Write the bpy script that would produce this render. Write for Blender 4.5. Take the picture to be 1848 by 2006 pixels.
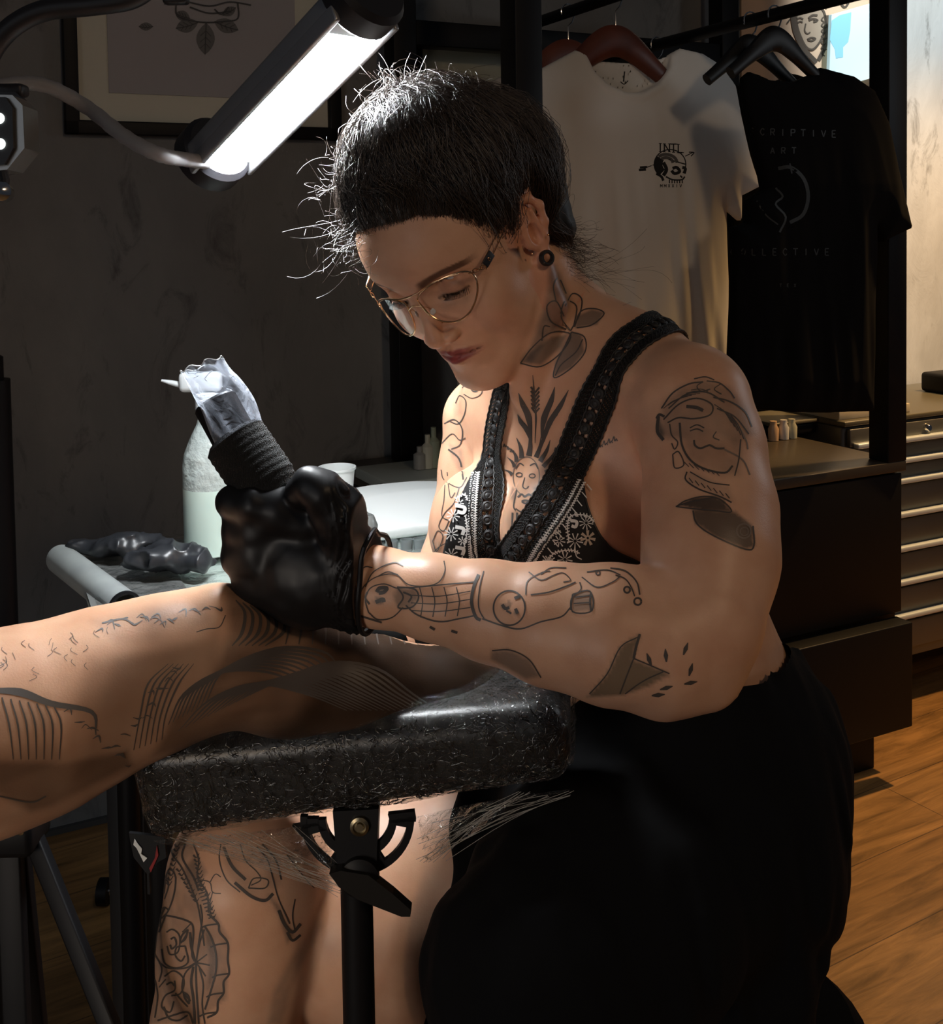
import bpy, bmesh, math, random
import numpy as np
from mathutils import Vector, Matrix
for o in list(bpy.data.objects): bpy.data.objects.remove(o)
SC = bpy.context.scene
COL = SC.collection
PI = math.pi
# ---------------------------------------------------------------- camera
FPX, CX, CY = 2200.0, 924.0, 550.0
CAM = np.array([0.0, 0.0, 1.3])
_p, _r = math.radians(2.5), math.radians(0.85)
_fwd = np.array([0, math.cos(_p), -math.sin(_p)])
_up0 = np.array([0, math.sin(_p), math.cos(_p)])
_rt0 = np.array([1.0, 0, 0])
RT = _rt0*math.cos(_r) - _up0*math.sin(_r)
UP = _rt0*math.sin(_r) + _up0*math.cos(_r)
FW = _fwd
cd = bpy.data.cameras.new('camera'); cam = bpy.data.objects.new('camera', cd); COL.objects.link(cam)
cam.matrix_world = Matrix(((RT[0], UP[0], -FW[0], CAM[0]), (RT[1], UP[1], -FW[1], CAM[1]), (RT[2], UP[2], -FW[2], CAM[2]), (0, 0, 0, 1)))
cd.sensor_fit = 'HORIZONTAL'; cd.sensor_width = 36.0; cd.lens = FPX/1848*36.0
cd.shift_y = -(1003-CY)/1848.0; cd.clip_start = 0.05; cd.clip_end = 50
SC.camera = cam
def P(px, py, D):
    "point seen at pixel (px, py) at depth D metres"
    return CAM + D*(FW + (px-CX)/FPX*RT - (py-CY)/FPX*UP)
def proj(pts):
    d = np.asarray(pts)-CAM; z = d@FW
    return np.stack([CX+FPX*(d@RT)/z, CY-FPX*(d@UP)/z, z], -1)
# ---------------------------------------------------------------- colour management, world
SC.view_settings.view_transform = 'Standard'; SC.view_settings.look = 'None'
SC.view_settings.gamma = 1; SC.view_settings.use_curve_mapping = False
SC.view_settings.exposure = 0.0
w = bpy.data.worlds.new('world'); SC.world = w; w.use_nodes = True
w.node_tree.nodes['Background'].inputs[0].default_value = (0.55, 0.62, 0.75, 1)
w.node_tree.nodes['Background'].inputs[1].default_value = 0.03
def light(name, kind, loc, target, energy, color, size=0.2, size_y=None, spot=None, blend=0.5, spread=None):
    l = bpy.data.lights.new(name, kind); l.energy = energy; l.color = color
    if kind == 'AREA':
        l.size = size
        if size_y: l.shape = 'RECTANGLE'; l.size_y = size_y
        if spread: l.spread = math.radians(spread)
    else: l.shadow_soft_size = size
    if kind == 'SPOT': l.spot_size = math.radians(spot); l.spot_blend = blend
    o = bpy.data.objects.new(name, l); COL.objects.link(o); o.location = loc
    o.rotation_euler = (Vector(target)-Vector(loc)).to_track_quat('-Z', 'Y').to_euler()
    return o
# warm ceiling lamp of the studio, behind and to the right of the photographer
light('ceiling_lamp_warm', 'AREA', (1.2, -0.9, 2.5), (0.3, 1.4, 0.9), 8, (1.0, 0.70, 0.44), 0.25)
# dim cool fill added behind the camera
light('front_fill_cool', 'AREA', (-1.6, -1.8, 2.0), (0, 1.6, 1.0), 3, (0.8, 0.88, 1.0), 1.2)
# added lights, sources unseen: low leg fill, warm glint spot, cool rim
light('leg_fill_low', 'AREA', (-1.1, -0.9, 0.75), (-0.15, 1.1, 0.62), 0.7, (1.0, 0.93, 0.88), 0.5, spread=50)
light('glint_spot_warm', 'SPOT', (-0.9, -0.5, 1.0), P(380, 1590, 0.98), 9, (1.0, 0.70, 0.38), 0.02, spot=24, blend=0.8)
light('rim_light_cool', 'AREA', (2.1, 1.9, 1.8), (0.3, 1.1, 1.0), 3, (0.9, 0.95, 1.0), 0.5)
# warm downlight over the walkway at the right
light('walkway_downlight', 'SPOT', (1.95, 3.0, 2.6), (1.75, 2.9, 0), 230, (1.0, 0.58, 0.22), 0.05, spot=95, blend=0.8)
# cool display light washing the upper right wall
light('wall_washer', 'SPOT', (1.40, 2.80, 2.75), (1.45, 3.6, 2.0), 110, (0.85, 0.95, 1.0), 0.08, spot=62, blend=0.35)
# ---------------------------------------------------------------- helpers: objects and properties
def tag(o, label=None, cat=None, group=None, kind=None):
    if label: o['label'] = label
    if cat: o['category'] = cat
    if group: o['group'] = group
    if kind: o['kind'] = kind
    return o
def link(name, me, m=None, parent=None, smooth=True):
    o = bpy.data.objects.new(name, me); COL.objects.link(o)
    if m is not None:
        for mm in (m if isinstance(m, (list, tuple)) else [m]): me.materials.append(mm)
    if smooth and len(me.polygons): me.polygons.foreach_set('use_smooth', [True]*len(me.polygons))
    if parent is not None:
        o.parent = parent; o.matrix_parent_inverse = Matrix.Translation(-Vector(parent.location))
    return o
def thing(name, loc, label, cat, group=None):
    o = bpy.data.objects.new(name, None); COL.objects.link(o); o.location = Vector([float(v) for v in loc]); o.empty_display_size = 0.05
    return tag(o, label, cat, group)
def mesh_np(name, V, F):
    me = bpy.data.meshes.new(name)
    me.from_pydata([tuple(map(float, v)) for v in V], [], [tuple(map(int, f)) for f in F]); me.update()
    return me
class MB:
    "collects shapes into one mesh"
    def __init__(s): s.V = []; s.F = []; s.M = []; s.m = 0
    def add(s, V, F):
        b = len(s.V); s.V += [tuple(map(float, v)) for v in V]
        for f in F: s.F.append(tuple(int(i)+b for i in f)); s.M.append(s.m)
        return s
    def box(s, c, sx, sy, sz, R=None, bev=0.0):
        c = np.asarray(c, float); R = np.eye(3) if R is None else np.asarray(R)  # rows = axes
        b = min(bev, sx/2.01, sy/2.01, sz/2.01)
        if b <= 0:
            V = [c + R[0]*x*sx/2 + R[1]*y*sy/2 + R[2]*z*sz/2 for x in (-1, 1) for y in (-1, 1) for z in (-1, 1)]
            return s.add(V, [(0,1,3,2),(4,6,7,5),(0,4,5,1),(2,3,7,6),(0,2,6,4),(1,5,7,3)])
        bm = bmesh.new(); bmesh.ops.create_cube(bm, size=1)
        for v in bm.verts: v.co = Vector((v.co.x*sx, v.co.y*sy, v.co.z*sz))
        bmesh.ops.bevel(bm, geom=bm.edges[:], offset=b, segments=3, profile=0.5, affect='EDGES')
        V = [c + R[0]*v.co.x + R[1]*v.co.y + R[2]*v.co.z for v in bm.verts]
        F = [[v.index for v in f.verts] for f in bm.faces]; bm.free()
        return s.add(V, F)
    def tube(s, pts, r, n=10, cap=True, closed=False):
        pts = np.asarray(pts, float); N = len(pts)
        r = np.full(N, float(r)) if np.isscalar(r) else np.asarray(r, float)
        T = np.zeros_like(pts)
        if closed: T = np.roll(pts, -1, 0)-np.roll(pts, 1, 0)
        else: T[1:-1] = pts[2:]-pts[:-2]; T[0] = pts[1]-pts[0]; T[-1] = pts[-1]-pts[-2]
        T /= np.linalg.norm(T, axis=1)[:, None]+1e-12
        a = np.array([0, 0, 1.0]) if abs(T[0][2]) < 0.9 else np.array([1.0, 0, 0])
        nrm = np.cross(T[0], a); nrm /= np.linalg.norm(nrm); V = []
        for i in range(N):
            nrm = nrm - T[i]*(nrm@T[i]); nrm /= np.linalg.norm(nrm)+1e-12; b = np.cross(T[i], nrm)
            for k in range(n):
                t = 2*PI*k/n; V.append(pts[i]+r[i]*(math.cos(t)*nrm+math.sin(t)*b))
        F = []
        for i in range(N if closed else N-1):
            j = (i+1) % N
            for k in range(n): F.append((i*n+k, i*n+(k+1) % n, j*n+(k+1) % n, j*n+k))
        if cap and not closed: F.append(tuple(range(n))[::-1]); F.append(tuple((N-1)*n+k for k in range(n)))
        return s.add(V, F)
    def lathe(s, base, axis, prof, n=32, cap=True):
        "prof = [(radius, height)]"
        axis = np.asarray(axis, float); axis /= np.linalg.norm(axis)
        a = np.array([0, 0, 1.0]) if abs(axis[2]) < 0.9 else np.array([1.0, 0, 0])
        x = np.cross(axis, a); x /= np.linalg.norm(x); y = np.cross(axis, x); base = np.asarray(base, float)
        V = [base+axis*h+(math.cos(2*PI*k/n)*x+math.sin(2*PI*k/n)*y)*r for r, h in prof for k in range(n)]
        F = [(i*n+k, i*n+(k+1) % n, (i+1)*n+(k+1) % n, (i+1)*n+k) for i in range(len(prof)-1) for k in range(n)]
        if cap: F.append(tuple(range(n))[::-1]); F.append(tuple((len(prof)-1)*n+k for k in range(n)))
        return s.add(V, F)
    def prism(s, poly, n, th):
        "poly = planar points, extruded by th along n"
        poly = np.asarray(poly, float); n = np.asarray(n, float)*th; k = len(poly)
        return s.add(list(poly)+list(poly+n), [tuple(range(k))[::-1], tuple(range(k, 2*k))]+[(i, (i+1) % k, (i+1) % k+k, i+k) for i in range(k)])
    def build(s, name, m, parent=None, smooth=True, autosmooth=35):
        me = mesh_np(name, s.V, s.F)
        o = link(name, me, m, parent, smooth)
        bm = bmesh.new(); bm.from_mesh(me); bmesh.ops.recalc_face_normals(bm, faces=bm.faces)
        if autosmooth:
            for e in bm.edges:
                if len(e.link_faces) == 2 and e.calc_face_angle(0) > math.radians(autosmooth): e.smooth = False
        bm.to_mesh(me); bm.free()
        if any(s.M): me.polygons.foreach_set('material_index', s.M)
        return o
def spline(pts, n=8):
    "Catmull-Rom through the points (any dimension)"
    p = np.asarray(pts, float); p = np.vstack([2*p[0]-p[1], p, 2*p[-1]-p[-2]]); out = []
    for i in range(1, len(p)-2):
        for t in np.linspace(0, 1, n, endpoint=False):
            out.append(0.5*((2*p[i])+(-p[i-1]+p[i+1])*t+(2*p[i-1]-5*p[i]+4*p[i+1]-p[i+2])*t*t+(-p[i-1]+3*p[i]-3*p[i+1]+p[i+2])*t**3))
    out.append(p[-2]); return np.array(out)
# ---------------------------------------------------------------- helpers: materials
def mat(name, col=(0.5, 0.5, 0.5), rough=0.5, metal=0.0, bump=None, var=None, alpha=1, emis=None, coat=0, trans=0, ior=1.45, sheen=0, spec=0.5, sss=0, aniso=0):
    m = bpy.data.materials.new(name); m.use_nodes = True; nt = m.node_tree; b = nt.nodes['Principled BSDF']
    b.inputs['Base Color'].default_value = (*col, 1); b.inputs['Roughness'].default_value = rough; b.inputs['Metallic'].default_value = metal
    b.inputs['Coat Weight'].default_value = coat; b.inputs['Transmission Weight'].default_value = trans; b.inputs['IOR'].default_value = ior
    b.inputs['Sheen Weight'].default_value = sheen; b.inputs['Specular IOR Level'].default_value = spec; b.inputs['Alpha'].default_value = alpha
    b.inputs['Anisotropic'].default_value = aniso; b.inputs['Coat Roughness'].default_value = 0.1
    if sss: b.inputs['Subsurface Weight'].default_value = sss; b.inputs['Subsurface Radius'].default_value = (0.012, 0.004, 0.002); b.inputs['Subsurface Scale'].default_value = 0.6
    if emis: b.inputs['Emission Color'].default_value = (*emis[0], 1); b.inputs['Emission Strength'].default_value = emis[1]
    tc = nt.nodes.new('ShaderNodeTexCoord')
    if var:   # (colour2, scale, detail)
        n = nt.nodes.new('ShaderNodeTexNoise'); n.inputs['Scale'].default_value = var[1]; n.inputs['Detail'].default_value = var[2]
        nt.links.new(tc.outputs['Object'], n.inputs['Vector'])
        mx = nt.nodes.new('ShaderNodeMix'); mx.data_type = 'RGBA'; mx.inputs[6].default_value = (*col, 1); mx.inputs[7].default_value = (*var[0], 1)
        r = nt.nodes.new('ShaderNodeMapRange'); r.inputs[1].default_value = 0.35; r.inputs[2].default_value = 0.65
        nt.links.new(n.outputs[0], r.inputs[0]); nt.links.new(r.outputs[0], mx.inputs[0]); nt.links.new(mx.outputs[2], b.inputs['Base Color'])
    if bump:  # (scale, strength, distance)
        n = nt.nodes.new('ShaderNodeTexNoise'); n.inputs['Scale'].default_value = bump[0]; n.inputs['Detail'].default_value = 5
        nt.links.new(tc.outputs['Object'], n.inputs['Vector'])
        bp = nt.nodes.new('ShaderNodeBump'); bp.inputs['Strength'].default_value = bump[1]; bp.inputs['Distance'].default_value = bump[2]
        nt.links.new(n.outputs[0], bp.inputs['Height']); nt.links.new(bp.outputs[0], b.inputs['Normal'])
    return m
def node(m, kind, **kw):
    n = m.node_tree.nodes.new(kind)
    for k, v in kw.items():
        if k.startswith('i_'): n.inputs[k[2:].replace('_', ' ')].default_value = v
        else: setattr(n, k, v)
    return n
# ---------------------------------------------------------------- helpers: signed distance modelling
def smin(a, b, k):
    h = np.clip(0.5+0.5*(b-a)/k, 0, 1); return b*(1-h)+a*h-k*h*(1-h)
def smax(a, b, k): return -smin(-a, -b, k)
def cone(a, b, r1, r2):
    "tapered capsule between two 3-D points"
    a = np.asarray(a, float); b = np.asarray(b, float); ba = b-a; L2 = ba@ba
    def f(p):
        pa = p-a; h = np.clip(pa@ba/L2, 0, 1)
        return np.linalg.norm(pa-h[..., None]*ba, axis=-1)-(r1+(r2-r1)*h)
    return f
def ell(c, r, R=None):
    c = np.asarray(c, float); r = np.asarray(r, float)
    def f(p):
        q = p-c
        if R is not None: q = q@np.asarray(R).T
        k0 = np.linalg.norm(q/r, axis=-1); k1 = np.linalg.norm(q/(r*r), axis=-1)
        return np.where(k0 < 1e-6, -r.min(), k0*(k0-1)/(k1+1e-12))
    return f
class SDF:
    def __init__(s): s.ops = []
    def u(s, f, k=0.01): s.ops.append(('u', f, k)); return s
    def sub(s, f, k=0.004): s.ops.append(('s', f, k)); return s
    def chain(s, nodes, k=0.01):
        "nodes = [(px, py, D, radius in px)]"
        q = [(P(x, y, D), r*D/FPX) for x, y, D, r in nodes]
        for (a, ra), (b, rb) in zip(q[:-1], q[1:]): s.u(cone(a, b, ra, rb), k)
        return s
    def prune(s, c, R):
        "only the shapes that can matter within R of the point c"
        c = np.asarray(c, float)[None]; D = [float(f(c)[0]) for t, f, k in s.ops]
        dm = min(d for d, (t, f, k) in zip(D, s.ops) if t == 'u'); r = SDF()
        for i, (d, (t, f, k)) in enumerate(zip(D, s.ops)):
            if (t == 'u' and d < dm+2*R+3*k+0.012) or (t == 's' and d < R+2*k+0.012): r.ops.append((t, f, k))
        while r.ops and r.ops[0][0] == 's': r.ops.pop(0)
        return r
    def __call__(s, p):
        d = None
        for t, f, k in s.ops:
            e = f(p)
            if d is None: d = e
            elif t == 'u': d = smin(d, e, k)
            else: d = smax(d, -e, k)
        return d
def grad(f, p, h=4e-4):
    g = np.zeros_like(p)
    for i in range(3):
        e = np.zeros(3); e[i] = h; g[:, i] = f(p+e)-f(p-e)
    return g/(np.linalg.norm(g, axis=1)[:, None]+1e-12)
def surface(f, lo, hi, vox, steps=2, slack=1.7):
    "surface nets over sparse blocks, vertices pulled onto the zero level"
    lo = np.asarray(lo, float); hi = np.asarray(hi, float); B = 8
    nb = np.ceil((hi-lo)/(vox*B)).astype(int)
    I = np.stack(np.meshgrid(*[np.arange(n) for n in nb], indexing='ij'), -1).reshape(-1, 3)
    c = lo+(I+0.5)*vox*B
    I = I[np.abs(f(c)) < slack*vox*B*0.87+0.002]
    N = nb*B+2; g = np.stack(np.meshgrid(*[np.arange(B+1)]*3, indexing='ij'), -1).reshape(-1, 3)
    VK = []; VP = []; EQ = []
    if hasattr(f, 'prune'):
        SB = I//3; sk = (SB[:, 0]*4096+SB[:, 1])*4096+SB[:, 2]; o_ = np.argsort(sk, kind='stable'); I = I[o_]; sk = sk[o_]
        cut = np.nonzero(np.diff(sk))[0]+1; groups = np.split(I, cut)
    else: groups = [I[i:i+400] for i in range(0, len(I), 400)]
    f_all = f
    for J in groups:
        if hasattr(f_all, 'prune'):
            ce = lo+(J.mean(0)+0.5)*vox*B; f = f_all.prune(ce, (np.abs(J-J.mean(0)).max()+0.5)*vox*B*1.74)
        gi = J[:, None, :]*B+g[None]; p = lo+gi*vox
        d = f(p.reshape(-1, 3)).reshape(len(J), B+1, B+1, B+1)
        cor = [d[:, a:a+B, b:b+B, e:e+B] for a in (0, 1) for b in (0, 1) for e in (0, 1)]
        S = np.stack(cor, -1); ins = S < 0; act = ins.any(-1) & ~ins.all(-1)
        w = np.argwhere(act)
        if not len(w): continue
        sv = S[act]; base = J[w[:, 0]]*B+w[:, 1:]
        offs = np.array([(a, b, e) for a in (0, 1) for b in (0, 1) for e in (0, 1)], float)
        acc = np.zeros((len(w), 3)); cnt = np.zeros(len(w))
        for i in range(8):
            for j in range(i+1, 8):
                if np.abs(offs[i]-offs[j]).sum() != 1: continue
                m = (sv[:, i] < 0) != (sv[:, j] < 0); t = sv[:, i]/(sv[:, i]-sv[:, j]+1e-15)
                q = offs[i]+(offs[j]-offs[i])*t[:, None]; acc[m] += q[m]; cnt[m] += 1
        key = (base[:, 0]*N[1]+base[:, 1])*N[2]+base[:, 2]
        VK.append(key); VP.append(lo+(base+acc/cnt[:, None])*vox)
        for ax, ci in ((0, 4), (1, 2), (2, 1)):
            m = (sv[:, 0] < 0) != (sv[:, ci] < 0)
            if m.any(): EQ.append(np.concatenate([base[m], np.full((m.sum(), 1), ax), (sv[m, 0] < 0)[:, None]], 1))
    K = np.concatenate(VK); V = np.concatenate(VP); E = np.concatenate(EQ)
    o = np.argsort(K); K = K[o]; V = V[o]; F = []
    for ax in range(3):
        e = E[E[:, 3] == ax]; a1, a2 = [(1, 2), (2, 0), (0, 1)][ax]; ids = []
        ok = np.ones(len(e), bool)
        for s1, s2 in ((0, 0), (1, 0), (1, 1), (0, 1)):
            q = e[:, :3].copy(); q[:, a1] -= s1; q[:, a2] -= s2
            k = (q[:, 0]*N[1]+q[:, 1])*N[2]+q[:, 2]; i = np.clip(np.searchsorted(K, k), 0, len(K)-1); ok &= K[i] == k; ids.append(i)
        q = np.stack(ids, 1)[ok]; fl = e[ok, 4] == 1; q[~fl] = q[~fl][:, ::-1]; F.append(q)
    F = np.concatenate(F)
    return relax(f_all, V, steps, vox), F
def relax(f, V, steps, lim, normals=False):
    "pull points onto the zero level, cell by cell so that far shapes are skipped"
    V = np.array(V, float); G = np.zeros_like(V) if normals else None
    if hasattr(f, 'prune'):
        c = np.floor(V/0.04).astype(np.int64); key = ((c[:, 0]+999)*4000+c[:, 1]+999)*4000+c[:, 2]+999; o = np.argsort(key, kind='stable')
        groups = [(i, f.prune((c[i[0]]+0.5)*0.04, 0.04)) for i in np.split(o, np.nonzero(np.diff(key[o]))[0]+1)]
    else: groups = [(np.arange(len(V)), f)]
    for i, g in groups:
        q = V[i]
        for _ in range(steps): q = q-grad(g, q)*np.clip(g(q), -lim, lim)[:, None]*0.9
        V[i] = q
        if normals: G[i] = grad(g, q)
    return (V, G) if normals else V
def np_mesh(name, V, F):
    me = bpy.data.meshes.new(name); me.vertices.add(len(V)); me.vertices.foreach_set('co', np.asarray(V, np.float32).ravel())
    F = np.asarray(F); k = F.shape[1]
    me.loops.add(F.size); me.loops.foreach_set('vertex_index', F.astype(np.int32).ravel())
    me.polygons.add(len(F)); me.polygons.foreach_set('loop_start', np.arange(0, F.size, k, dtype=np.int32))
    me.update(calc_edges=True); me.validate(); return me
def sdf_obj(name, f, lo, hi, vox, m, parent=None, steps=2):
    V, F = surface(f, lo, hi, vox, steps); return link(name, np_mesh(name, V, F), m, parent)
def bounds(pts, pad):
    p = np.asarray(pts); return p.min(0)-pad, p.max(0)+pad
def vnoise(p, seed=0):
    "cheap smooth value noise, p (n,3) -> (n,) in -1..1"
    i = np.floor(p).astype(np.int64); fr = p-i; fr = fr*fr*(3-2*fr); out = 0
    for a in (0, 1):
        for b in (0, 1):
            for c in (0, 1):
                h = (i[:, 0]+a)*374761393+(i[:, 1]+b)*668265263+(i[:, 2]+c)*2147483647+seed*974711
                h = (h ^ (h >> 13))*1274126177; h = ((h ^ (h >> 16)) & 0xffff)/32767.5-1
                out = out+h*(fr[:, 0] if a else 1-fr[:, 0])*(fr[:, 1] if b else 1-fr[:, 1])*(fr[:, 2] if c else 1-fr[:, 2])
    return out
def polysd(q, poly):
    "signed distance to a 2-D polygon"
    poly = np.asarray(poly, float); d = np.full(len(q), 1e9); ins = np.zeros(len(q), bool); n = len(poly)
    for i in range(n):
        a = poly[i]; b = poly[(i+1) % n]; ab = b-a; pa = q-a
        h = np.clip(pa@ab/(ab@ab+1e-15), 0, 1); d = np.minimum(d, np.linalg.norm(pa-h[:, None]*ab, axis=1))
        c = (a[1] > q[:, 1]) != (b[1] > q[:, 1])
        ins ^= c & (q[:, 0] < (b[0]-a[0])*(q[:, 1]-a[1])/(b[1]-a[1]+1e-15)+a[0])
    return np.where(ins, -d, d)
# ================================================================ ROOM
_t = math.atan(0.51); CU, SU = math.cos(_t), math.sin(_t)
U3 = np.array([CU, SU, 0]); V3 = np.array([SU, -CU, 0]); Z3 = np.array([0, 0, 1.0])   # along the back wall, out of it, up
WALL0 = np.array([0, 2.877, 0])
def L(u, off, z): return WALL0+U3*u+V3*off+Z3*z
def ray(px, py):
    d = FW+(px-CX)/FPX*RT-(py-CY)/FPX*UP; return d
def WP(px, py, off=0.0):
    "measure: point of the plane lying `off` metres in front of the back wall"
    d = ray(px, py); t = ((WALL0+V3*off-CAM)@V3)/(d@V3); return CAM+d*t
def WU(px, py, off=0.0):
    q = WP(px, py, off)-WALL0; return float(q@U3), float(q[2])
def FP(px, py, z=0.0):
    d = ray(px, py); return CAM+d*((z-CAM[2])/d[2])

def concrete(name, c1, c2, c3):
    m = mat(name, c1, 0.75); b = m.node_tree.nodes['Principled BSDF']; nt = m.node_tree; lk = nt.links.new
    tc = node(m, 'ShaderNodeTexCoord')
    n1 = node(m, 'ShaderNodeTexNoise', i_Scale=1.6, i_Detail=9.0, i_Roughness=0.62, i_Distortion=0.6)
    n2 = node(m, 'ShaderNodeTexNoise', i_Scale=9.0, i_Detail=10.0, i_Roughness=0.7, i_Distortion=1.2)
    n3 = node(m, 'ShaderNodeTexVoronoi', i_Scale=14.0); mp = node(m, 'ShaderNodeMapping'); mp.inputs['Scale'].default_value = (1, 1, 0.45)
    lk(tc.outputs['Object'], mp.inputs[0])
    for n in (n1, n2, n3): lk(mp.outputs[0], n.inputs['Vector'])
    r = node(m, 'ShaderNodeValToRGB'); e = r.color_ramp.elements; e[0].position = 0.3; e[0].color = (*c1, 1); e[1].position = 0.72; e[1].color = (*c2, 1)
    k = e.new(0.5); k.color = (*[(a+b_)/2*0.95 for a, b_ in zip(c1, c2)], 1)
    lk(n1.outputs[0], r.inputs[0])
    r2 = node(m, 'ShaderNodeValToRGB'); e = r2.color_ramp.elements; e[0].position = 0.56; e[0].color = (0, 0, 0, 1); e[1].position = 0.74; e[1].color = (1, 1, 1, 1)
    lk(n2.outputs[0], r2.inputs[0])
    mx = node(m, 'ShaderNodeMix', data_type='RGBA'); mx.inputs[7].default_value = (*c3, 1)
    lk(r2.outputs[0], mx.inputs[0]); lk(r.outputs[0], mx.inputs[6]); lk(mx.outputs[2], b.inputs['Base Color'])
    bp = node(m, 'ShaderNodeBump', i_Strength=0.25, i_Distance=0.01); lk(n2.outputs[0], bp.inputs['Height']); lk(bp.outputs[0], b.inputs['Normal'])
    return m
M_WALL = concrete('dark_plaster', (0.15, 0.152, 0.152), (0.27, 0.27, 0.262), (0.07, 0.07, 0.072))
M_WALL2 = concrete('raw_plaster', (0.34, 0.33, 0.30), (0.66, 0.66, 0.63), (0.20, 0.19, 0.17))
def wood_floor():
    m = mat('oak_floor', (0.3, 0.2, 0.1), 0.38); nt = m.node_tree; lk = nt.links.new; b = nt.nodes['Principled BSDF']
    tc = node(m, 'ShaderNodeTexCoord'); mp = node(m, 'ShaderNodeMapping'); mp.inputs['Rotation'].default_value = (0, 0, -math.radians(31))
    lk(tc.outputs['Object'], mp.inputs[0])
    br = node(m, 'ShaderNodeTexBrick', i_Scale=1.0); br.inputs['Brick Width'].default_value = 1.3; br.inputs['Row Height'].default_value = 0.19
    br.inputs['Mortar Size'].default_value = 0.0012; br.offset = 0.37
    br.inputs['Color1'].default_value = (0.38, 0.215, 0.08, 1); br.inputs['Color2'].default_value = (0.29, 0.16, 0.06, 1); br.inputs['Mortar'].default_value = (0.12, 0.07, 0.035, 1)
    lk(mp.outputs[0], br.inputs['Vector'])
    m2 = node(m, 'ShaderNodeMapping'); m2.inputs['Scale'].default_value = (1.3, 12, 1); lk(mp.outputs[0], m2.inputs[0])
    n = node(m, 'ShaderNodeTexNoise', i_Scale=2.2, i_Detail=12.0, i_Roughness=0.68, i_Distortion=0.9); lk(m2.outputs[0], n.inputs['Vector'])
    r = node(m, 'ShaderNodeValToRGB'); e = r.color_ramp.elements; e[0].position = 0.33; e[0].color = (0.42, 0.40, 0.38, 1); e[1].position = 0.66; e[1].color = (1.25, 1.2, 1.15, 1)
    lk(n.outputs[0], r.inputs[0])
    mx = node(m, 'ShaderNodeMix', data_type='RGBA', blend_type='MULTIPLY'); mx.inputs[0].default_value = 1
    lk(br.outputs[0], mx.inputs[6]); lk(r.outputs[0], mx.inputs[7]); lk(mx.outputs[2], b.inputs['Base Color'])
    bp = node(m, 'ShaderNodeBump', i_Strength=0.15, i_Distance=0.004); lk(n.outputs[0], bp.inputs['Height']); lk(bp.outputs[0], b.inputs['Normal'])
    return m
M_FLOOR = wood_floor()
o = MB().box((0.2, 1.6, -0.05), 8, 7, 0.1).build('floor', M_FLOOR); tag(o, kind='structure')
uS = WU(1770, 300)[0]-0.12         # the dark plaster ends behind the clothes rack, raw plaster beyond
uP = WU(1450, 50)[0]
def wallbox(name, u0, u1, z0, z1, off, th, m):
    c = (L(u0, off-th/2, z0)+L(u1, off-th/2, z1))/2
    return tag(MB().box(c, u1-u0, th, z1-z0, (U3, V3, Z3)).build(name, m, smooth=False), kind='structure')
wallbox('wall_back', -2.6, uP, 0, 2.9, 0, 0.1, M_WALL)
wallbox('wall_right', uP, 4.2, 0, 2.9, 0, 0.1, M_WALL2)
wallbox('baseboard_back', -2.6, uP, 0, 0.012, 0.012, 0.012, mat('skirting', (0.06, 0.06, 0.06), 0.6))

# ---------------------------------------------------------------- framed picture on the dark wall
M_BLACK = mat('black_paint', (0.004, 0.004, 0.005), 0.5, spec=0.3)
M_BLKMET = mat('black_metal', (0.005, 0.005, 0.006), 0.48, 0.0, spec=0.25)
u0, _ = WU(122, 150); u1, _ = WU(662, 200); zb = (WU(133, 262)[1]+WU(655, 278)[1])/2; zt = zb+0.62
def frame_pic(name, u0, u1, z0, z1, fw, matcol, paper, papm, label, off=0.0):
    th = thing(name, L((u0+u1)/2, off, z0), label, 'picture')
    f = MB()
    for a, b_, c, d in ((u0, u1, z0, z0+fw), (u0, u1, z1-fw, z1), (u0, u0+fw, z0, z1), (u1-fw, u1, z0, z1)):
        f.box(L((a+b_)/2, off+0.014, (c+d)/2), b_-a, 0.026, d-c, (U3, V3, Z3), 0.003)
    f.build('frame', M_BLACK, th)
    MB().box(L((u0+u1)/2, off+0.006, (z0+z1)/2), u1-u0-fw, 0.008, z1-z0-fw, (U3, V3, Z3)).build('mat_board', matcol, th, False)
    if paper:
        a, b_, c, d = paper
        MB().box(L((a+b_)/2, off+0.0115, (c+d)/2), b_-a, 0.002, d-c, (U3, V3, Z3)).build('art_paper', papm, th, False)
    return th
M_CREAM = mat('cream_board', (0.62, 0.60, 0.49), 0.8)
M_GREYPAP = mat('grey_art_paper', (0.38, 0.36, 0.36), 0.8)
pa = WU(212, 185)[0]; pb = WU(578, 190)[0]; pz = WU(215, 183)[1]
PIC = frame_pic('framed_picture', u0, u1, zb, zt, 0.03, M_CREAM, (pa, pb, pz, zt-0.1), M_GREYPAP, 'black framed leaf drawing on the dark wall behind the lamp')
def leaf_poly(c, ang, ln, wd, n=10):
    pts = []
    for s in (1, -1):
        ts = np.linspace(0, 1, n, endpoint=False) if s == 1 else np.linspace(1, 0, n, endpoint=False)
        for t in ts: pts.append((ln*t, s*wd*math.sin(PI*t)**0.8))
    a = math.radians(ang); return [(c[0]+x*math.cos(a)-y*math.sin(a), c[1]+x*math.sin(a)+y*math.cos(a)) for x, y in pts]
def on_wall_poly(mb, poly, off, th=0.0006): mb.prism([WP(x, y, off) for x, y in poly], V3, th)
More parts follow.
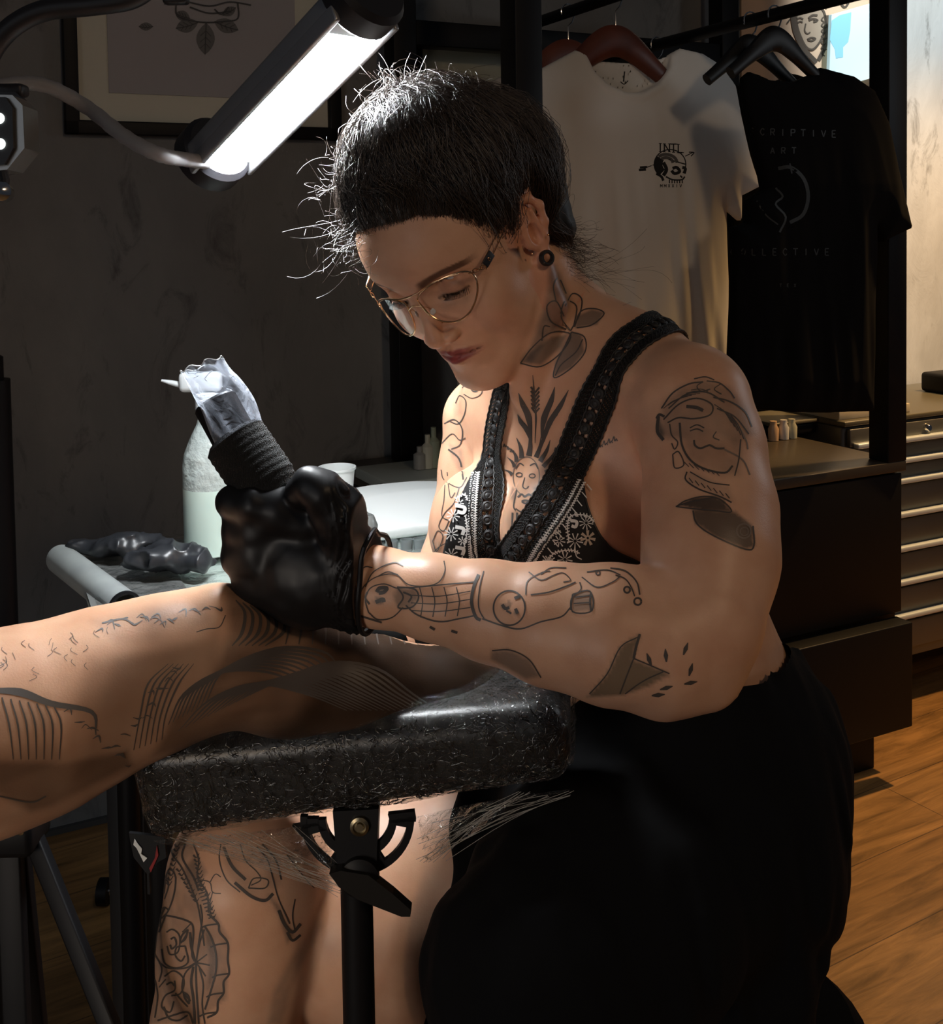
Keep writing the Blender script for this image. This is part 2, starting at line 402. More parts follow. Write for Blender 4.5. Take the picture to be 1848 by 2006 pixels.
def stroke_wall(mb, pts, wpx, off, th=0.0006):
    q = spline(pts, 5); t = np.gradient(q, axis=0); nn = np.stack([-t[:, 1], t[:, 0]], 1); nn /= np.linalg.norm(nn, axis=1)[:, None]+1e-9
    for i in range(len(q)-1):
        a, b_, c, d = q[i]+nn[i]*wpx/2, q[i+1]+nn[i+1]*wpx/2, q[i+1]-nn[i+1]*wpx/2, q[i]-nn[i]*wpx/2
        P4 = [WP(*a, off), WP(*b_, off), WP(*c, off), WP(*d, off)]; mb.add([p+V3*th for p in P4], [(0, 1, 2, 3)])
M_INKA = mat('pencil_grey', (0.075, 0.075, 0.075), 0.8); M_INKB = mat('pencil_light', (0.16, 0.155, 0.15), 0.8)
mb = MB(); mb2 = MB()
for c, a, ln, wd in (((404, 45), 92, 62, 18), ((388, 44), 165, 45, 14), ((420, 42), 20, 50, 14), ((372, 36), 200, 30, 10), ((436, 30), -30, 30, 9), ((300, 52), 180, 28, 8)):
    on_wall_poly(mb2, leaf_poly(c, a, ln, wd), 0.0126)
    ar = math.radians(a); stroke_wall(mb, [c, (c[0]+ln*.5*math.cos(ar), c[1]+ln*.5*math.sin(ar)+2), (c[0]+ln*math.cos(ar), c[1]+ln*math.sin(ar))], 1.6, 0.0135)
    for k in (0.25, 0.45, 0.65):
        for s in (1, -1):
            x = c[0]+ln*k*math.cos(ar); y = c[1]+ln*k*math.sin(ar); b_ = ar+s*0.8
            stroke_wall(mb, [(x, y), (x+wd*.8*math.cos(b_), y+wd*.8*math.sin(b_))], 1.0, 0.0135)
for pts in ([(345, 5), (347, 30), (372, 40), (404, 44), (440, 42), (466, 36), (466, 5)], [(322, 8), (360, 3), (410, 12), (450, 4), (492, 10)], [(372, 14), (410, 26), (452, 22)], [(420, 18), (434, 28), (448, 14)]):
    stroke_wall(mb, pts, 3.0, 0.0135)
mb2.build('leaf_shading', M_INKB, PIC, False); mb.build('pencil_lines', M_INKA, PIC, False)

# ---------------------------------------------------------------- tan portrait poster behind the rack
up0, _ = WU(1450, 60); up1, _ = WU(1722, 60); zp0 = WU(1600, 172)[1]; zp1 = zp0+0.75
M_TAN = mat('tan_poster', (0.62, 0.43, 0.29), 0.8)
PO = thing('portrait_poster', L((up0+up1)/2, 0, zp0), 'tan poster with a drawn woman face behind the clothes rack', 'poster')
MB().box(L((up0+up1)/2, 0.004, (zp0+zp1)/2), up1-up0, 0.006, zp1-zp0, (U3, V3, Z3)).build('poster_sheet', M_TAN, PO, False)
M_SEPIA = mat('sepia_ink', (0.07, 0.05, 0.035), 0.8); M_SKT = mat('sepia_light', (0.33, 0.25, 0.18), 0.8)
mb = MB(); mb2 = MB()
face = [(1560, 22), (1575, 12), (1598, 10), (1614, 22), (1618, 45), (1614, 66), (1604, 86), (1592, 97), (1580, 92), (1570, 74), (1562, 50)]
on_wall_poly(mb2, face, 0.0075)
def sw(pts, wd, off=0.009): stroke_wall(mb, pts, wd, off)
sw(face+[face[0]], 4); sw([(1553, 30), (1558, 60), (1570, 88), (1586, 108), (1600, 122)], 9); sw([(1620, 30), (1622, 62), (1616, 92), (1604, 118)], 8)
sw([(1556, 18), (1575, 4), (1600, 2), (1622, 14)], 8); sw([(1600, -4), (1625, 8), (1648, -2), (1665, 4)], 9); sw([(1640, -8), (1655, 14), (1668, -4)], 4)
sw([(1584, 36), (1592, 30), (1602, 30)], 4); sw([(1585, 40), (1593, 37), (1602, 40), (1594, 43)], 4); sw([(1562, 46), (1568, 42), (1573, 44)], 3); sw([(1560, 38), (1568, 35), (1574, 38)], 3)
sw([(1579, 46), (1577, 60), (1582, 66), (1588, 63)], 2.5); sw([(1582, 77), (1590, 74), (1598, 76), (1590, 80), (1583, 78)], 3.5); sw([(1542, 46), (1548, 38)], 3)
for k in range(7): sw([(1618+2*k % 5, 30+11*k), (1610, 38+11*k), (1616, 44+11*k)], 2.5)
mb2.build('face_tone', M_SKT, PO, False); mb.build('ink_lines', M_SEPIA, PO, False)
M_BLUE = mat('backlit_blue', (0.5, 0.62, 0.66), 0.6, emis=((0.42, 0.66, 0.72), 0.62)); M_BLUE2 = mat('blue_wash', (0.2, 0.45, 0.6), 0.6, emis=((0.22, 0.5, 0.62), 0.6))
sc = MB(); on_wall_poly(sc, [(1624, 30), (1722, 2), (1722, 148), (1618, 178)], 0.03, 0.012)
SCR = sc.build('backlit_screen', M_BLUE, None, False); tag(SCR, 'glowing pale blue screen in front of the tan poster', 'screen')
s2 = MB(); on_wall_poly(s2, [(1630, 40), (1645, 30), (1668, 24), (1666, 60), (1662, 82), (1652, 92), (1652, 112), (1638, 114), (1636, 96), (1626, 78)], 0.0425)
s2.build('watercolour_shape', M_BLUE2, SCR, False)

# ================================================================ CLOTHES RACK, CABINETS
OFFF = 0.67; uFL = WU(1022, 150, OFFF)[0]; uFR = WU(1740, 400, OFFF)[0]; zTop = 2.35
zCab = WU(1750, 906, OFFF+0.03)[1]
R = (U3, V3, Z3)
RK = thing('clothes_rack', L((uFL+uFR)/2, 0.35, 0), 'tall black steel clothes rack standing on the black drawer cabinet', 'clothes rack')
PS = 0.06
for (u, off) in ((uFL, OFFF), (uFR, OFFF), (uFL, 0.09), (uFR, 0.09)):
    MB().box(L(u, off, (zCab+zTop)/2), PS, PS, zTop-zCab, R, 0.003).build('post', M_BLKMET, RK)
zb1 = WU(900, 45, 0.67)[1]
for off, z in ((0.09, WU(1200, 95, 0.09)[1]), (OFFF, zTop-0.03)):
    MB().box(L((uFL+uFR)/2, off, z), uFR-uFL-PS-0.002, PS*0.8, PS, R, 0.003).build('cross_beam', M_BLKMET, RK)
for u in (uFL, uFR):
    MB().box(L(u, 0.38, zTop-0.03), PS*0.8, OFFF-0.09-PS-0.002, PS, R, 0.003).build('side_beam', M_BLKMET, RK)
uR2 = WU(1506, 32, 0.72)[0]; zR2 = WU(1506, 32, 0.72)[1]+0.0
uR1 = WU(1206, -8, 0.45)[0]; zR1 = WU(1206, -8, 0.45)[1]
for u, z, a, b_ in ((uR1, zR1, 0.05, 0.85), (uR2, zR2, 0.05, 1.25)):
    MB().tube([L(u, a, z), L(u, b_, z)], 0.014, 14).build('hanging_rod', M_BLKMET, RK)
# drawer cabinet below the rack
M_CAB = mat('black_laminate', (0.0035, 0.0035, 0.004), 0.5, spec=0.3); M_CABTOP = mat('worn_black_top', (0.05, 0.04, 0.03), 0.35, bump=(60, 0.1, 0.002))
CB = thing('drawer_cabinet', L((uFL+uFR)/2, 0.35, 0), 'low black drawer cabinet under the clothes rack', 'cabinet')
uC0 = WU(790, 900, 0.1)[0]-0.15; uC1 = WU(1776, 1000, OFFF+0.03)[0]
zMid = WU(1788, 1219, OFFF+0.06)[1]
MB().box(L((uC0+uC1)/2, 0.36, zCab-0.012), uC1-uC0, 0.68, 0.024, R, 0.002).build('cabinet_top', M_CABTOP, CB)
MB().box(L((uC0+uC1)/2, 0.35, (0.1+zCab-0.024)/2), uC1-uC0-0.004, 0.64, zCab-0.024-0.1, R, 0.002).build('carcass', M_CAB, CB)
uC2 = WU(1790, 1300, OFFF+0.06)[0]
hw = (uC1-uC0)/2
for k in range(2):
    MB().box(L(uC0+hw*(k+0.5), 0.68, (zMid+0.012+zCab-0.03)/2), hw-0.006, 0.02, zCab-0.03-zMid-0.012, R, 0.003).build('drawer_front', M_CAB, CB)
    MB().box(L(uC0+(uC2-uC0)/2*(k+0.5), 0.705, (0.13+zMid)/2), (uC2-uC0)/2-0.004, 0.05, zMid-0.13, R, 0.003).build('lower_drawer', M_CAB, CB)
MB().box(L((uC0+uC1)/2-0.01, 0.36, 0.05), uC1-uC0-0.06, 0.56, 0.1, R).build('plinth', M_CAB, CB)

# ---------------------------------------------------------------- hangers and shirts
M_HWOOD = mat('red_wood', (0.16, 0.045, 0.025), 0.4, var=((0.1, 0.03, 0.018), 12, 4)); M_HBLK = mat('black_hanger', (0.006, 0.006, 0.006), 0.5); M_CHROME = mat('chrome', (0.8, 0.8, 0.8), 0.15, 1.0)
def hanger(u, off, z, m, label, half=0.21, hgt=0.085, drop=0.1):
    "u, z = rod; hook over the rod, shoulder bar along the wall direction"
    t = thing('hanger', L(u, off, z), label, 'hanger', None)
    a = [L(u+0.019*math.cos(q), off, z+0.019*math.sin(q)) for q in np.linspace(math.radians(200), math.radians(-20), 12)]
    a = [L(u-0.019, off, z-0.008)]+a+[L(u+0.012, off, z-0.022), L(u, off, z-0.034), L(u, off, z-drop+0.02)]
    MB().tube(a, 0.0018, 8).build('hook', M_CHROME, t)
    sc = half/0.21; nodes = [(x*sc, y*sc) for x, y in [(-0.21, -0.135), (-0.158, -0.097), (-0.095, -0.05), (-0.04, -0.012), (0, 0), (0.04, -0.012), (0.095, -0.05), (0.158, -0.097), (0.21, -0.135)]]
    q = spline(nodes, 6); rr = (0.012+0.012*np.exp(-(q[:, 0]/(0.1*sc))**2))*sc**0.5
    F = lambda p: None
    mbx = MB(); n = 12; V = []
    T = np.gradient(q, axis=0); T /= np.linalg.norm(T, axis=1)[:, None]; nn = np.stack([-T[:, 1], T[:, 0]], 1)
    for i in range(len(q)):
        for k in range(n):
            c, s = math.cos(2*PI*k/n), math.sin(2*PI*k/n)
            w = q[i]+nn[i]*rr[i]*1.5*c; V.append(L(u+w[0], off+0.011*s, z-drop+w[1]))
    F = [(i*n+k, i*n+(k+1) % n, (i+1)*n+(k+1) % n, (i+1)*n+k) for i in range(len(q)-1) for k in range(n)]
    F += [tuple(range(n))[::-1], tuple((len(q)-1)*n+k for k in range(n))]
    mbx.add(V, F).build('shoulder_bar', m, t)
    return t
hanger(uR1, 0.45, zR1, M_HWOOD, 'reddish wooden hanger holding the white printed t-shirt')
hanger(uR1, 0.25, zR1, M_HWOOD, 'reddish wooden hanger behind the rack post, left of the white shirt hanger')
hanger(uR2, 0.74, zR2, M_HBLK, 'black hanger holding the nearest black t-shirt', 0.12, drop=0.05)
hanger(uR2, 0.665, zR2, M_HBLK, 'black hanger close behind the nearest black shirt hanger', 0.12, drop=0.055)
hanger(uR2, 0.33, zR2, M_HBLK, 'black hanger deep in the rack with a shiny hook', 0.2)
def shirt(name, off, body, neck_f, neck_b, m, label, th=0.012, vox=0.006, fold=0.008, seed=0, vol=0.034):
    "body, neck_f, neck_b: outlines measured in pixels, turned to metres in the shirt's own plane"
    toUZ = lambda pl: np.array([WU(x, y, off) for x, y in pl])
    b_, nf, nb = toUZ(body), toUZ(neck_f), toUZ(neck_b)
    lo2 = b_.min(0); hi2 = b_.max(0); uc = (lo2[0]+hi2[0])/2; hw_ = (hi2[0]-lo2[0])/2
    def f(p):
        q = p-WALL0; uu = q@U3; vv = q@V3-off; zz = p[:, 2]; uz = np.stack([uu, zz], 1)
        d2 = polysd(uz, b_); dn = polysd(uz, nf); dk = polysd(uz, nb)
        fade = np.clip((hi2[1]-0.1-zz)/0.35, 0, 1)
        fo = fold*(0.25+fade)*vnoise(np.stack([uu*16, zz*2.2, zz*0], 1), seed)+fold*0.6*fade*vnoise(np.stack([uu*38+zz*4, zz*5, zz*0], 1), seed+3)
        blg = vol*np.clip(-d2/0.07, 0, 1)**0.5*(0.35+0.65*np.clip((hi2[1]-zz)/0.25, 0, 1))
        d = smax(d2, np.abs(vv-fo)-blg-0.004, 0.004)
        d = smax(d, -smax(dn, -(vv-fo+blg-0.004), 0.003), 0.003)            # neck opening, back panel left standing
        d = smax(d, -dk, 0.003)
        col = smax(np.abs(dn-0.008)-0.008, np.abs(vv-blg-fo-0.003)-0.004, 0.002)
        d = smin(d, np.maximum(col, d2+0.004), 0.002)
        return d
    lo = [min(L(u, off+s, 0)[i] for u in (lo2[0], hi2[0]) for s in (-0.11, 0.11)) for i in (0, 1)]+[lo2[1]-0.02]
    hi = [max(L(u, off+s, 0)[i] for u in (lo2[0], hi2[0]) for s in (-0.11, 0.11)) for i in (0, 1)]+[hi2[1]+0.02]
    return tag(sdf_obj(name, f, lo, hi, vox, m, None, 1), label, 't-shirt'), f
M_WTEE = mat('white_cotton', (0.80, 0.77, 0.71), 0.9, bump=(900, 0.12, 0.001), sheen=0.2)
M_BTEE = mat('black_cotton', (0.004, 0.004, 0.0045), 0.95, bump=(900, 0.12, 0.001), spec=0.12)
wb = [(1128, 98), (1160, 108), (1225, 116), (1300, 112), (1332, 95), (1375, 105), (1412, 128), (1440, 168), (1452, 235), (1466, 305), (1484, 366), (1450, 384), (1450, 434), (1421, 410), (1424, 560), (1420, 720), (1416, 850), (1008, 850), (1010, 420), (980, 440), (955, 380), (985, 280), (1010, 190), (1040, 145)]
nfw = [(1138, 70), (1142, 100), (1156, 140), (1180, 168), (1215, 184), (1250, 183), (1282, 166), (1305, 135), (1313, 100), (1314, 70)]
nbw = [(1138, 60), (1144, 112), (1180, 120), (1225, 123), (1275, 121), (1308, 110), (1314, 60)]
WT, fWT = shirt('t_shirt', 0.45, wb, nfw, nbw, M_WTEE, 'white t-shirt with a small skull print hanging on the rack')
bb = [(1452, 152), (1466, 140), (1500, 148), (1555, 152), (1585, 146), (1606, 132), (1672, 150), (1712, 178), (1738, 240), (1756, 330), (1779, 447), (1725, 475), (1712, 440), (1712, 806), (1590, 808), (1426, 800), (1430, 600), (1430, 445), (1456, 436), (1458, 392), (1490, 370), (1476, 300), (1462, 235), (1450, 175)]
nfb = [(1468, 90), (1470, 142), (1500, 158), (1550, 162), (1600, 140), (1604, 90)]
BT, fBT = shirt('t_shirt', 0.74, bb, nfb, nfb, M_BTEE, 'black t-shirt with faint grey lettering hanging in front of the rack post', seed=5)
bb2 = [(x-62, min(y+10, 770)) for x, y in bb]; nfb2 = [(x-62, y+10) for x, y in nfb]
shirt('t_shirt', 0.33, bb2, nfb2, nfb2, M_BTEE, 'black t-shirt deeper in the rack, between the white and the nearest black shirt', seed=9, vox=0.008)
wb2 = [(x-110, min(y+32, 790)) for x, y in wb]
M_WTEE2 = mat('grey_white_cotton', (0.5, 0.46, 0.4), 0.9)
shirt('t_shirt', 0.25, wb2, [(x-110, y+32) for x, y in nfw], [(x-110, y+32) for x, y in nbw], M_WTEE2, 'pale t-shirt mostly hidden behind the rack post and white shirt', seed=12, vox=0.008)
def on_shirt(px, py, off, f):
    "measure the point of the shirt front seen at a pixel"
    d = ray(px, py); t = ((WALL0+V3*(off+0.12)-CAM)@V3)/(d@V3); p = CAM+d*t; dn = d/np.linalg.norm(d)
    for _ in range(40):
        s = float(f(p[None])[0]); p = p+dn*max(s*0.6, 0.0003)
        if s < 0.0006: break
    return p
def strokes_on(mb, segs, proj3, lift=0.0008, ns=4):
    "segs = [(pts, width_px)] ; proj3(px,py)->3-D point on a surface"
    for pts, wd in segs:
        q = spline(pts, ns) if len(pts) > 2 else np.array([pts[0]]+[np.array(pts[0])*(1-t)+np.array(pts[1])*t for t in (0.33, 0.66)]+[pts[1]], float)
        t = np.gradient(q, axis=0); nn = np.stack([-t[:, 1], t[:, 0]], 1); nn /= np.linalg.norm(nn, axis=1)[:, None]+1e-9
        A = [proj3(*(p+n*wd/2)) for p, n in zip(q, nn)]; B_ = [proj3(*(p-n*wd/2)) for p, n in zip(q, nn)]
        V = [];
        for a, b_ in zip(A, B_): V += [a, b_]
        mb.add(V, [(2*i, 2*i+1, 2*i+3, 2*i+2) for i in range(len(A)-1)])
GL = {'I': [[(0, 0), (0, 1)]], 'N': [[(-.4, 0), (-.4, 1)], [(-.4, 1), (.4, 0)], [(.4, 0), (.4, 1)]], 'T': [[(0, 0), (0, 1)], [(-.45, 1), (.45, 1)]], 'L': [[(-.3, 1), (-.3, 0)], [(-.3, 0), (.35, 0)]],
      'S': [[(.35, .85), (0, 1), (-.35, .75), (0, .5), (.35, .25), (0, 0), (-.35, .15)]], 'C': [[(.35, .8), (0, 1), (-.38, .5), (0, 0), (.35, .2)]], 'R': [[(-.35, 0), (-.35, 1)], [(-.35, 1), (.3, .95), (.35, .7), (.2, .5), (-.35, .48)], [(0, .48), (.38, 0)]],
      'P': [[(-.35, 0), (-.35, 1)], [(-.35, 1), (.3, .95), (.35, .7), (.2, .5), (-.35, .48)]], 'V': [[(-.4, 1), (0, 0)], [(0, 0), (.4, 1)]], 'E': [[(-.3, 0), (-.3, 1)], [(-.3, 1), (.35, 1)], [(-.3, .5), (.25, .5)], [(-.3, 0), (.35, 0)]],
      'A': [[(-.4, 0), (0, 1)], [(0, 1), (.4, 0)], [(-.22, .35), (.22, .35)]], 'O': [[(0, 1), (-.4, .5), (0, 0), (.4, .5), (0, 1)]], 'M': [[(-.4, 0), (-.4, 1)], [(-.4, 1), (0, .3)], [(0, .3), (.4, 1)], [(.4, 1), (.4, 0)]],
      'X': [[(-.35, 1), (.35, 0)], [(.35, 1), (-.35, 0)]], 'D': [[(-.35, 0), (-.35, 1)], [(-.35, 1), (.3, .8), (.35, .3), (-.35, 0)]]}
def text_segs(s, x, y, h, step, wd, slope=0.0, serif=False):
    out = []
    for i, ch in enumerate(s):
        cx = x+i*step
        for sg in GL.get(ch, []):
            out.append(([(cx+a*h*0.8, y+slope*(cx-x)-b_*h) for a, b_ in sg], wd))
            if serif:
                for a, b_ in (sg[0], sg[-1]): out.append(([(cx+a*h*.8-h*.18, y-b_*h+slope*(cx-x)), (cx+a*h*.8+h*.18, y-b_*h+slope*(cx-x))], wd*0.6))
    return out
M_PRINT = mat('black_print', (0.02, 0.02, 0.02), 0.7); M_GPRINT = mat('grey_print', (0.13, 0.125, 0.12), 0.8); M_FAINT = mat('faint_print', (0.011, 0.012, 0.011), 0.6)
pw = lambda x, y: on_shirt(x, y, 0.45, fWT); pbk = lambda x, y: on_shirt(x, y, 0.74, fBT)
mb = MB()
strokes_on(mb, text_segs('INTL', 1294, 297, 16, 13, 2.4, 0.05, True), pw)
sk = []   # skull: filled dome of concentric strokes, eye holes left light
cx0, cy0 = 1313, 322
for r in (29, 25, 21, 17): sk.append(([(cx0+r*math.cos(a), cy0+r*0.93*math.sin(a)) for a in np.linspace(2.3, 3.75, 6)], 4.4))
sk += [([(cx0+31*math.cos(a), cy0+29*math.sin(a)) for a in np.linspace(2.4, 6.9, 16)], 2.2), ([(1286, 340), (1296, 346), (1300, 354)], 5), ([(1318, 330), (1326, 328), (1332, 336), (1322, 340), (1316, 334)], 6), ([(1337, 328), (1343, 330), (1341, 340)], 6),
       ([(1333, 344), (1337, 348)], 3), ([(1305, 346), (1318, 352), (1336, 352), (1342, 346)], 3), ([(1300, 318), (1306, 332), (1300, 344)], 7), ([(1310, 312), (1330, 318), (1344, 322)], 2.4)]
for k in range(6): sk.append(([(1312+5*k, 352), (1312+5*k, 359)], 2.2))
sk += [([(1252, 333), (1284, 322)], 1.8), ([(1343, 306), (1359, 298)], 1.8), ([(1252, 333), (1266, 332)], 5), ([(1254, 328), (1268, 327)], 4), ([(1350, 298), (1360, 299), (1354, 306)], 2)]
strokes_on(mb, sk, pw); strokes_on(mb, text_segs('MMXXIV', 1296, 367, 6, 7.6, 1.2), pw)
strokes_on(mb, [([(1224, 140), (1222, 160)], 2.5), ([(1216, 160), (1223, 165), (1231, 158)], 2)], lambda x, y: on_shirt(x, y, 0.45, fWT)); 
mb.build('skull_print', M_PRINT, WT)
mb = MB(); strokes_on(mb, [([(cx0-8+r*math.cos(a), cy0-2+r*0.8*math.sin(a)) for a in np.linspace(4.0, 6.2, 6)], 6) for r in (14, 22)], pw, 0.0004); mb.build('skull_shade', M_GPRINT, WT)
mb = MB()
strokes_on(mb, text_segs('SCRIPTIVE', 1474, 264, 13, 20, 2.2, 0.03)+text_segs('ART', 1514, 301, 12, 21, 2.2)+text_segs('COLLECTIVE', 1436, 500, 13, 20.5, 2.2, 0.0)+text_segs('TEX', 1530, 562, 6, 14, 1.6), pbk)
moon = [([(1525, 330), (1550, 328), (1575, 350), (1584, 385), (1574, 420), (1548, 436)], 7), ([(1520, 368), (1534, 385), (1520, 400), (1540, 425), (1528, 455)], 4), ([(1548, 320), (1552, 340)], 3), ([(1478, 385), (1500, 420), (1525, 440)], 3)]
strokes_on(mb, moon, pbk); mb.build('faint_print', M_FAINT, BT)

# ---------------------------------------------------------------- steel tool chest behind the cabinet, on the right
M_STEEL = mat('grey_steel', (0.19, 0.19, 0.175), 0.4, 0.5, var=((0.15, 0.145, 0.13), 3, 3)); M_PULL = mat('aluminium_cool_sheen', (0.75, 0.85, 0.95), 0.3, 0.2); M_CHTOP = mat('chest_top', (0.12, 0.11, 0.08), 0.35)  # pull colour pale and bluish to stand in for reflected cool light
ua, zt_ = WU(1655, 826, 0.42); ub = ua+1.05; OT = 0.42
zA = WU(1778, 822, OT)[1]; zB = WU(1778, 1291, OT)[1]
TC = thing('tool_chest', L((ua+ub)/2, 0.2, 0), 'grey steel tool chest with bright drawer pulls behind the clothes rack', 'tool chest')
MB().box(L((ua+ub)/2, 0.22, (zA+zB)/2), ub-ua, 0.38, zA-zB, R, 0.006).build('body', M_STEEL, TC)
MB().box(L((ua+ub)/2, 0.22, zA+0.008), ub-ua+0.01, 0.41, 0.014, R, 0.004).build('top_tray', M_CHTOP, TC)
ys = [824, 864, 905, 945, 1012, 1079, 1146, 1213, 1272]      # drawer boundaries measured at x = 1778
pulls = [862, 902, 942, 1008, 1075, 1141, 1208]
zs = [WU(1778, y, OT)[1] for y in ys]
for i in range(8):
    dr = MB().box(L((ua+ub)/2, OT-0.004, (zs[i]+zs[i+1])/2), ub-ua-0.03, 0.016, zs[i]-zs[i+1]-0.008, R, 0.003).build('drawer', M_STEEL, TC)
    if i < 7:
        zp = WU(1778, pulls[i], OT+0.02)[1]
        MB().box(L((ua+ub)/2, OT+0.014, zp), ub-ua-0.05, 0.02, 0.014, R, 0.004).build('drawer_pull', M_PULL, dr)
MB().lathe(L(*[WU(1819, 838, OT+.01)[0], OT+0.004, WU(1819, 838, OT+.01)[1]]), V3, [(0.0, 0), (0.012, 0), (0.012, 0.006), (0.008, 0.012), (0, 0.012)], 16).build('lock', M_CHROME, TC)
for u in (ua+0.06, ub-0.06):
    for off in (0.08, 0.36): MB().lathe(L(u-0.012, off, 0.035), U3, [(0.0, 0), (0.035, 0), (0.035, 0.024), (0, 0.024)], 20).build('caster', M_BLACK, TC)
    
bx = MB().box(L(WU(1660, 812, 0.3)[0], 0.3, zA+0.015+0.012), 0.26, 0.2, 0.024, R, 0.002).build('paper_pad', mat('cream_paper', (0.62, 0.55, 0.42), 0.8)); tag(bx, 'stack of cream paper on the tool chest top behind the black shirt', 'paper')
bx = MB().box(L(WU(1852, 785, 0.2)[0]+0.03, 0.2, zA+0.015+0.03), 0.14, 0.12, 0.06, R, 0.012).build('speaker_box', M_BLACK); tag(bx, 'small black box on the tool chest top at the right edge', 'box')
# dark toolbox with glinting objects left of the chest
ut0 = WU(1500, 860, 0.3)[0]; ut1 = min(WU(1640, 860, 0.3)[0], ua-0.01); zq = WU(1560, 826, 0.3)[1]
tb = thing('toolbox', L((ut0+ut1)/2, 0.28, zCab), 'open black toolbox on the cabinet beside the steel chest', 'toolbox')
MB().box(L((ut0+ut1)/2, 0.25, (zCab+zq)/2), ut1-ut0, 0.16, zq-zCab-0.002, R, 0.006).build('box', M_BLACK, tb)
MB().box(L((ut0+ut1)/2, 0.25, zq+0.005), ut1-ut0+0.01, 0.17, 0.01, R, 0.004).build('lid', M_CHTOP, tb)
for x, y, c in ((1512, 862, (0.6, 0.4, 0.25)), (1548, 862, (0.5, 0.5, 0.4)), (1532, 826, (0.6, 0.6, 0.6))):
    uu, zz = WU(x, y, 0.345); q = MB().lathe(L(uu, 0.352, zCab+0.001), Z3, [(0, 0), (0.013, 0), (0.014, 0.03), (0.009, 0.04), (0.009, 0.05), (0, 0.05)], 16).build('ink_bottle', mat('bottle_glaze', c, 0.2)); tag(q, 'small %s bottle standing before the black toolbox' % {1512: 'copper coloured', 1548: 'olive grey', 1532: 'pale grey'}[x], 'bottle')
# left of the rack: pale framed print on the wall and shelf with bottles, seen past the post
uu0 = WU(815, 150)[0]; uu1 = WU(990, 150)[0]; zz0 = WU(900, 228)[1]
frame_pic('framed_picture', uu0, uu1, zz0, zz0+0.17, 0.008, mat('pale_print', (0.42, 0.42, 0.33), 0.7), None, None, 'pale framed print on the wall above the artist hair bun')
tray = MB().box(L(WU(850, 905, 0.3)[0], 0.3, zCab+0.012), 0.3, 0.2, 0.024, R, 0.003).build('steel_tray', mat('pale_tray', (0.45, 0.5, 0.46), 0.4)); tag(tray, 'pale green tray on the cabinet beside the left rack post', 'tray')
for k, (x, h_, c) in enumerate(((822, 0.05, (0.3, 0.3, 0.28)), (838, 0.075, (0.55, 0.55, 0.45)), (850, 0.09, (0.35, 0.4, 0.3)))):
    uu = WU(x, 880, 0.3)[0]
    q = MB().lathe(L(uu, 0.3, zCab+0.025), Z3, [(0, 0), (0.014, 0), (0.014, h_*0.65), (0.006, h_*0.75), (0.006, h_), (0, h_)], 16).build('ink_bottle', mat('ink_bottle_%s' % 'abc'[k], c, 0.3)); tag(q, ['short dark bottle on the pale tray, nearest the rack post', 'cream bottle in the middle of the three on the pale tray', 'tall green bottle on the pale tray nearest the artist shoulder'][k], 'bottle', None)
# ================================================================ PROPS AROUND THE ARTIST
# ---------------------------------------------------------------- LED work lamp on a flexible arm
M_LAMPBODY = mat('lamp_aluminium', (0.42, 0.43, 0.45), 0.35, 0.8); M_LAMPBLK = mat('lamp_black', (0.015, 0.015, 0.018), 0.45)
M_LED = mat('led_panel', (1, 1, 1), 0.5, emis=((0.93, 0.97, 1.0), 190.0)); M_DIFF = mat('lamp_diffuser', (0.75, 0.8, 0.82), 0.25)
A0, A1 = P(440, 322, 1.15), P(706, 48, 0.99)
ax = (A1-A0)/np.linalg.norm(A1-A0)
nz = np.array([0.10, -0.10, -1.0]); nz -= ax*(nz@ax); nz /= np.linalg.norm(nz); sd = np.cross(nz, ax)     # emitting face looks down at the work
LAMP = thing('led_work_lamp', (A0+A1)/2, 'long glowing white LED bar lamp over the artist', 'lamp')
ln = np.linalg.norm(A1-A0); mid = (A0+A1)/2
MB().box(mid-nz*0.014, ln+0.02, 0.072, 0.022, (ax, sd, nz), 0.005).build('housing', M_LAMPBODY, LAMP)
for s in (-1, 1): MB().box(mid+sd*s*0.0335-nz*0.001, ln+0.02, 0.006, 0.016, (ax, sd, nz), 0.002).build('side_rail', M_LAMPBODY, LAMP)
MB().box(mid-nz*0.001-ax*0.006, ln-0.03, 0.058, 0.004, (ax, sd, nz)).build('led_panel', M_LED, LAMP, False)
MB().box(mid+ax*(ln/2-0.004), 0.022, 0.060, 0.006, (ax, sd, nz), 0.001).build('end_diffuser', M_DIFF, LAMP)
for s, c in ((-1, A0), (1, A1)):
    q = c+ax*s*0.014-nz*0.020
    MB().lathe(q-ax*0.016, ax, [(0, 0), (0.033, 0), (0.038, 0.005), (0.038, 0.026), (0.033, 0.032), (0, 0.032)], 28).build('end_cap', M_LAMPBLK, LAMP)
cab = spline([P(-40, 185, 1.05), P(20, 166, 1.06), P(90, 168, 1.08), P(170, 210, 1.10), P(245, 268, 1.07), P(310, 302, 1.06), P(360, 312, 1.10), P(405, 318, 1.13)], 8)
M_ARM = mat('grey_gooseneck', (0.20, 0.20, 0.21), 0.5)
mb = MB(); rr = 0.0072+0.0004*np.sin(np.arange(len(cab))*2.2); mb.tube(cab, rr, 14); mb.build('gooseneck', M_ARM, LAMP)
arm = spline([P(300, -30, 1.0), P(255, -2, 1.0), P(180, 10, 1.0), P(90, 20, 1.0), P(30, 48, 1.0), P(-10, 90, 1.0), P(-40, 150, 1.0)], 8)
o = MB().tube(arm, 0.0095, 14).build('lamp_arm', M_LAMPBLK); tag(o, 'thick dark lamp arm crossing the top left corner', 'lamp arm')
t = thing('clamp', P(345, 0, 1.0), 'black spring clamp at the top edge before the framed picture', 'clamp')
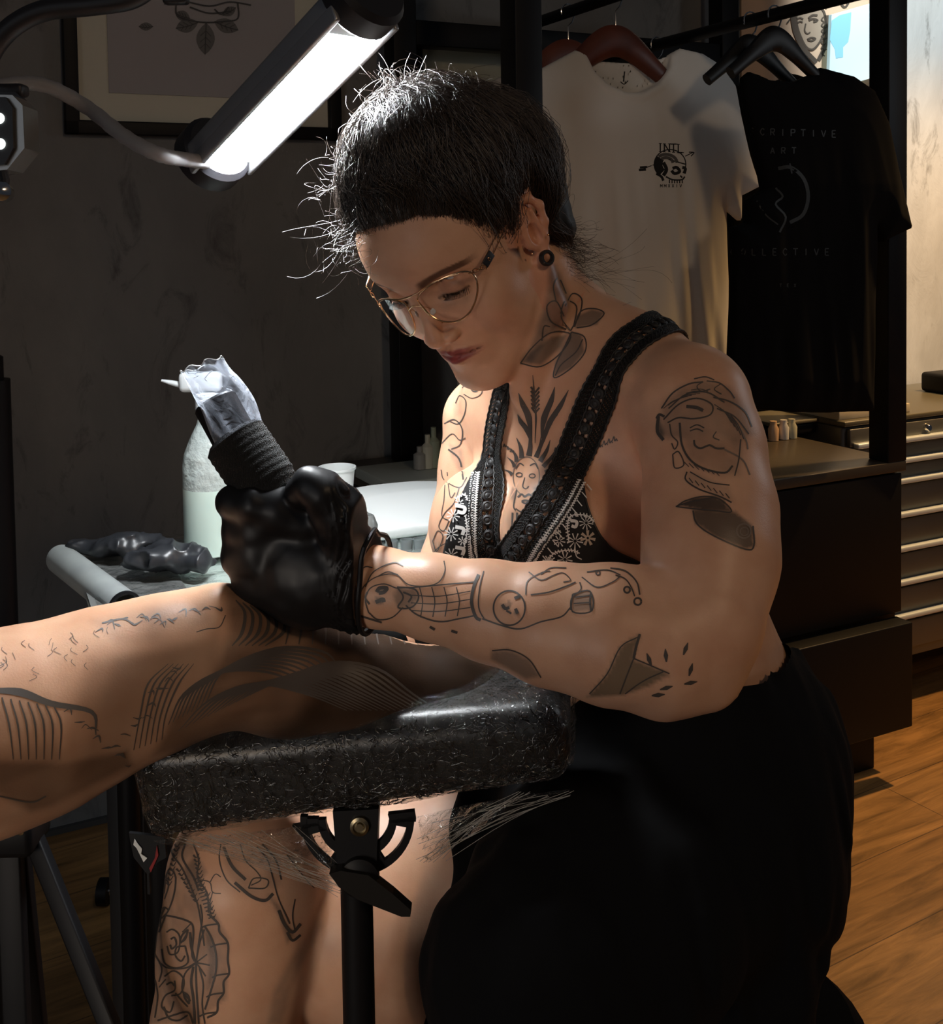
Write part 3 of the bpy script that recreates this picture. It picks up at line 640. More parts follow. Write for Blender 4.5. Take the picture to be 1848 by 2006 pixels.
MB().box(P(345, 0, 1.0), 0.022, 0.014, 0.008, None, 0.003).build('jaw', M_LAMPBLK, t)
MB().box(P(352, -14, 1.0), 0.006, 0.012, 0.018, None, 0.002).build('lever', M_CHROME, t)
# second lamp, cut by the left edge
L2 = thing('led_work_lamp', P(-20, 245, 1.0), 'second LED lamp head with metal housing cut by the left edge', 'lamp')
poly = [P(x, y, 0.99) for x, y in [(-70, 190), (10, 190), (24, 210), (26, 290), (8, 322), (-60, 330)]]
MB().prism(poly, FW, 0.012).build('front_plate', M_LAMPBLK, L2, False)
poly = [P(x, y, 0.995) for x, y in [(-70, 184), (24, 186), (44, 206), (48, 290), (14, 332), (-60, 340)]]
MB().prism(poly, FW, 0.035).build('housing', mat('scratched_steel', (0.32, 0.31, 0.29), 0.35, 0.9, bump=(60, 0.2, 0.002)), L2, False)
poly = [P(x, y, 1.03) for x, y in [(-70, 178), (30, 180), (54, 203), (57, 295), (20, 340), (-60, 350)]]
MB().prism(poly, FW, 0.01).build('back_plate', M_LAMPBLK, L2, False)
M_DIODE = mat('led_dot', (1, 1, 1), 0.4, emis=((0.9, 1, 0.95), 2.5))
for x, y in ((-2, 232), (0, 282), (-20, 255), (-22, 215)):
    MB().lathe(P(x, y, 0.9895), -FW, [(0, 0), (0.005, 0), (0.005, 0.001), (0, 0.001)], 16).build('diode', M_DIODE, L2)
MB().tube([P(6, 335, 1.0), P(10, 352, 1.0), P(8, 372, 1.0)], 0.004, 10).build('bracket', M_LAMPBLK, L2)
MB().lathe(P(4, 376, 1.0), np.array([0.2, -1, 0.1]), [(0, -0.008), (0.009, -0.008), (0.009, 0.006), (0.003, 0.01), (0, 0.01)], 18).build('knob', M_CHROME, L2)
MB().box(P(20, 178, 1.04), 0.03, 0.02, 0.012, None, 0.004).build('joint', M_LAMPBLK, L2)
# black upright at the left edge
a, b_ = P(-22, 700, 1.5), P(-16, 1270, 1.5)
o = thing('stand_post', (a[0], a[1], 0), 'black upright post with a collar at the left edge', 'stand')
MB().tube([np.array([a[0], a[1], 0.0]), np.array([a[0], a[1], a[2]-0.03])], 0.026, 20).build('post', M_BLACK, o)
MB().lathe((a[0], a[1], a[2]-0.03), Z3, [(0, 0), (0.018, 0), (0.018, 0.03), (0.012, 0.034), (0, 0.034)], 20).build('collar', M_BLKMET, o)
MB().lathe((a[0], a[1], 0), Z3, [(0, 0), (0.1, 0), (0.1, 0.01), (0.03, 0.02), (0, 0.02)], 28).build('base', M_BLKMET, o)

# ---------------------------------------------------------------- work table with film, paper roll
zT = 0.92
TL = FP(150, 1074, zT); TR = FP(885, 985, zT+0.0); TNL = FP(300, 1192, zT)
M_TBL = mat('table_grey', (0.16, 0.165, 0.16), 0.4); M_TBW = mat('table_paper', (0.40, 0.46, 0.43), 0.55)
def film_mat(name, tint=(0.8, 0.85, 0.85), base=0.12, scale=60, strength=1.0, dist=0.01, rough=0.08):
    m = bpy.data.materials.new(name); m.use_nodes = True; nt = m.node_tree; lk = nt.links.new; nt.nodes.clear()
    out = node(m, 'ShaderNodeOutputMaterial'); tr = node(m, 'ShaderNodeBsdfTransparent'); gl = node(m, 'ShaderNodeBsdfGlossy'); gl.inputs['Color'].default_value = (*tint, 1); gl.inputs['Roughness'].default_value = rough
    mx = node(m, 'ShaderNodeMixShader'); fr = node(m, 'ShaderNodeLayerWeight', i_Blend=0.5); tc = node(m, 'ShaderNodeTexCoord')
    n = node(m, 'ShaderNodeTexNoise', i_Scale=scale, i_Detail=3.0, i_Distortion=1.6); v = node(m, 'ShaderNodeTexVoronoi', i_Scale=scale*0.7); v.feature = 'SMOOTH_F1'
    lk(tc.outputs['Object'], n.inputs['Vector']); lk(tc.outputs['Object'], v.inputs['Vector'])
    ad = node(m, 'ShaderNodeMath', operation='ADD'); lk(n.outputs[0], ad.inputs[0]); lk(v.outputs['Distance'], ad.inputs[1])
    bp = node(m, 'ShaderNodeBump', i_Strength=strength, i_Distance=dist); lk(ad.outputs[0], bp.inputs['Height']); lk(bp.outputs[0], gl.inputs['Normal']); lk(bp.outputs[0], fr.inputs['Normal'])
    pw_ = node(m, 'ShaderNodeMath', operation='POWER'); pw_.inputs[1].default_value = 3.0; lk(fr.outputs['Facing'], pw_.inputs[0])
    ma = node(m, 'ShaderNodeMath', operation='MULTIPLY_ADD'); ma.inputs[1].default_value = 0.85; ma.inputs[2].default_value = base; ma.use_clamp = True; lk(pw_.outputs[0], ma.inputs[0])
    lk(ma.outputs[0], mx.inputs[0]); lk(tr.outputs[0], mx.inputs[1]); lk(gl.outputs[0], mx.inputs[2]); lk(mx.outputs[0], out.inputs[0]); return m
M_FILM = film_mat('cling_film', base=0.09, scale=60, strength=0.6, dist=0.004, rough=0.12)
tu = (TR-TL); tu[2] = 0; tlen = np.linalg.norm(tu); tu /= tlen; tv = np.array([tu[1], -tu[0], 0])
wdt = 0.31
TB = thing('work_table', (TL+tu*tlen/2+tv*wdt/2)*np.array([1, 1, 0]), 'grey work table wrapped in clear film beside the client leg', 'table')
cen = TL+tu*(tlen+0.0)/2+tv*wdt/2
MB().box(cen-Z3*0.018, tlen+0.0, wdt, 0.03, (tu, tv, Z3), 0.004).build('table_top', M_TBW, TB)
MB().box(TL+tu*0.045+tv*wdt/2-Z3*0.0025, 0.1, wdt-0.01, 0.004, (tu, tv, Z3)).build('edge_strip', M_TBL, TB)
for a, b_ in ((0.05, 0.03), (tlen-0.04, 0.03), (0.05, wdt-0.03), (tlen-0.04, wdt-0.03)):
    q = TL+tu*a+tv*b_; MB().tube([(q[0], q[1], 0), (q[0], q[1], zT-0.034)], 0.014, 14).build('leg', M_BLKMET, TB)
V = []; nx, ny = 150, 70
for j in range(ny+1):
    for i in range(nx+1): V.append(TL+tu*(tlen+0.0)*i/nx+tv*wdt*j/ny+Z3*0.0)
V = np.array(V); V[:, 2] += 0.003+0.0016*vnoise(V*np.array([60, 60, 1]), 4)+0.0012*vnoise(V*np.array([25, 140, 1]), 6)
F = [(j*(nx+1)+i, j*(nx+1)+i+1, (j+1)*(nx+1)+i+1, (j+1)*(nx+1)+i) for j in range(ny) for i in range(nx)]
MB().add(V, F).build('film', M_FILM, TB, True, None)
# grey roll along the table's left edge
r0, r1 = P(118, 1094, 1.33), P(246, 1192, 1.16)
o = thing('paper_roll', (r0+r1)/2, 'grey cardboard roll lying on the left edge of the work table', 'roll')
axr = (r1-r0)/np.linalg.norm(r1-r0); lnr = np.linalg.norm(r1-r0)
MB().lathe(r0, axr, [(0.012, 0), (0.0165, 0.0), (0.0172, 0.004), (0.0172, lnr), (0.0145, lnr), (0.0145, lnr-0.03), (0.0, lnr-0.03)], 30).build('tube', mat('grey_roll', (0.36, 0.39, 0.38), 0.5, var=((0.28, 0.3, 0.3), 20, 3)), o)
MB().lathe(r1, axr, [(0.0146, -0.004), (0.0175, -0.004), (0.0175, 0.001), (0.0146, 0.001)], 30, False).build('end_ring', M_BLACK, o)

# crumpled black gloves on the table
M_NIT = mat('black_nitrile', (0.022, 0.024, 0.028), 0.36, bump=(220, 0.12, 0.001))
def crumple(name, nodes, label, cat, m, seed, amp=0.006, flat=0.6):
    s = SDF(); z0 = zT+0.004
    s.chain(nodes, 0.008)
    pts = [P(x, y, D) for x, y, D, r in nodes]; lo, hi = bounds(pts, 0.05)
    def f(p):
        q = p.copy(); q[:, 2] = z0+(p[:, 2]-z0)/flat
        nn = vnoise(p*40, seed)*0.6+np.abs(vnoise(p*55+9, seed+1))*1.3-0.5
        return smax(s(q)*flat+amp*nn, z0-p[:, 2], 0.002)
    lo[2] = z0-0.01
    o = sdf_obj(name, f, lo, hi, 0.002, m, None, 1); return tag(o, label, cat)
crumple('disposable_glove', [(150, 1062, 1.33, 18), (200, 1056, 1.32, 26), (260, 1044, 1.31, 30), (312, 1036, 1.31, 24)], 'crumpled black disposable glove, the left one of the two on the table', 'glove', M_NIT, 3, 0.007)
crumple('disposable_glove', [(270, 1078, 1.26, 26), (330, 1066, 1.25, 36), (390, 1078, 1.25, 28)], 'crumpled black disposable glove, nearer one beside the spray bottle', 'glove', M_NIT, 8, 0.008)

# spray bottle wrapped in film
M_BOT = mat('milky_plastic', (0.62, 0.70, 0.68), 0.25, trans=0.35, bump=(55, 0.6, 0.01)); M_LIQ = mat('pale_liquid', (0.55, 0.68, 0.62), 0.2)
bq = FP(415, 1082, zT+0.004); bD = 1.33
BO = thing('spray_bottle', bq, 'translucent spray bottle wrapped in film behind the tattoo machine', 'bottle')
rB = 0.0315
MB().lathe(bq+Z3*0.001, Z3, [(0, 0), (rB*0.92, 0), (rB, 0.006), (rB, 0.105), (rB*0.93, 0.118), (rB*0.72, 0.135), (rB*0.45, 0.152), (0.012, 0.160), (0.012, 0.172), (0, 0.172)], 40).build('bottle_body', M_BOT, BO)
MB().lathe(bq+Z3*0.0005, Z3, [(rB*1.005, 0.002), (rB*1.01, 0.078), (rB*1.008, 0.079)], 40, False).build('liquid', M_LIQ, BO)
MB().lathe(bq+Z3*0.172, Z3, [(0, 0), (0.015, 0), (0.015, 0.016), (0.01, 0.02), (0, 0.02)], 20).build('cap', M_DIFF, BO)
MB().box(bq+Z3*0.204-np.array([0.008, 0, 0]), 0.05, 0.018, 0.024, None, 0.006).build('spray_head', M_DIFF, BO)
nz0 = bq+np.array([-0.03, 0, 0.2]); MB().lathe(nz0, np.array([-1, 0, 0.25]), [(0.004, 0), (0.0032, 0.012), (0.0015, 0.025)], 12).build('nozzle', M_DIFF, BO)
# paper cup and white paper sheet pile
M_WHITE = mat('white_paper', (0.78, 0.8, 0.78), 0.7)
cq = FP(662, 1012, zT+0.004); o = MB().lathe(cq, Z3, [(0, 0), (0.0175, 0), (0.0235, 0.062), (0.0255, 0.064), (0.0255, 0.067), (0.0235, 0.067), (0.0225, 0.064), (0.017, 0.004), (0, 0.004)], 36).build('paper_cup', M_WHITE)
tag(o, 'white paper cup standing behind the gloved hand', 'cup')
PQ = SDF()
def fpaper(p):
    c = FP(775, 1030, zT); q = p-c; a = q@tu; b_ = q@tv; z = p[:, 2]-zT-0.0042
    h = 0.030-0.020*np.clip((b_+0.02)/0.10, 0, 1)+0.0025*vnoise(np.stack([a*22, b_*14, a*0], 1), 5)+0.004*np.cos(a*16)
    return smax(smax(np.abs(a+b_*0.15)-0.085, np.abs(b_)-0.075, 0.02), np.maximum(z-h, -z), 0.004)
c = FP(775, 1030, zT); o = sdf_obj('paper_towel', fpaper, c-[.16, .16, .01], c+[.16, .16, .07], 0.003, M_WHITE, None, 1); tag(o, 'folded white paper towel pile between the glove and the far arm', 'paper towel')
M_CAPS = mat('clear_cap', (0.5, 0.55, 0.55), 0.12, trans=0.7); M_INKD = mat('black_ink', (0.004, 0.004, 0.005), 0.08)
for k, (x, y) in enumerate(((768, 1080), (797, 1078), (822, 1076))):
    q = FP(x, y, zT+0.004); t = thing('pigment_cup', q, ['small ink cap nearest the glove cuff', 'small ink cap in the middle of the three by the paper towel', 'small ink cap nearest the far arm'][k], 'cup', 'ink caps on the work table')
    MB().lathe(q, Z3, [(0, 0), (0.0072, 0), (0.0078, 0.013), (0.0066, 0.013), (0.006, 0.002), (0, 0.002)], 20).build('cup', M_CAPS, t)
    MB().lathe(q+Z3*0.0024, Z3, [(0, 0), (0.006, 0), (0.0063, 0.007), (0, 0.007)], 20).build('ink', M_INKD, t)
q = FP(730, 1045, zT+0.004); crumple('film_wrap', [(700, 1000, 1.33, 10), (722, 1020, 1.32, 14), (712, 1040, 1.30, 12)], 'crumpled clear film with dark lettering beside the paper cup', 'film', mat('smoky_film', (0.25, 0.26, 0.25), 0.15, trans=0.4), 4, 0.005, 0.9)

# ---------------------------------------------------------------- armrest wrapped in film
M_PAD = mat('black_vinyl', (0.010, 0.010, 0.010), 0.35)
pl, pr = P(262, 1566, 0.94), P(1120, 1462, 0.90)
pax = (pr-pl)/np.linalg.norm(pr-pl); pn = np.cross(pax, np.array([0, 1.0, 0.05])); pn /= np.linalg.norm(pn); pn *= np.sign(pn[2]); pbk_ = np.cross(pn, pax); pbk_ *= np.sign(pbk_[1])
plen = np.linalg.norm(pr-pl); pc = (pl+pr)/2+pbk_*0.062
AR = thing('armrest', (pc[0], pc[1], 0), 'black armrest pad wrapped in crinkled clear film on a steel pole', 'armrest')
def fpad(p, g=0.0):
    q = p-pc; a = q@pax; b_ = q@pbk_; z = q@pn
    ha = plen/2+g; hb = 0.062+g; hz = 0.038+g-0.006*np.clip(a/(plen/2), -1, 1)
    dx = np.abs(a)-ha+0.025; dy = np.abs(b_)-hb+0.024; dz = np.abs(z)-hz+0.022
    return np.sqrt(np.maximum(dx, 0)**2+np.maximum(dy, 0)**2+np.maximum(dz, 0)**2)+np.minimum(np.maximum(dx, np.maximum(dy, dz)), 0)-0.022
lo, hi = bounds([pl, pr, pl+pbk_*.13, pr+pbk_*.13], 0.08)
sdf_obj('pad', fpad, lo, hi, 0.004, M_PAD, AR, 1)
def fwrap(p):
    n1 = np.abs(vnoise(p*np.array([34, 34, 60]), 21)); n2 = np.abs(vnoise(p*80+3, 22)); n3 = vnoise(p*np.array([12, 12, 12]), 23)
    a = (p-pc)@pax; z = (p-pc)@pn
    n1 = np.abs(vnoise(p*np.array([70, 70, 95]), 21)); n2 = np.abs(vnoise(p*150+3, 22))
    g = 0.0055+0.004*n3-0.0028*(n1**0.6)-0.0014*(n2**0.7)+0.004*np.clip(np.abs(a)/(plen/2)-0.7, 0, 1)
    d = fpad(p, 0.0)-np.maximum(g, 0.0022)
    return d
M_WRAP = film_mat('crinkled_film', tint=(0.95, 0.95, 0.92), base=0.03, scale=160, strength=0.8, dist=0.006, rough=0.08)
sdf_obj('film_wrap', fwrap, lo, hi, 0.0021, M_WRAP, AR, 1)
# creases of the film: thin glossy ridges added on the wrap to catch glints
rs = np.random.RandomState(12); NC = 1700; K_ = 6
ra = rs.uniform(-1, 1, NC); rz = rs.uniform(-1, 1, NC); ang = rs.uniform(0, 2*PI, NC); ln_c = rs.uniform(0.003, 0.014, NC)*np.where(rs.rand(NC) < 0.15, 1.8, 1); cv = rs.uniform(-1.6, 1.6, NC)
base_c = pc+pax*(ra*plen/2*1.02)[:, None]-pbk_*0.07+pn*(rz*0.042)[:, None]; cp_ = []
for k in range(K_):
    t = (k/(K_-1)-0.5); a_ = ang+cv*t; q = base_c+(pax*np.cos(a_)[:, None]+pn*np.sin(a_)[:, None])*(ln_c*t)[:, None]
    for _ in range(4): q = q-grad(fwrap, q, 1e-3)*np.clip(fwrap(q)-0.0004, -.02, .02)[:, None]
    cp_.append(q)
cp_ = np.array(cp_); T_ = np.gradient(cp_, axis=0); T_ /= np.linalg.norm(T_, axis=2, keepdims=True)+1e-12; B1 = np.cross(T_, np.array([.3, .5, .81])); B1 /= np.linalg.norm(B1, axis=2, keepdims=True); B2 = np.cross(T_, B1)
rc = (np.array([0.15, 0.8, 1, 1, 0.8, 0.15])[:, None]*rs.uniform(0.00015, 0.00055, NC)[None])[..., None]
Vc_ = np.stack([cp_+rc*(math.cos(2*PI*s/4)*B1+math.sin(2*PI*s/4)*B2) for s in range(4)], 2); ix = np.arange(K_*NC*4).reshape(K_, NC, 4)
Fc_ = np.concatenate([np.stack([ix[:-1, :, s], ix[:-1, :, (s+1) % 4], ix[1:, :, (s+1) % 4], ix[1:, :, s]], -1).reshape(-1, 4) for s in range(4)])
M_CREASE = mat('glint_crease', (0.012, 0.011, 0.010), 0.18, spec=1.0, coat=1.0)
cr_o = link('glint_creases', np_mesh('glint_creases', Vc_.reshape(-1, 3), Fc_), M_CREASE, AR); cr_o['kind'] = 'stuff'
# strands of stretched film hanging under the pad
M_STR = mat('film_strand', (0.55, 0.52, 0.48), 0.2, trans=0.5)
rng = random.Random(4); mb = MB()
pole_c = P(697, 1640, 0.955)
for k in range(22):
    x0 = 330+rng.random()*260; y0 = 1640-0.12*(x0-330)+rng.random()*8; x1 = 640+rng.random()*60; y1 = 1700+rng.random()*60
    mb.tube(spline([P(x0, y0, 0.93), P((x0+x1)/2, (y0+y1)/2+rng.random()*12-4, 0.93), P(x1, y1, 0.93)], 4), 0.0002, 4, False)
for k in range(20):
    x0 = 1010+rng.random()*120; y0 = 1548+rng.random()*14; x1 = 815+rng.random()*60; y1 = 1610+rng.random()*80
    mb.tube(spline([P(x0, y0, 0.90), P((x0+x1)/2, (y0+y1)/2-rng.random()*16, 0.91), P(x1, y1, 0.92)], 4), 0.0002, 4, False)
mb.build('film_strands', M_STR, AR)
sail = [(560, 1622), (330, 1650), (300, 1648), (420, 1668), (560, 1700), (640, 1740), (690, 1752), (660, 1690), (640, 1640)]
V = []; top = spline([(300, 1646), (430, 1636), (560, 1622), (640, 1618)], 6); bot = spline([(305, 1650), (430, 1676), (560, 1712), (668, 1750)], 6)
for a, b_ in zip(top, bot):
    for t in np.linspace(0, 1, 8): q = a*(1-t)+b_*t; V.append(P(q[0], q[1], 0.935+0.012*math.sin(t*9+a[0]*0.03)))
n = len(top); MB().add(V, [(i*8+k, i*8+k+1, (i+1)*8+k+1, (i+1)*8+k) for i in range(n-1) for k in range(7)]).build('loose_film', film_mat('thin_film', base=0.06, scale=110), AR, True, None)
V = []; top = spline([(1120, 1545), (1000, 1562), (900, 1580), (818, 1600)], 6); bot = spline([(1110, 1552), (1010, 1575), (920, 1640), (835, 1690)], 6)
for a, b_ in zip(top, bot):
    for t in np.linspace(0, 1, 8): q = a*(1-t)+b_*t; V.append(P(q[0], q[1], 0.915+0.014*math.sin(t*8+a[0]*0.05)))
n = len(top); MB().add(V, [(i*8+k, i*8+k+1, (i+1)*8+k+1, (i+1)*8+k) for i in range(n-1) for k in range(7)]).build('loose_film', film_mat('thin_film_b', base=0.06, scale=110), AR, True, None)
# bracket: slotted semicircle, hub, lever, pole
DB = 0.93
def arcprism(mb, c, r0, r1, a0, a1, D, th, n=28):
    o_ = [(c[0]+r1*math.cos(a), c[1]+r1*math.sin(a)) for a in np.linspace(a0, a1, n)]; i_ = [(c[0]+r0*math.cos(a), c[1]+r0*math.sin(a)) for a in np.linspace(a1, a0, n)]
    V = [P(x, y, D) for x, y in o_]+[P(x, y, D) for x, y in i_[::-1]]; V2 = [v+FW*th for v in V]; F = []
    for i in range(n-1): F += [(i, i+1, n+i+1, n+i), (2*n+i, 3*n+i, 3*n+i+1, 2*n+i+1), (i, 2*n+i, 2*n+i+1, i+1), (n+i, n+i+1, 3*n+i+1, 3*n+i)]
    F += [(0, n, 3*n, 2*n), (n-1, 3*n-1, 4*n-1, 2*n-1)]; mb.add(V+V2, F)
mb = MB(); cb = (700, 1604)
arcprism(mb, cb, 98, 112, math.radians(-2), math.radians(182), DB, 0.006); arcprism(mb, cb, 62, 78, math.radians(2), math.radians(178), DB, 0.006)
for a in (5, 62, 118, 175):
    arcprism(mb, cb, 76, 100, math.radians(a-5), math.radians(a+5), DB, 0.006, 4)
mb.prism([P(x, y, DB) for x, y in [(572, 1620), (618, 1612), (640, 1626), (592, 1640)]], FW, 0.006)
mb.prism([P(x, y, DB) for x, y in [(760, 1596), (812, 1590), (815, 1610), (765, 1612)]], FW, 0.006)
mb.build('slotted_bracket', M_BLKMET, AR, False)
MB().prism([P(x, y, DB-0.004) for x, y in [(652, 1590), (742, 1585), (738, 1690), (712, 1702), (684, 1702), (660, 1690)]], FW, 0.02).build('hub_plate', M_BLKMET, AR, False)
bo = MB().lathe(P(705, 1617, DB-0.004), -FW, [(0, 0), (0.0078, 0), (0.0078, 0.003), (0.0055, 0.004), (0.005, 0.002), (0.0035, 0.002), (0.003, 0.004), (0, 0.004)], 24).build('bolt', mat('brass_bolt', (0.35, 0.3, 0.2), 0.3, 1.0), AR)
MB().lathe(P(706, 1712, DB-0.002), -FW, [(0, 0), (0.016, 0), (0.016, 0.008), (0.012, 0.01), (0, 0.01)], 28).build('pivot', M_BLKMET, AR)
lv = [(645, 1712), (668, 1706), (722, 1715), (770, 1752), (806, 1784), (804, 1796), (786, 1796), (740, 1778), (700, 1762), (664, 1738)]
MB().prism([P(x, y, DB-0.016) for x, y in lv], FW, 0.012).build('lever', mat('lever_plastic', (0.012, 0.012, 0.012), 0.25), AR, False)
pt = P(698, 1700, DB+0.006)
MB().tube([pt, (pt[0], pt[1], 0.03)], 0.0135, 24).build('pole', M_BLKMET, AR)
MB().lathe((pt[0], pt[1], 0), Z3, [(0, 0), (0.16, 0), (0.16, 0.012), (0.03, 0.03), (0, 0.03)], 36).build('base', M_BLKMET, AR)

# ---------------------------------------------------------------- tripod leg stand lower left
TS = thing('tripod_stand', (P(30, 1610, 0.98)[0], P(30, 1610, 0.98)[1], 0), 'black folding tripod stand holding the client leg at lower left', 'stand')
MB().box(P(30, 1622, 0.98), 0.046, 0.05, 0.03, None, 0.006).build('head', M_BLKMET, TS)
def legbar(a, b_, w, name='leg'):
    a = np.asarray(a); b_ = np.asarray(b_); d = (b_-a)/np.linalg.norm(b_-a); s_ = np.cross(d, [0, 1, 0]); s_ /= np.linalg.norm(s_); n_ = np.cross(d, s_)
    return MB().box((a+b_)/2, np.linalg.norm(b_-a), w, 0.012, (d, s_, n_), 0.002).build(name, M_BLKMET, TS)
def tofloor(x0, y0, D0, x1, y1, D1):
    a = P(x0, y0, D0); b_ = P(x1, y1, D1); t = (a[2]-0.0)/(a[2]-b_[2]); return a, a+(b_-a)*t
a, b_ = tofloor(58, 1620, 0.985, 214, 2006, 0.93); legbar(a, b_, 0.0145)
a, b_ = tofloor(18, 1630, 0.99, 34, 2006, 0.99); legbar(a, b_, 0.022)
a, b_ = tofloor(40, 1630, 1.0, 78, 2006, 1.08); legbar(a, b_, 0.012)
a, b_ = tofloor(6, 1630, 1.0, -60, 2006, 0.97); legbar(a, b_, 0.012)
for x, y in ((42, 1628), (2, 1632)): MB().lathe(P(x, y, 0.95), -FW, [(0, -0.004), (0.0028, -0.004), (0.0028, 0.002), (0, 0.003)], 12).build('rivet', M_CHROME, TS)
# dark cylinder bin and small thing on the floor
bc = P(272, 1700, 1.42)
o = MB().lathe((bc[0], bc[1], 0.001), Z3, [(0, 0), (0.034, 0), (0.036, 0.02), (0.036, 0.80), (0.032, 0.81), (0, 0.81)], 40).build('steel_cylinder', mat('dull_steel', (0.05, 0.052, 0.055), 0.45, 0.5)); tag(o, 'dark grey steel column standing behind the armrest at lower left', 'column')
q = FP(207, 1772, 0.0); cst = thing('swivel_caster', q, 'small black swivel caster on the floor beside the grey column', 'caster')
MB().lathe(q+np.array([-0.012, 0, 0.026]), np.array([1, 0, 0]), [(0, 0), (0.025, 0), (0.025, 0.02), (0, 0.02)], 24).build('wheel', M_BLACK, cst)
MB().lathe(q+np.array([-0.014, 0, 0.026]), np.array([1, 0, 0]), [(0, 0), (0.008, 0), (0.008, 0.024), (0, 0.024)], 16).build('hub', M_CHROME, cst)
# lanyard hanging behind the pad's left end
LD = thing('strap', P(285, 1650, 1.0), 'black strap with white and red pattern hanging under the armrest end', 'strap')
MB().prism([P(x, y, 1.0) for x, y in [(252, 1632), (322, 1640), (326, 1680), (308, 1690), (292, 1712), (294, 1752), (289, 1752), (288, 1712), (262, 1680)]], FW, 0.004).build('webbing', M_BLACK, LD, False)
MB().prism([P(x, y, 0.9995) for x, y in [(264, 1643), (270, 1652), (279, 1662), (277, 1672), (289, 1680), (282, 1688), (274, 1672), (268, 1660), (262, 1654)]], -FW, 0.001).build('white_mark', M_WHITE, LD, False)
MB().prism([P(x, y, 0.9995) for x, y in [(308, 1655), (311, 1675), (296, 1708), (293, 1700), (304, 1680)]], -FW, 0.001).build('red_mark', mat('red_print', (0.25, 0.01, 0.01), 0.6), LD, False)
# ================================================================ THE TATTOO ARTIST
# head frame: x = her left, y = out of the face, z = up the skull (centimetres)
HC = P(915, 478, 1.053)
_yaw, _pit = math.radians(32.3), math.radians(34.8)
HF = np.array([-math.sin(_yaw)*math.cos(_pit), -math.cos(_yaw)*math.cos(_pit), -math.sin(_pit)])
HL = np.array([math.cos(_yaw), -math.sin(_yaw), 0.0]); HU = np.cross(HL, HF)*1.0
if HU[2] < 0: HU = -HU
_ro = math.radians(11.0); HL, HU = HL*math.cos(_ro)+HU*math.sin(_ro), HU*math.cos(_ro)-HL*math.sin(_ro)
HR = np.array([HL, HF, HU]); HS = 0.01*1.0
def H(x, y, z): return HC+HS*(x*HL+y*HF+z*HU)
def toH(p): return ((p-HC)@HR.T)/HS
def hell(c, r, rot=None):
    c = np.array(c, float)
    R_ = HR if rot is None else np.array(rot)@HR
    return ell(H(*c), np.array(r)*HS, R_)
def hcone(a, b, r1, r2): return cone(H(*a), H(*b), r1*HS, r2*HS)
HEAD = SDF()
HEAD.u(hell((0, -1.4, 4.3), (7.5, 9.6, 8.6)))
HEAD.u(hell((0, 2.2, 1.5), (6.9, 7.0, 8.0)), 0.02)
HEAD.u(hell((0, 3.4, 4.2), (6.5, 6.4, 5.6)), 0.02)                              # forehead
HEAD.u(hell((0, 3.6, -3.2), (5.4, 5.3, 7.0)), 0.018)
for s in (-1, 1):
    HEAD.u(hcone((s*5.3, 0.6, -4.6), (s*1.6, 6.9, -9.6), 1.7, 1.5), 0.022)       # jaw
    HEAD.u(hell((s*4.9, 3.4, -3.9), (1.7, 3.2, 3.4)), 0.018)
    HEAD.u(hell((s*4.5, 5.6, -2.6), (1.9, 2.2, 2.4)), 0.014)                       # cheek
    HEAD.u(hcone((s*1.2, 8.6, 2.3), (s*4.3, 6.9, 2.9), 0.75, 0.7), 0.012)                        # brow
HEAD.u(hell((0, 7.2, -9.7), (1.9, 1.7, 1.5)), 0.012)                               # chin
HEAD.u(hell((0, 7.2, -6.2), (2.7, 1.75, 2.3)), 0.012)                              # mouth mass
for s in (-1, 1): HEAD.sub(hell((s*3.25, 9.35, 0.9), (1.75, 1.55, 1.15)), 0.012)  # sockets
HEAD.u(hcone((0, 8.3, 2.2), (0, 8.9, 0.0), 0.62, 0.62), 0.008)
HEAD.u(hcone((0, 8.9, 0.0), (0, 10.0, -3.1), 0.6, 0.80), 0.006)                   # nose
HEAD.u(hell((0, 10.05, -3.35), (0.92, 0.82, 0.78)), 0.004)
for s in (-1, 1):
    HEAD.u(hell((s*1.12, 9.2, -3.6), (0.74, 0.92, 0.64)), 0.0035)                  # wings
HEAD.u(hcone((0, 10.0, -3.75), (0, 8.8, -4.35), 0.32, 0.35), 0.004)
for s in (-1, 1): HEAD.sub(hell((s*0.60, 9.5, -4.2), (0.33, 0.52, 0.45)), 0.0022)
# lips
for s in (-1, 1):
    HEAD.u(hcone((0.0, 9.05, -5.45), (s*1.3, 8.6, -5.75), 0.42, 0.34), 0.0035)
    HEAD.u(hcone((s*1.3, 8.6, -5.75), (s*2.3, 7.75, -6.05), 0.34, 0.12), 0.0035)
    HEAD.u(hcone((s*0.3, 8.95, -6.55), (s*1.6, 8.3, -6.45), 0.56, 0.3), 0.004)
for s in (-1, 1):
    HEAD.sub(hcone((0, 9.45, -6.0), (s*1.3, 8.95, -6.08), 0.11, 0.10), 0.0016); HEAD.sub(hcone((s*1.3, 8.95, -6.08), (s*2.5, 7.95, -6.1), 0.10, 0.12), 0.0016)
HEAD.sub(hcone((0, 9.3, -4.6), (0, 9.5, -5.1), 0.18, 0.22), 0.003)                 # philtrum
# eyelids over the eyeballs; she looks down
EYE = [(s*3.2, 7.15, 0.55) for s in (-1, 1)]
for c in EYE:
    HEAD.u(hell(c, (1.42, 1.36, 1.36)), 0.004)
    HEAD.sub(hell((c[0]*1.01, c[1]+1.12, c[2]-0.62), (1.35, 0.75, 0.20)), 0.0008)
    HEAD.sub(hcone((c[0]-1.5, c[1]+0.75, c[2]+0.95), (c[0]+1.4, c[1]+0.75, c[2]+0.9), 0.14, 0.14), 0.003)  # lid crease
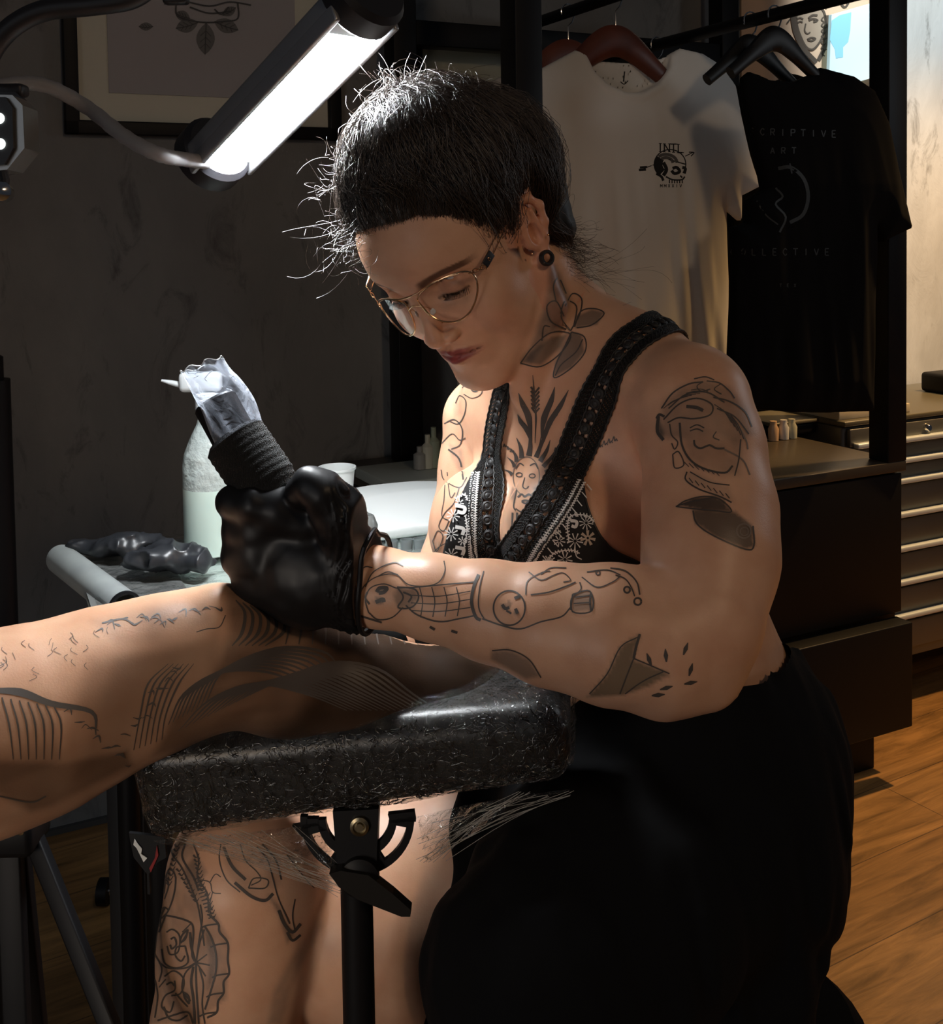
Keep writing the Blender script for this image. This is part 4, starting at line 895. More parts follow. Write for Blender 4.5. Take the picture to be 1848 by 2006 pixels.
# ears
for s in (-1, 1):
    e = SDF(); rr = [(-0.7, 0.9), (-0.3, 2.5), (-1.2, 3.5), (-2.4, 3.2), (-3.0, 2.0), (-2.7, 0.4), (-2.0, -1.0), (-1.3, -2.2), (-0.5, -2.3)]
    rad = [0.28, 0.32, 0.34, 0.36, 0.36, 0.34, 0.34, 0.52, 0.3]
    for i in range(len(rr)-1):
        (y1, z1), (y2, z2) = rr[i], rr[i+1]
        HEAD.u(hcone((s*(6.9+0.55*abs(y1)), y1+1.5, z1-0.4), (s*(6.9+0.55*abs(y2)), y2+1.5, z2-0.4), rad[i], rad[i+1]), 0.004)
    HEAD.u(hell((s*7.5, 0.0, 0.2), (0.55, 1.5, 2.4), None), 0.005)
    HEAD.u(hcone((s*8.1, -.5, 1.7), (s*8.2, -.4, -1.0), 0.26, 0.26), 0.003)
    HEAD.u(hell((s*7.35, 1.15, -0.7), (0.3, 0.35, 0.5)), 0.003)
    HEAD.sub(hell((s*7.95, 0.35, -0.2), (0.6, 0.6, 1.0)), 0.003)
BODY = SDF(); BODY.ops = list(HEAD.ops)
# neck, torso, shoulders
BODY.chain([(1030, 540, 1.10, 98), (1080, 640, 1.12, 102), (1130, 760, 1.13, 112)], 0.02)
BODY.chain([(1060, 520, 1.03, 22), (1080, 600, 1.03, 24), (1020, 770, 1.05, 16)], 0.016)   # neck muscle
LSH, RSH = P(1362, 800, 0.985), P(950, 815, 1.22)
BODY.chain([(1125, 680, 1.12, 88), (1240, 725, 1.07, 98), (1345, 785, 1.0, 108)], 0.03)
BODY.chain([(1080, 720, 1.14, 84), (1010, 770, 1.18, 76), (950, 815, 1.22, 72)], 0.03)
_tl = (LSH-RSH); _tl /= np.linalg.norm(_tl); _tu = P(1120, 760, 1.12)-P(1275, 1260, 1.14); _tu -= _tl*(_tu@_tl); _tu /= np.linalg.norm(_tu); _tf = np.cross(_tu, _tl); 
if _tf@FW > 0: _tf = -_tf
TR_ = np.array([_tl, _tf, _tu])
BODY.u(ell(P(1165, 930, 1.13), (0.150, 0.092, 0.19), TR_), 0.03)
BODY.u(ell(P(1260, 1190, 1.13), (0.125, 0.112, 0.17), TR_), 0.04)
BODY.u(ell(P(1120, 1045, 1.035), (0.066, 0.062, 0.066), TR_), 0.022)      # her left breast
BODY.u(ell(P(960, 1040, 1.12), (0.062, 0.060, 0.066), TR_), 0.022)
BODY.chain([(1010, 800, 1.095, 20), (1100, 800, 1.055, 20), (1230, 745, 1.0, 22)], 0.016)   # clavicles
BODY.u(ell(P(1330, 1480, 1.16), (0.16, 0.15, 0.15), TR_), 0.05)
BODY.u(cone(P(1440, 1265, 1.12), P(1452, 1300, 1.12), 0.024, 0.024), 0.03)  # fold at the waist
TORSO = SDF(); TORSO.ops = [o for o in BODY.ops if o not in HEAD.ops]
# left arm (near)
BODY.chain([(1355, 795, 0.985, 116), (1378, 880, 0.965, 114), (1391, 1000, 0.935, 124), (1392, 1090, 0.905, 126), (1378, 1205, 0.875, 120)], 0.016)
BODY.chain([(1368, 1255, 0.868, 104), (1300, 1258, 0.868, 128), (1200, 1242, 0.87, 130), (1080, 1222, 0.88, 113), (960, 1196, 0.893, 92), (850, 1170, 0.905, 78), (740, 1150, 0.918, 72), (640, 1110, 0.93, 60)], 0.012)
BODY.u(cone(P(1300, 1330, 0.868), P(1385, 1330, 0.87), 66/2200*.868, 58/2200*.868), 0.02)
BODY.u(ell(P(1424, 1350, 0.90), (0.010, 0.012, 0.0085)), 0.006)
# right arm (far)
BODY.chain([(948, 825, 1.22, 78), (944, 920, 1.215, 80), (926, 1020, 1.20, 78), (900, 1110, 1.17, 74), (870, 1210, 1.12, 70), (820, 1265, 1.06, 60), (740, 1290, 1.0, 50), (690, 1290, 0.99, 46)], 0.014)
# right leg (far): thigh towards the knee, shin down
BODY.chain([(1300, 1600, 1.18, 250), (1000, 1720, 1.17, 245), (720, 1765, 1.15, 228), (520, 1725, 1.13, 158)], 0.03)
BODY.chain([(486, 1715, 1.06, 158), (468, 1850, 1.055, 152), (442, 2010, 1.055, 140), (445, 2300, 1.08, 112), (470, 2600, 1.14, 90)], 0.012)
# left leg (near), under the black cloth
BODY.chain([(1360, 1640, 1.1, 240), (1180, 1800, 0.98, 215), (1060, 1900, 0.92, 180), (1060, 2200, 0.96, 140), (1090, 2600, 1.0, 100)], 0.03)
blo, bhi = bounds([P(1500, 400, 1.0), P(380, 400, 1.1), P(1100, 160, 1.1), P(400, 2700, 1.14), P(1100, 2600, 1.0), P(1500, 1500, 0.86), P(1300, 1500, 1.36)], 0.06)
blo[2] = 0.02; bhi[1] = 1.55; blo[1] = 0.72
PERSON = thing('person', (P(1330, 1640, 1.15)[0], P(1330, 1640, 1.15)[1], 0), 'seated person in glasses and black crochet top tattooing a leg with a wrapped machine', 'person')

def march(f, px, py, d0=0.6, d1=1.6, lift=0.0, steps=90):
    "first hits of the sight lines through given photograph positions: where a mark sits on the skin"
    px = np.asarray(px, float); py = np.asarray(py, float)
    dr = FW+(px-CX)[:, None]/FPX*RT-(py-CY)[:, None]/FPX*UP; ln_ = np.linalg.norm(dr, axis=1); t = np.full(len(px), d0)
    best = np.full(len(px), 1e9); bt = t.copy()
    for _ in range(steps):
        d = f(CAM+dr*t[:, None])-lift
        m = np.abs(d) < best; best[m] = np.abs(d)[m]; bt[m] = t[m]
        t = np.minimum(t+np.where(np.abs(d) < 2e-4, 0, d*0.8/ln_), d1)
    q = CAM+dr*bt[:, None]
    for _ in range(2): q = q-grad(f, q)*(f(q)-lift)[:, None]
    return q
def ribbons(mb, f, segs, lift=0.0004, ns=5, d0=0.6, d1=1.6, base=None):
    A = []; idx = []
    for pts, wd in segs:
        pts = [np.array(p, float) for p in pts]
        q = spline(pts, ns) if len(pts) > 2 else np.array([pts[0]*(1-t)+pts[1]*t for t in np.linspace(0, 1, max(2, int(np.linalg.norm(pts[1]-pts[0])/9)+1))])
        t = np.gradient(q, axis=0); nn = np.stack([-t[:, 1], t[:, 0]], 1); nn /= np.linalg.norm(nn, axis=1)[:, None]+1e-9
        wv = wd if np.isscalar(wd) else np.interp(np.linspace(0, 1, len(q)), np.linspace(0, 1, len(wd)), wd)[:, None]
        idx.append(len(q)); A.append(q+nn*wv/2); A.append(q-nn*wv/2)
    Q = np.concatenate(A); W = march(f, Q[:, 0], Q[:, 1], d0, d1, lift); k = 0
    for n in idx:
        a, b_ = W[k:k+n], W[k+n:k+2*n]; k += 2*n
        V = np.empty((2*n, 3)); V[0::2] = a; V[1::2] = b_
        ok = [np.linalg.norm(a[i+1]-a[i]) < 0.03 and np.linalg.norm(b_[i+1]-b_[i]) < 0.03 and np.linalg.norm(a[i]-b_[i]) < 0.02 for i in range(n-1)]
        mb.add(V, [(2*i+1, 2*i, 2*i+2, 2*i+3) for i in range(n-1) if ok[i]])
# ---------------------------------------------------------------- skin
def skin_mat(name, base, ink=True):
    m = mat(name, base, 0.42, spec=0.45, sss=0.12); nt = m.node_tree; lk = nt.links.new; b = nt.nodes['Principled BSDF']
    at = node(m, 'ShaderNodeAttribute'); at.attribute_name = 'tint'
    tc = node(m, 'ShaderNodeTexCoord'); n = node(m, 'ShaderNodeTexNoise', i_Scale=26.0, i_Detail=5.0); lk(tc.outputs['Object'], n.inputs['Vector'])
    r = node(m, 'ShaderNodeValToRGB'); e = r.color_ramp.elements; e[0].position = 0.3; e[0].color = (base[0]*.9, base[1]*.82, base[2]*.78, 1); e[1].position = 0.7; e[1].color = (min(base[0]*1.06, 1), base[1]*1.06, base[2]*1.06, 1)
    lk(n.outputs[0], r.inputs[0]); mx = node(m, 'ShaderNodeMix', data_type='RGBA', blend_type='MULTIPLY'); mx.inputs[0].default_value = 1
    lk(r.outputs[0], mx.inputs[6]); lk(at.outputs['Color'], mx.inputs[7]); lk(mx.outputs[2], b.inputs['Base Color'])
    n2 = node(m, 'ShaderNodeTexNoise', i_Scale=650.0, i_Detail=2.0); lk(tc.outputs['Object'], n2.inputs['Vector'])
    bp = node(m, 'ShaderNodeBump', i_Strength=0.12, i_Distance=0.001); lk(n2.outputs[0], bp.inputs['Height']); lk(bp.outputs[0], b.inputs['Normal']); return m
M_SKIN = skin_mat('skin', (0.66, 0.39, 0.255)); M_INK = mat('tattoo_ink', (0.075, 0.062, 0.055), 0.45); M_INK2 = mat('tattoo_ink_soft', (0.20, 0.15, 0.12), 0.45)
V, F = surface(BODY, blo, bhi, 0.0028)
# finer faces over the head and the near arm
me = np_mesh('body', V, F); bm = bmesh.new(); bm.from_mesh(me)
hv = toH(V)
near = (hv[:, 2] > -13) & (hv[:, 1] > -4) & (np.linalg.norm(hv*np.array([1, 1, .8]), axis=1) < 14.5)
nf = near[F].all(1)
bm.faces.ensure_lookup_table()
ed = {e for i in np.nonzero(nf)[0] for e in bm.faces[i].edges}
bmesh.ops.subdivide_edges(bm, edges=list(ed), cuts=1, use_grid_fill=True)
bmesh.ops.triangulate(bm, faces=[f for f in bm.faces if len(f.verts) > 4])
bm.to_mesh(me); bm.free()
nv = len(me.vertices); V = np.empty(nv*3, np.float32); me.vertices.foreach_get('co', V); V = V.reshape(-1, 3).astype(float)
V, NRM = relax(BODY, V, 2, .003, True)
me.vertices.foreach_set('co', V.astype(np.float32).ravel()); me.update()
PX = proj(V); hv = toH(V)
TINT = np.ones((nv, 3))
def paint(mask, col):
    global TINT
    TINT *= 1-mask[:, None]*(1-np.array(col))
def sst(x, a, b_): t = np.clip((x-a)/(b_-a+1e-12), 0, 1); return t*t*(3-2*t)
inhead = (np.linalg.norm(hv, axis=1) < 15) & (hv[:, 2] > -9.5)
# lips, cheeks, brows, socket shade pigment
paint_ = 0
lip = np.exp(-((hv[:, 0]/2.3)**4))*sst(hv[:, 1], 7.4, 8.2)*(1-sst(np.abs(hv[:, 2]+6.0+0.02*hv[:, 0]**2-0.05), 0.62-0.09*np.abs(hv[:, 0])**1.4, 0.80-0.09*np.abs(hv[:, 0])**1.4))
paint(lip*inhead, (0.46, 0.17, 0.24))
blush = np.exp(-(((np.abs(hv[:, 0])-4.8)/2.0)**2+((hv[:, 2]+2.8)/2.2)**2))*inhead*(hv[:, 1] > 2); paint(blush*0.15, (1, 0.72, 0.68))
paint(np.exp(-((hv[:, 0]/1.6)**2+((hv[:, 2]+2.8)/1.3)**2))*inhead*(hv[:, 1] > 8)*0.35, (1, 0.75, 0.68))
bx_ = np.abs(hv[:, 0]); bz = 2.25+0.75*np.sin(np.clip((bx_-1.2)/4.4, 0, 1)*2.0)-0.1*bx_
brow = sst(bx_, 1.1, 1.7)*(1-sst(bx_, 5.2, 6.3))*(1-sst(np.abs(hv[:, 2]-bz), 0.26, 0.62-0.05*bx_))*(hv[:, 1] > 4)*inhead
paint(brow*0.9, (0.14, 0.1, 0.09))
for c in EYE:
    lid = np.exp(-(((hv[:, 0]-c[0])/1.5)**4+((hv[:, 2]-c[2])/1.0)**2))*(hv[:, 1] > 6)*inhead; paint(lid*0.35, (0.7, 0.55, 0.55))
    ln_ = np.exp(-(((hv[:, 2]-(c[2]-0.45)-0.0)/0.14)**2))*(np.abs(hv[:, 0]-c[0]) < 1.45)*(hv[:, 1] > 6.8)*inhead; paint(ln_*0.8, (0.12, 0.09, 0.08))
# scalp under the hair
def hairline(y):
    return np.interp(y, [-12, -6, -4, -3, 1.0, 1.6, 2.3, 3.2, 4.6, 6.5, 8.0, 9.5], [-6.5, -6.0, -3.6, 2.6, 3.2, 0.4, -1.8, -0.2, 3.4, 6.8, 8.4, 9.0])
sc_ = sst(hv[:, 2]-hairline(hv[:, 1]), -0.2, 1.2)*(np.linalg.norm(hv-np.array([0, -1, 4]), axis=1) < 13)*((np.abs(hv[:, 0]) < 6.95)|(hv[:,1]<-2.2))
paint(sc_*0.93, (0.06, 0.045, 0.04))
earm = (np.abs(hv[:, 0]) > 6.9)*(np.abs(hv[:, 1]) < 3.3)*inhead; paint(earm*0.4, (1, 0.62, 0.55))
face_ok = -(NRM@FW) > 0.05
def inkpoly(poly, dark, soft=6, D=(0.6, 1.6), col=(0.22, 0.29, 0.36), grain=0.0):
    "soft grey tattoo shading inside an outline"
    poly = np.array(poly, float)
    if poly[:, 0].min() > 1270: D = (0.6, 1.0)
    lo_, hi_ = poly.min(0)-20, poly.max(0)+20
    m = face_ok & (PX[:, 0] > lo_[0]) & (PX[:, 0] < hi_[0]) & (PX[:, 1] > lo_[1]) & (PX[:, 1] < hi_[1]) & (PX[:, 2] > D[0]) & (PX[:, 2] < D[1])
    i = np.nonzero(m)[0]; w_ = 1-sst(polysd(PX[i, :2], poly), -soft, soft)
    if grain: w_ = w_*(1-grain*(0.5+0.5*vnoise(V[i]*160, 31)))
    TINT[i] *= 1-(w_*dark)[:, None]*(1-np.array(col))
# ---------------------------------------------------------------- tattoos: grey shading as pigment, lines as ribbons of ink
LN = []; LS = []     # dark and soft line strokes: (points measured in the photograph, width)
def ci(cx, cy, r, n=12, a0=0, a1=2*PI, ry=None): return [(cx+r*math.cos(a), cy+(ry or r)*math.sin(a)) for a in np.linspace(a0, a1, n)]
def Z(x, y, box, size=(1848, 2006)): return (box[0]+x*(box[2]-box[0])/size[0], box[1]+y*(box[3]-box[1])/size[1])
# upper arm: turbaned portrait and hat
inkpoly([(1300, 790), (1330, 760), (1380, 742), (1430, 760), (1465, 800), (1478, 850), (1440, 868), (1400, 850), (1350, 858), (1310, 860), (1292, 850)], 0.6, 10, grain=0.3)
inkpoly([(1290, 812), (1302, 850), (1298, 862), (1288, 845)], 0.9, 5)
inkpoly([(1330, 850), (1460, 850), (1450, 930), (1400, 925), (1350, 900)], 0.5, 14, grain=0.4)
inkpoly([(1325, 990), (1360, 975), (1400, 972), (1415, 978), (1432, 1000), (1380, 1000)], 0.95, 3, col=(.11,.15,.19)); inkpoly([(1356, 998), (1400, 1000), (1440, 1002), (1475, 1030), (1478, 1070), (1460, 1076), (1400, 1050), (1362, 1024)], 0.9, 4, col=(.15,.20,.24))
inkpoly([(1345, 925), (1372, 930), (1430, 955), (1438, 985), (1400, 968), (1350, 945)], 0.35, 6, grain=0.5)
LN += [([(1296, 800), (1318, 770), (1350, 752), (1378, 748)], 2.5), ([(1300, 822), (1330, 792), (1365, 780), (1395, 792), (1392, 812), (1360, 820), (1330, 818), (1308, 828)], 2.4), ([(1310, 800), (1345, 772), (1385, 768), (1420, 788)], 2.2),
       ([(1398, 778), (1430, 786), (1460, 806), (1474, 836)], 2.2), ([(1385, 746), (1410, 750), (1430, 766), (1440, 780)], 2), ([(1360, 742), (1382, 738), (1400, 744)], 2), ([(1405, 800), (1440, 816), (1468, 850)], 2), ([(1345, 796), (1365, 798), (1378, 804)], 5),
       ([(1332, 828), (1336, 870), (1352, 900), (1380, 918), (1420, 926), (1436, 912)], 3.2), ([(1360, 862), (1362, 872), (1372, 878), (1384, 874), (1392, 872), (1404, 878), (1420, 878)], 3), ([(1404, 845), (1398, 856), (1410, 862)], 1.8),
       ([(1352, 838), (1366, 832), (1380, 838)], 2), ([(1352, 844), (1366, 840), (1378, 845)], 2), ([(1312, 830), (1316, 852), (1328, 866), (1322, 880), (1316, 868)], 2), ([(1318, 890), (1322, 916), (1340, 910), (1330, 885), (1318, 890)], 2), ([(1346, 924), (1344, 940), (1370, 958), (1410, 972), (1434, 984)], 2.4), ([(1352, 924), (1390, 944), (1430, 950)], 1.8), ([(1440, 932), (1448, 900), (1452, 860)], 2), ([(1324, 992), (1356, 982), (1400, 974)], 2), ([(1286, 820), (1292, 812), (1302, 816)], 4)]
LS += [(ci(1458, 1040, 14), 3), (ci(1459, 1041, 8), 2), ([(1420, 880), (1455, 900), (1470, 930)], 3), ([(1445, 830), (1462, 862), (1466, 880)], 3)]
LN += [([(1300+9*k, 800-6*k), (1318+9*k, 786-4*k), (1340+8*k, 778-2*k)], 1.2) for k in range(7)]+[([(1400+8*k, 792+5*k), (1420+7*k, 806+7*k), (1434+6*k, 828+8*k)], 1.3) for k in range(5)]+[([(1340+10*k, 904+3*k), (1350+10*k, 914+3*k)], 1.2) for k in range(7)]+[([(1350+12*k, 936+5*k), (1358+12*k, 946+5*k)], 1.4) for k in range(7)]
LN += [([(1325, 992), (1345, 980), (1380, 972), (1412, 978), (1434, 1002), (1400, 1000), (1356, 996), (1325, 992)], 2), ([(1358, 1000), (1366, 1026), (1400, 1050), (1462, 1076), (1478, 1068), (1476, 1030)], 2.4), ([(1290, 815), (1288, 845), (1300, 862)], 5), ([(1378, 748), (1366, 756), (1374, 766), (1392, 762)], 1.6), ([(1412, 752), (1400, 762), (1414, 772)], 1.6)]
# chest sun
inkpoly([(985, 880), (995, 895), (990, 950), (985, 960)], 0.5, 5); inkpoly([(1060, 890), (1085, 905), (1080, 940), (1058, 955)], 0.35, 6)
inkpoly([(998, 1000), (1035, 1000), (1026, 1036), (1000, 1060), (992, 1020)], 0.55, 6, grain=0.5)
def leafs(pts, w_): LN.append((pts, [1.0, w_, w_*0.85, 0.8]))
leafs([(1048, 868), (1050, 820), (1047, 770), (1044, 735)], 3); 
for k in range(6): LN.append(([(1048, 768+8*k), (1040+k*.3, 758+8*k)], 3)); LN.append(([(1048, 770+8*k), (1057, 759+8*k)], 3))
leafs([(1042, 868), (1036, 820), (1024, 792), (1016, 770)], 10); leafs([(1042, 872), (1032, 842), (1020, 826), (1014, 812)], 8)
leafs([(1060, 862), (1066, 820), (1080, 785), (1087, 758)], 10); leafs([(1066, 866), (1076, 830), (1098, 795), (1114, 764)], 9); leafs([(1060, 880), (1068, 850), (1080, 825), (1093, 812)], 8)
for x0, y0, x1, y1, wd in ((1012, 905, 1002, 880, 7), (1022, 897, 1012, 858, 8), (1036, 893, 1036, 845, 9), (1050, 896, 1060, 855, 8), (1058, 904, 1078, 862, 8), (1064, 914, 1092, 876, 7), (1008, 915, 994, 896, 6), (1068, 925, 1094, 905, 6), (1066, 940, 1088, 930, 6), (1003, 930, 988, 920, 6)):
    LN.append(([(x0, y0), ((x0+x1)/2+3, (y0+y1)/2), (x1, y1)], [wd, wd*0.7, 0.8]))
fc = ci(1031, 933, 26, 20, 0, 2*PI, 38); LS.append((fc, 2))
LN += [([(1010, 918), (1018, 908), (1026, 912)], 2), ([(1038, 912), (1048, 908), (1054, 918)], 2), (ci(1017, 930, 6, 8, ry=4), 1.8), (ci(1043, 932, 6, 8, ry=4), 1.8), ([(1028, 935), (1024, 952), (1030, 957), (1036, 952)], 1.8),
       ([(1014, 974), (1022, 968), (1028, 973), (1036, 968), (1044, 974)], 3), ([(1022, 982), (1029, 980), (1036, 982), (1029, 986), (1022, 982)], 3), ([(1012, 960), (1006, 990), (1010, 1000)], 2), ([(1050, 962), (1048, 985), (1036, 1004), (1020, 1002), (1010, 996)], 2)]
inkpoly([(1004, 955), (1013, 960), (1010, 985), (998, 975)], 0.7, 3); inkpoly([(1046, 955), (1058, 950), (1060, 975), (1050, 985)], 0.7, 3)
for k in range(5): LN.append(([(1004+9*k, 1004), (1002+8*k, 1040)], [3, 2, 0.8]))
script = lambda x, y, n, s, sl: [([(x+i*s, y+sl*i*s), (x+i*s+s*.3, y+sl*i*s-s*.9), (x+i*s+s*.5, y+sl*i*s), (x+i*s+s*.8, y+sl*i*s-s*.45), (x+i*s+s, y+sl*i*s)], 1.6) for i in range(n)]
LN += script(1162, 880, 5, 9.5, -0.42)+script(986, 876, 3, 7, 0.7)+script(1086, 884, 2, 8, 0.2)
# neck flower
inkpoly([(1075, 515), (1090, 520), (1120, 590), (1100, 640), (1075, 660), (1055, 690), (1040, 712), (1022, 705), (1040, 680), (1052, 640), (1068, 600), (1074, 560)], 0.85, 8, grain=0.35)
inkpoly([(1128, 620), (1160, 606), (1184, 612), (1170, 636), (1128, 642)], 0.8, 4); inkpoly([(1120, 650), (1140, 656), (1145, 690), (1120, 720), (1086, 738), (1088, 712), (1104, 678)], 0.82, 4); inkpoly([(1022, 710), (1060, 715), (1100, 680), (1112, 655), (1080, 660), (1040, 690)], 0.8, 5)
LN += [([(1130, 642), (1160, 636), (1184, 614), (1164, 604), (1138, 610), (1126, 640)], 2), ([(1120, 650), (1145, 660), (1146, 690), (1118, 722), (1086, 740), (1090, 712), (1106, 680), (1120, 650)], 2), ([(1142, 664), (1128, 690), (1100, 714), (1088, 736)], 1.8), ([(1020, 712), (1060, 718), (1100, 690), (1118, 655), (1080, 652), (1044, 680), (1020, 712)], 2),
       ([(1118, 648), (1100, 620), (1108, 590), (1130, 600), (1124, 640)], 2), ([(1118, 648), (1136, 615), (1140, 585), (1122, 575), (1108, 600)], 2), ([(1110, 645), (1080, 630), (1072, 600), (1090, 590), (1106, 620)], 2), ([(1090, 590), (1085, 560), (1096, 545), (1110, 575)], 1.8), ([(1062, 668), (1066, 640), (1078, 640)], 1.8)]
# near forearm: skull and jester figures
LN += [([(702, 1180), (712, 1150), (738, 1130), (775, 1125), (800, 1145), (835, 1148), (860, 1140), (872, 1118), (870, 1098)], 1.8), ([(722, 1200), (716, 1175), (726, 1152), (752, 1144), (776, 1152)], 2), ([(722, 1200), (740, 1214), (768, 1210), (790, 1190)], 2), ([(716, 1150), (732, 1120), (770, 1102), (790, 1108)], 1.8),
       ([(795, 1186), (818, 1205), (860, 1218), (900, 1212), (930, 1206)], 2.4), ([(776, 1152), (820, 1150), (870, 1145), (930, 1140)], 2), ([(938, 1125), (928, 1150), (924, 1180), (932, 1208), (942, 1215)], 5), ([(948, 1118), (940, 1150), (938, 1190), (950, 1215)], 2), (ci(998, 1191, 31, 18, ry=34), 2.6),
       ([(945, 1212), (985, 1226), (1020, 1232), (1060, 1218), (1100, 1208), (1118, 1190)], 2.4), ([(1030, 1165), (1034, 1138), (1060, 1122), (1078, 1118)], 1.8), ([(1036, 1120), (1060, 1136), (1086, 1126), (1104, 1122), (1118, 1136), (1104, 1140)], 1.8), ([(1040, 1165), (1075, 1160), (1110, 1148), (1128, 1140)], 2.4),
       ([(1118, 1195), (1120, 1172), (1138, 1155), (1136, 1140)], 2), ([(1158, 1160), (1156, 1178), (1158, 1196)], 3), ([(1196, 1112), (1226, 1118), (1248, 1140), (1254, 1165)], 2.4), ([(1206, 1126), (1226, 1134), (1238, 1152), (1244, 1168)], 2), (ci(1250, 1178, 7, 10), 3), (ci(1229, 1155, 6, 10), 3), ([(1140, 1130), (1170, 1150), (1200, 1140), (1214, 1130)], 2), ([(1150, 1120), (1190, 1116), (1216, 1126)], 2), (ci(1172, 1122, 4, 8), 2)]
for k in range(4): LN.append(([(822+24*k, 1150), (828+24*k, 1178), (824+24*k, 1210-k)], 1.6))
for k in range(3): LN.append(([(805, 1166+15*k), (860, 1168+15*k), (922, 1158+16*k)], 1.6))
for x, y, a, b_ in ((748, 1156, 11, 5), (742, 1178, 9, 7), (990, 1188, 7, 4), (1012, 1200, 5, 6), (1016, 1170, 4, 4), (998, 1184, 3, 7)): inkpoly(ci(x, y, a, 10, ry=b_), 0.95, 3)
inkpoly([(776, 1150), (812, 1152), (820, 1170), (808, 1190), (780, 1192), (772, 1172)], 0.6, 3); inkpoly([(1122, 1164), (1156, 1158), (1160, 1196), (1122, 1198)], 0.62, 4); LN += [([(1122, 1164), (1156, 1158), (1160, 1196), (1122, 1198), (1122, 1164)], 2.4), ([(778, 1150), (812, 1154), (820, 1172), (806, 1190), (780, 1190), (790, 1170), (778, 1150)], 2.6), ([(790, 1160), (806, 1168), (800, 1180)], 3)]
LN += [([(738, 1160), (744, 1152), (758, 1152), (752, 1160), (742, 1162)], 6), ([(736, 1180), (750, 1174), (752, 1180)], 6), ([(984, 1184), (990, 1192), (998, 1190)], 5), ([(1010, 1192), (1014, 1202)], 5), ([(1008, 1172), (1018, 1168)], 5), ([(992, 1196), (1002, 1202)], 3), ([(720, 1160), (716, 1172), (724, 1184)], 3), ([(700, 1205), (722, 1212), (748, 1220)], 3), ([(704, 1120), (716, 1110), (730, 1112)], 2), ([(742, 1128), (760, 1120), (780, 1126)], 1.8), ([(1126, 1170), (1156, 1166)], 2), ([(1124, 1182), (1158, 1180)], 2), ([(1060, 1125), (1080, 1112), (1110, 1112)], 2), ([(842, 1228), (852, 1234)], 4), ([(884, 1236), (896, 1240)], 4)]
# forearm underside: leaf, umbrella-like bat wing, drops
inkpoly([(964, 1275), (1000, 1274), (1036, 1292), (1058, 1325), (1030, 1330), (990, 1306), (962, 1292)], 0.72, 5); inkpoly([(1254, 1242), (1240, 1292), (1314, 1320), (1270, 1345), (1220, 1362), (1150, 1366), (1190, 1320), (1216, 1266)], 0.8, 4, col=(0.17, 0.25, 0.25))
LN += [([(1254, 1242), (1246, 1270), (1242, 1290)], 4), ([(1242, 1290), (1280, 1306), (1312, 1320)], 2), ([(1250, 1248), (1216, 1268), (1190, 1320), (1155, 1360)], 2), ([(1246, 1280), (1230, 1320), (1215, 1360)], 2), ([(1300, 1316), (1260, 1335), (1225, 1360)], 2), ([(964, 1275), (1000, 1274), (1036, 1292), (1060, 1328)], 2)]
for x, y, a in ((1272, 1292, 70), (1305, 1284, 85), (1344, 1271, 110), (1354, 1312, 105), (1306, 1348, 165), (1354, 1338, 170), (1290, 1362, 175)):
    ar = math.radians(a); u_ = np.array([math.cos(ar), math.sin(ar)]); LN.append(([tuple(np.array([x, y])-u_*13), (x, y), tuple(np.array([x, y])+u_*13)], [1, 7, 2]))
# far arm: line drawings
LF = [([(892, 790), (900, 775), (912, 785), (910, 810), (898, 830), (882, 826)], 2), ([(870, 830), (890, 822), (905, 840), (902, 870), (884, 880)], 2.4), ([(862, 872), (885, 850), (900, 862), (912, 858)], 2), ([(878, 880), (900, 900), (908, 940)], 3.5), ([(864, 920), (870, 940), (900, 955), (915, 935)], 2), ([(872, 950), (870, 980), (866, 1010), (880, 1020)], 1.8),
       ([(905, 760), (920, 745), (940, 748), (944, 770), (925, 780), (908, 772)], 1.8), (ci(930, 760, 7, 10), 3), ([(905, 740), (925, 730), (950, 738)], 1.6), ([(876, 925), (880, 960), (884, 975), (892, 965)], 1.8), ([(900, 955), (890, 985), (872, 1005), (860, 1030), (870, 1040), (880, 1020)], 1.8), ([(848, 1060), (858, 1040), (868, 1052), (856, 1080), (848, 1060)], 1.8), ([(840, 1095), (860, 1072), (884, 1060)], 1.8)]
inkpoly([(880, 870), (905, 880), (912, 930), (900, 925), (884, 895)], 0.55, 5, grain=0.4); inkpoly([(886, 790), (904, 786), (906, 812), (890, 818)], 0.25, 4)
# right shin and knee: mandala sleeve, flowers
def sc(x, y): return (200+x*1000/1848, 1350+y*656/1212)
def zz(pts): return [sc(*p) for p in pts]
inkpoly(zz([(235, 560), (330, 560), (350, 700), (460, 900), (450, 1120), (330, 1212), (170, 1212), (195, 860)]), 0.62, 4, grain=0.45)
inkpoly(zz([(345, 600), (380, 660), (360, 700), (330, 760), (300, 690), (300, 640)]), 0.5, 5); inkpoly(zz([(370, 870), (400, 900), (420, 1000), (400, 1060), (380, 1090), (390, 980)]), 0.6, 4)
inkpoly(zz([(430, 590), (500, 560), (620, 560), (650, 700), (590, 770), (520, 740), (460, 680)]), 0.42, 8, grain=0.5); inkpoly(zz([(600, 740), (640, 780), (680, 860), (700, 890), (670, 920), (640, 820)]), 0.75, 5, grain=0.3)
inkpoly(zz([(600, 1212), (620, 1100), (680, 980), (740, 900), (790, 760), (800, 860), (700, 1040), (650, 1212)]), 0.5, 8, grain=0.4); inkpoly(zz([(430, 610), (470, 590), (480, 640), (440, 660)]), 0.0, 4)
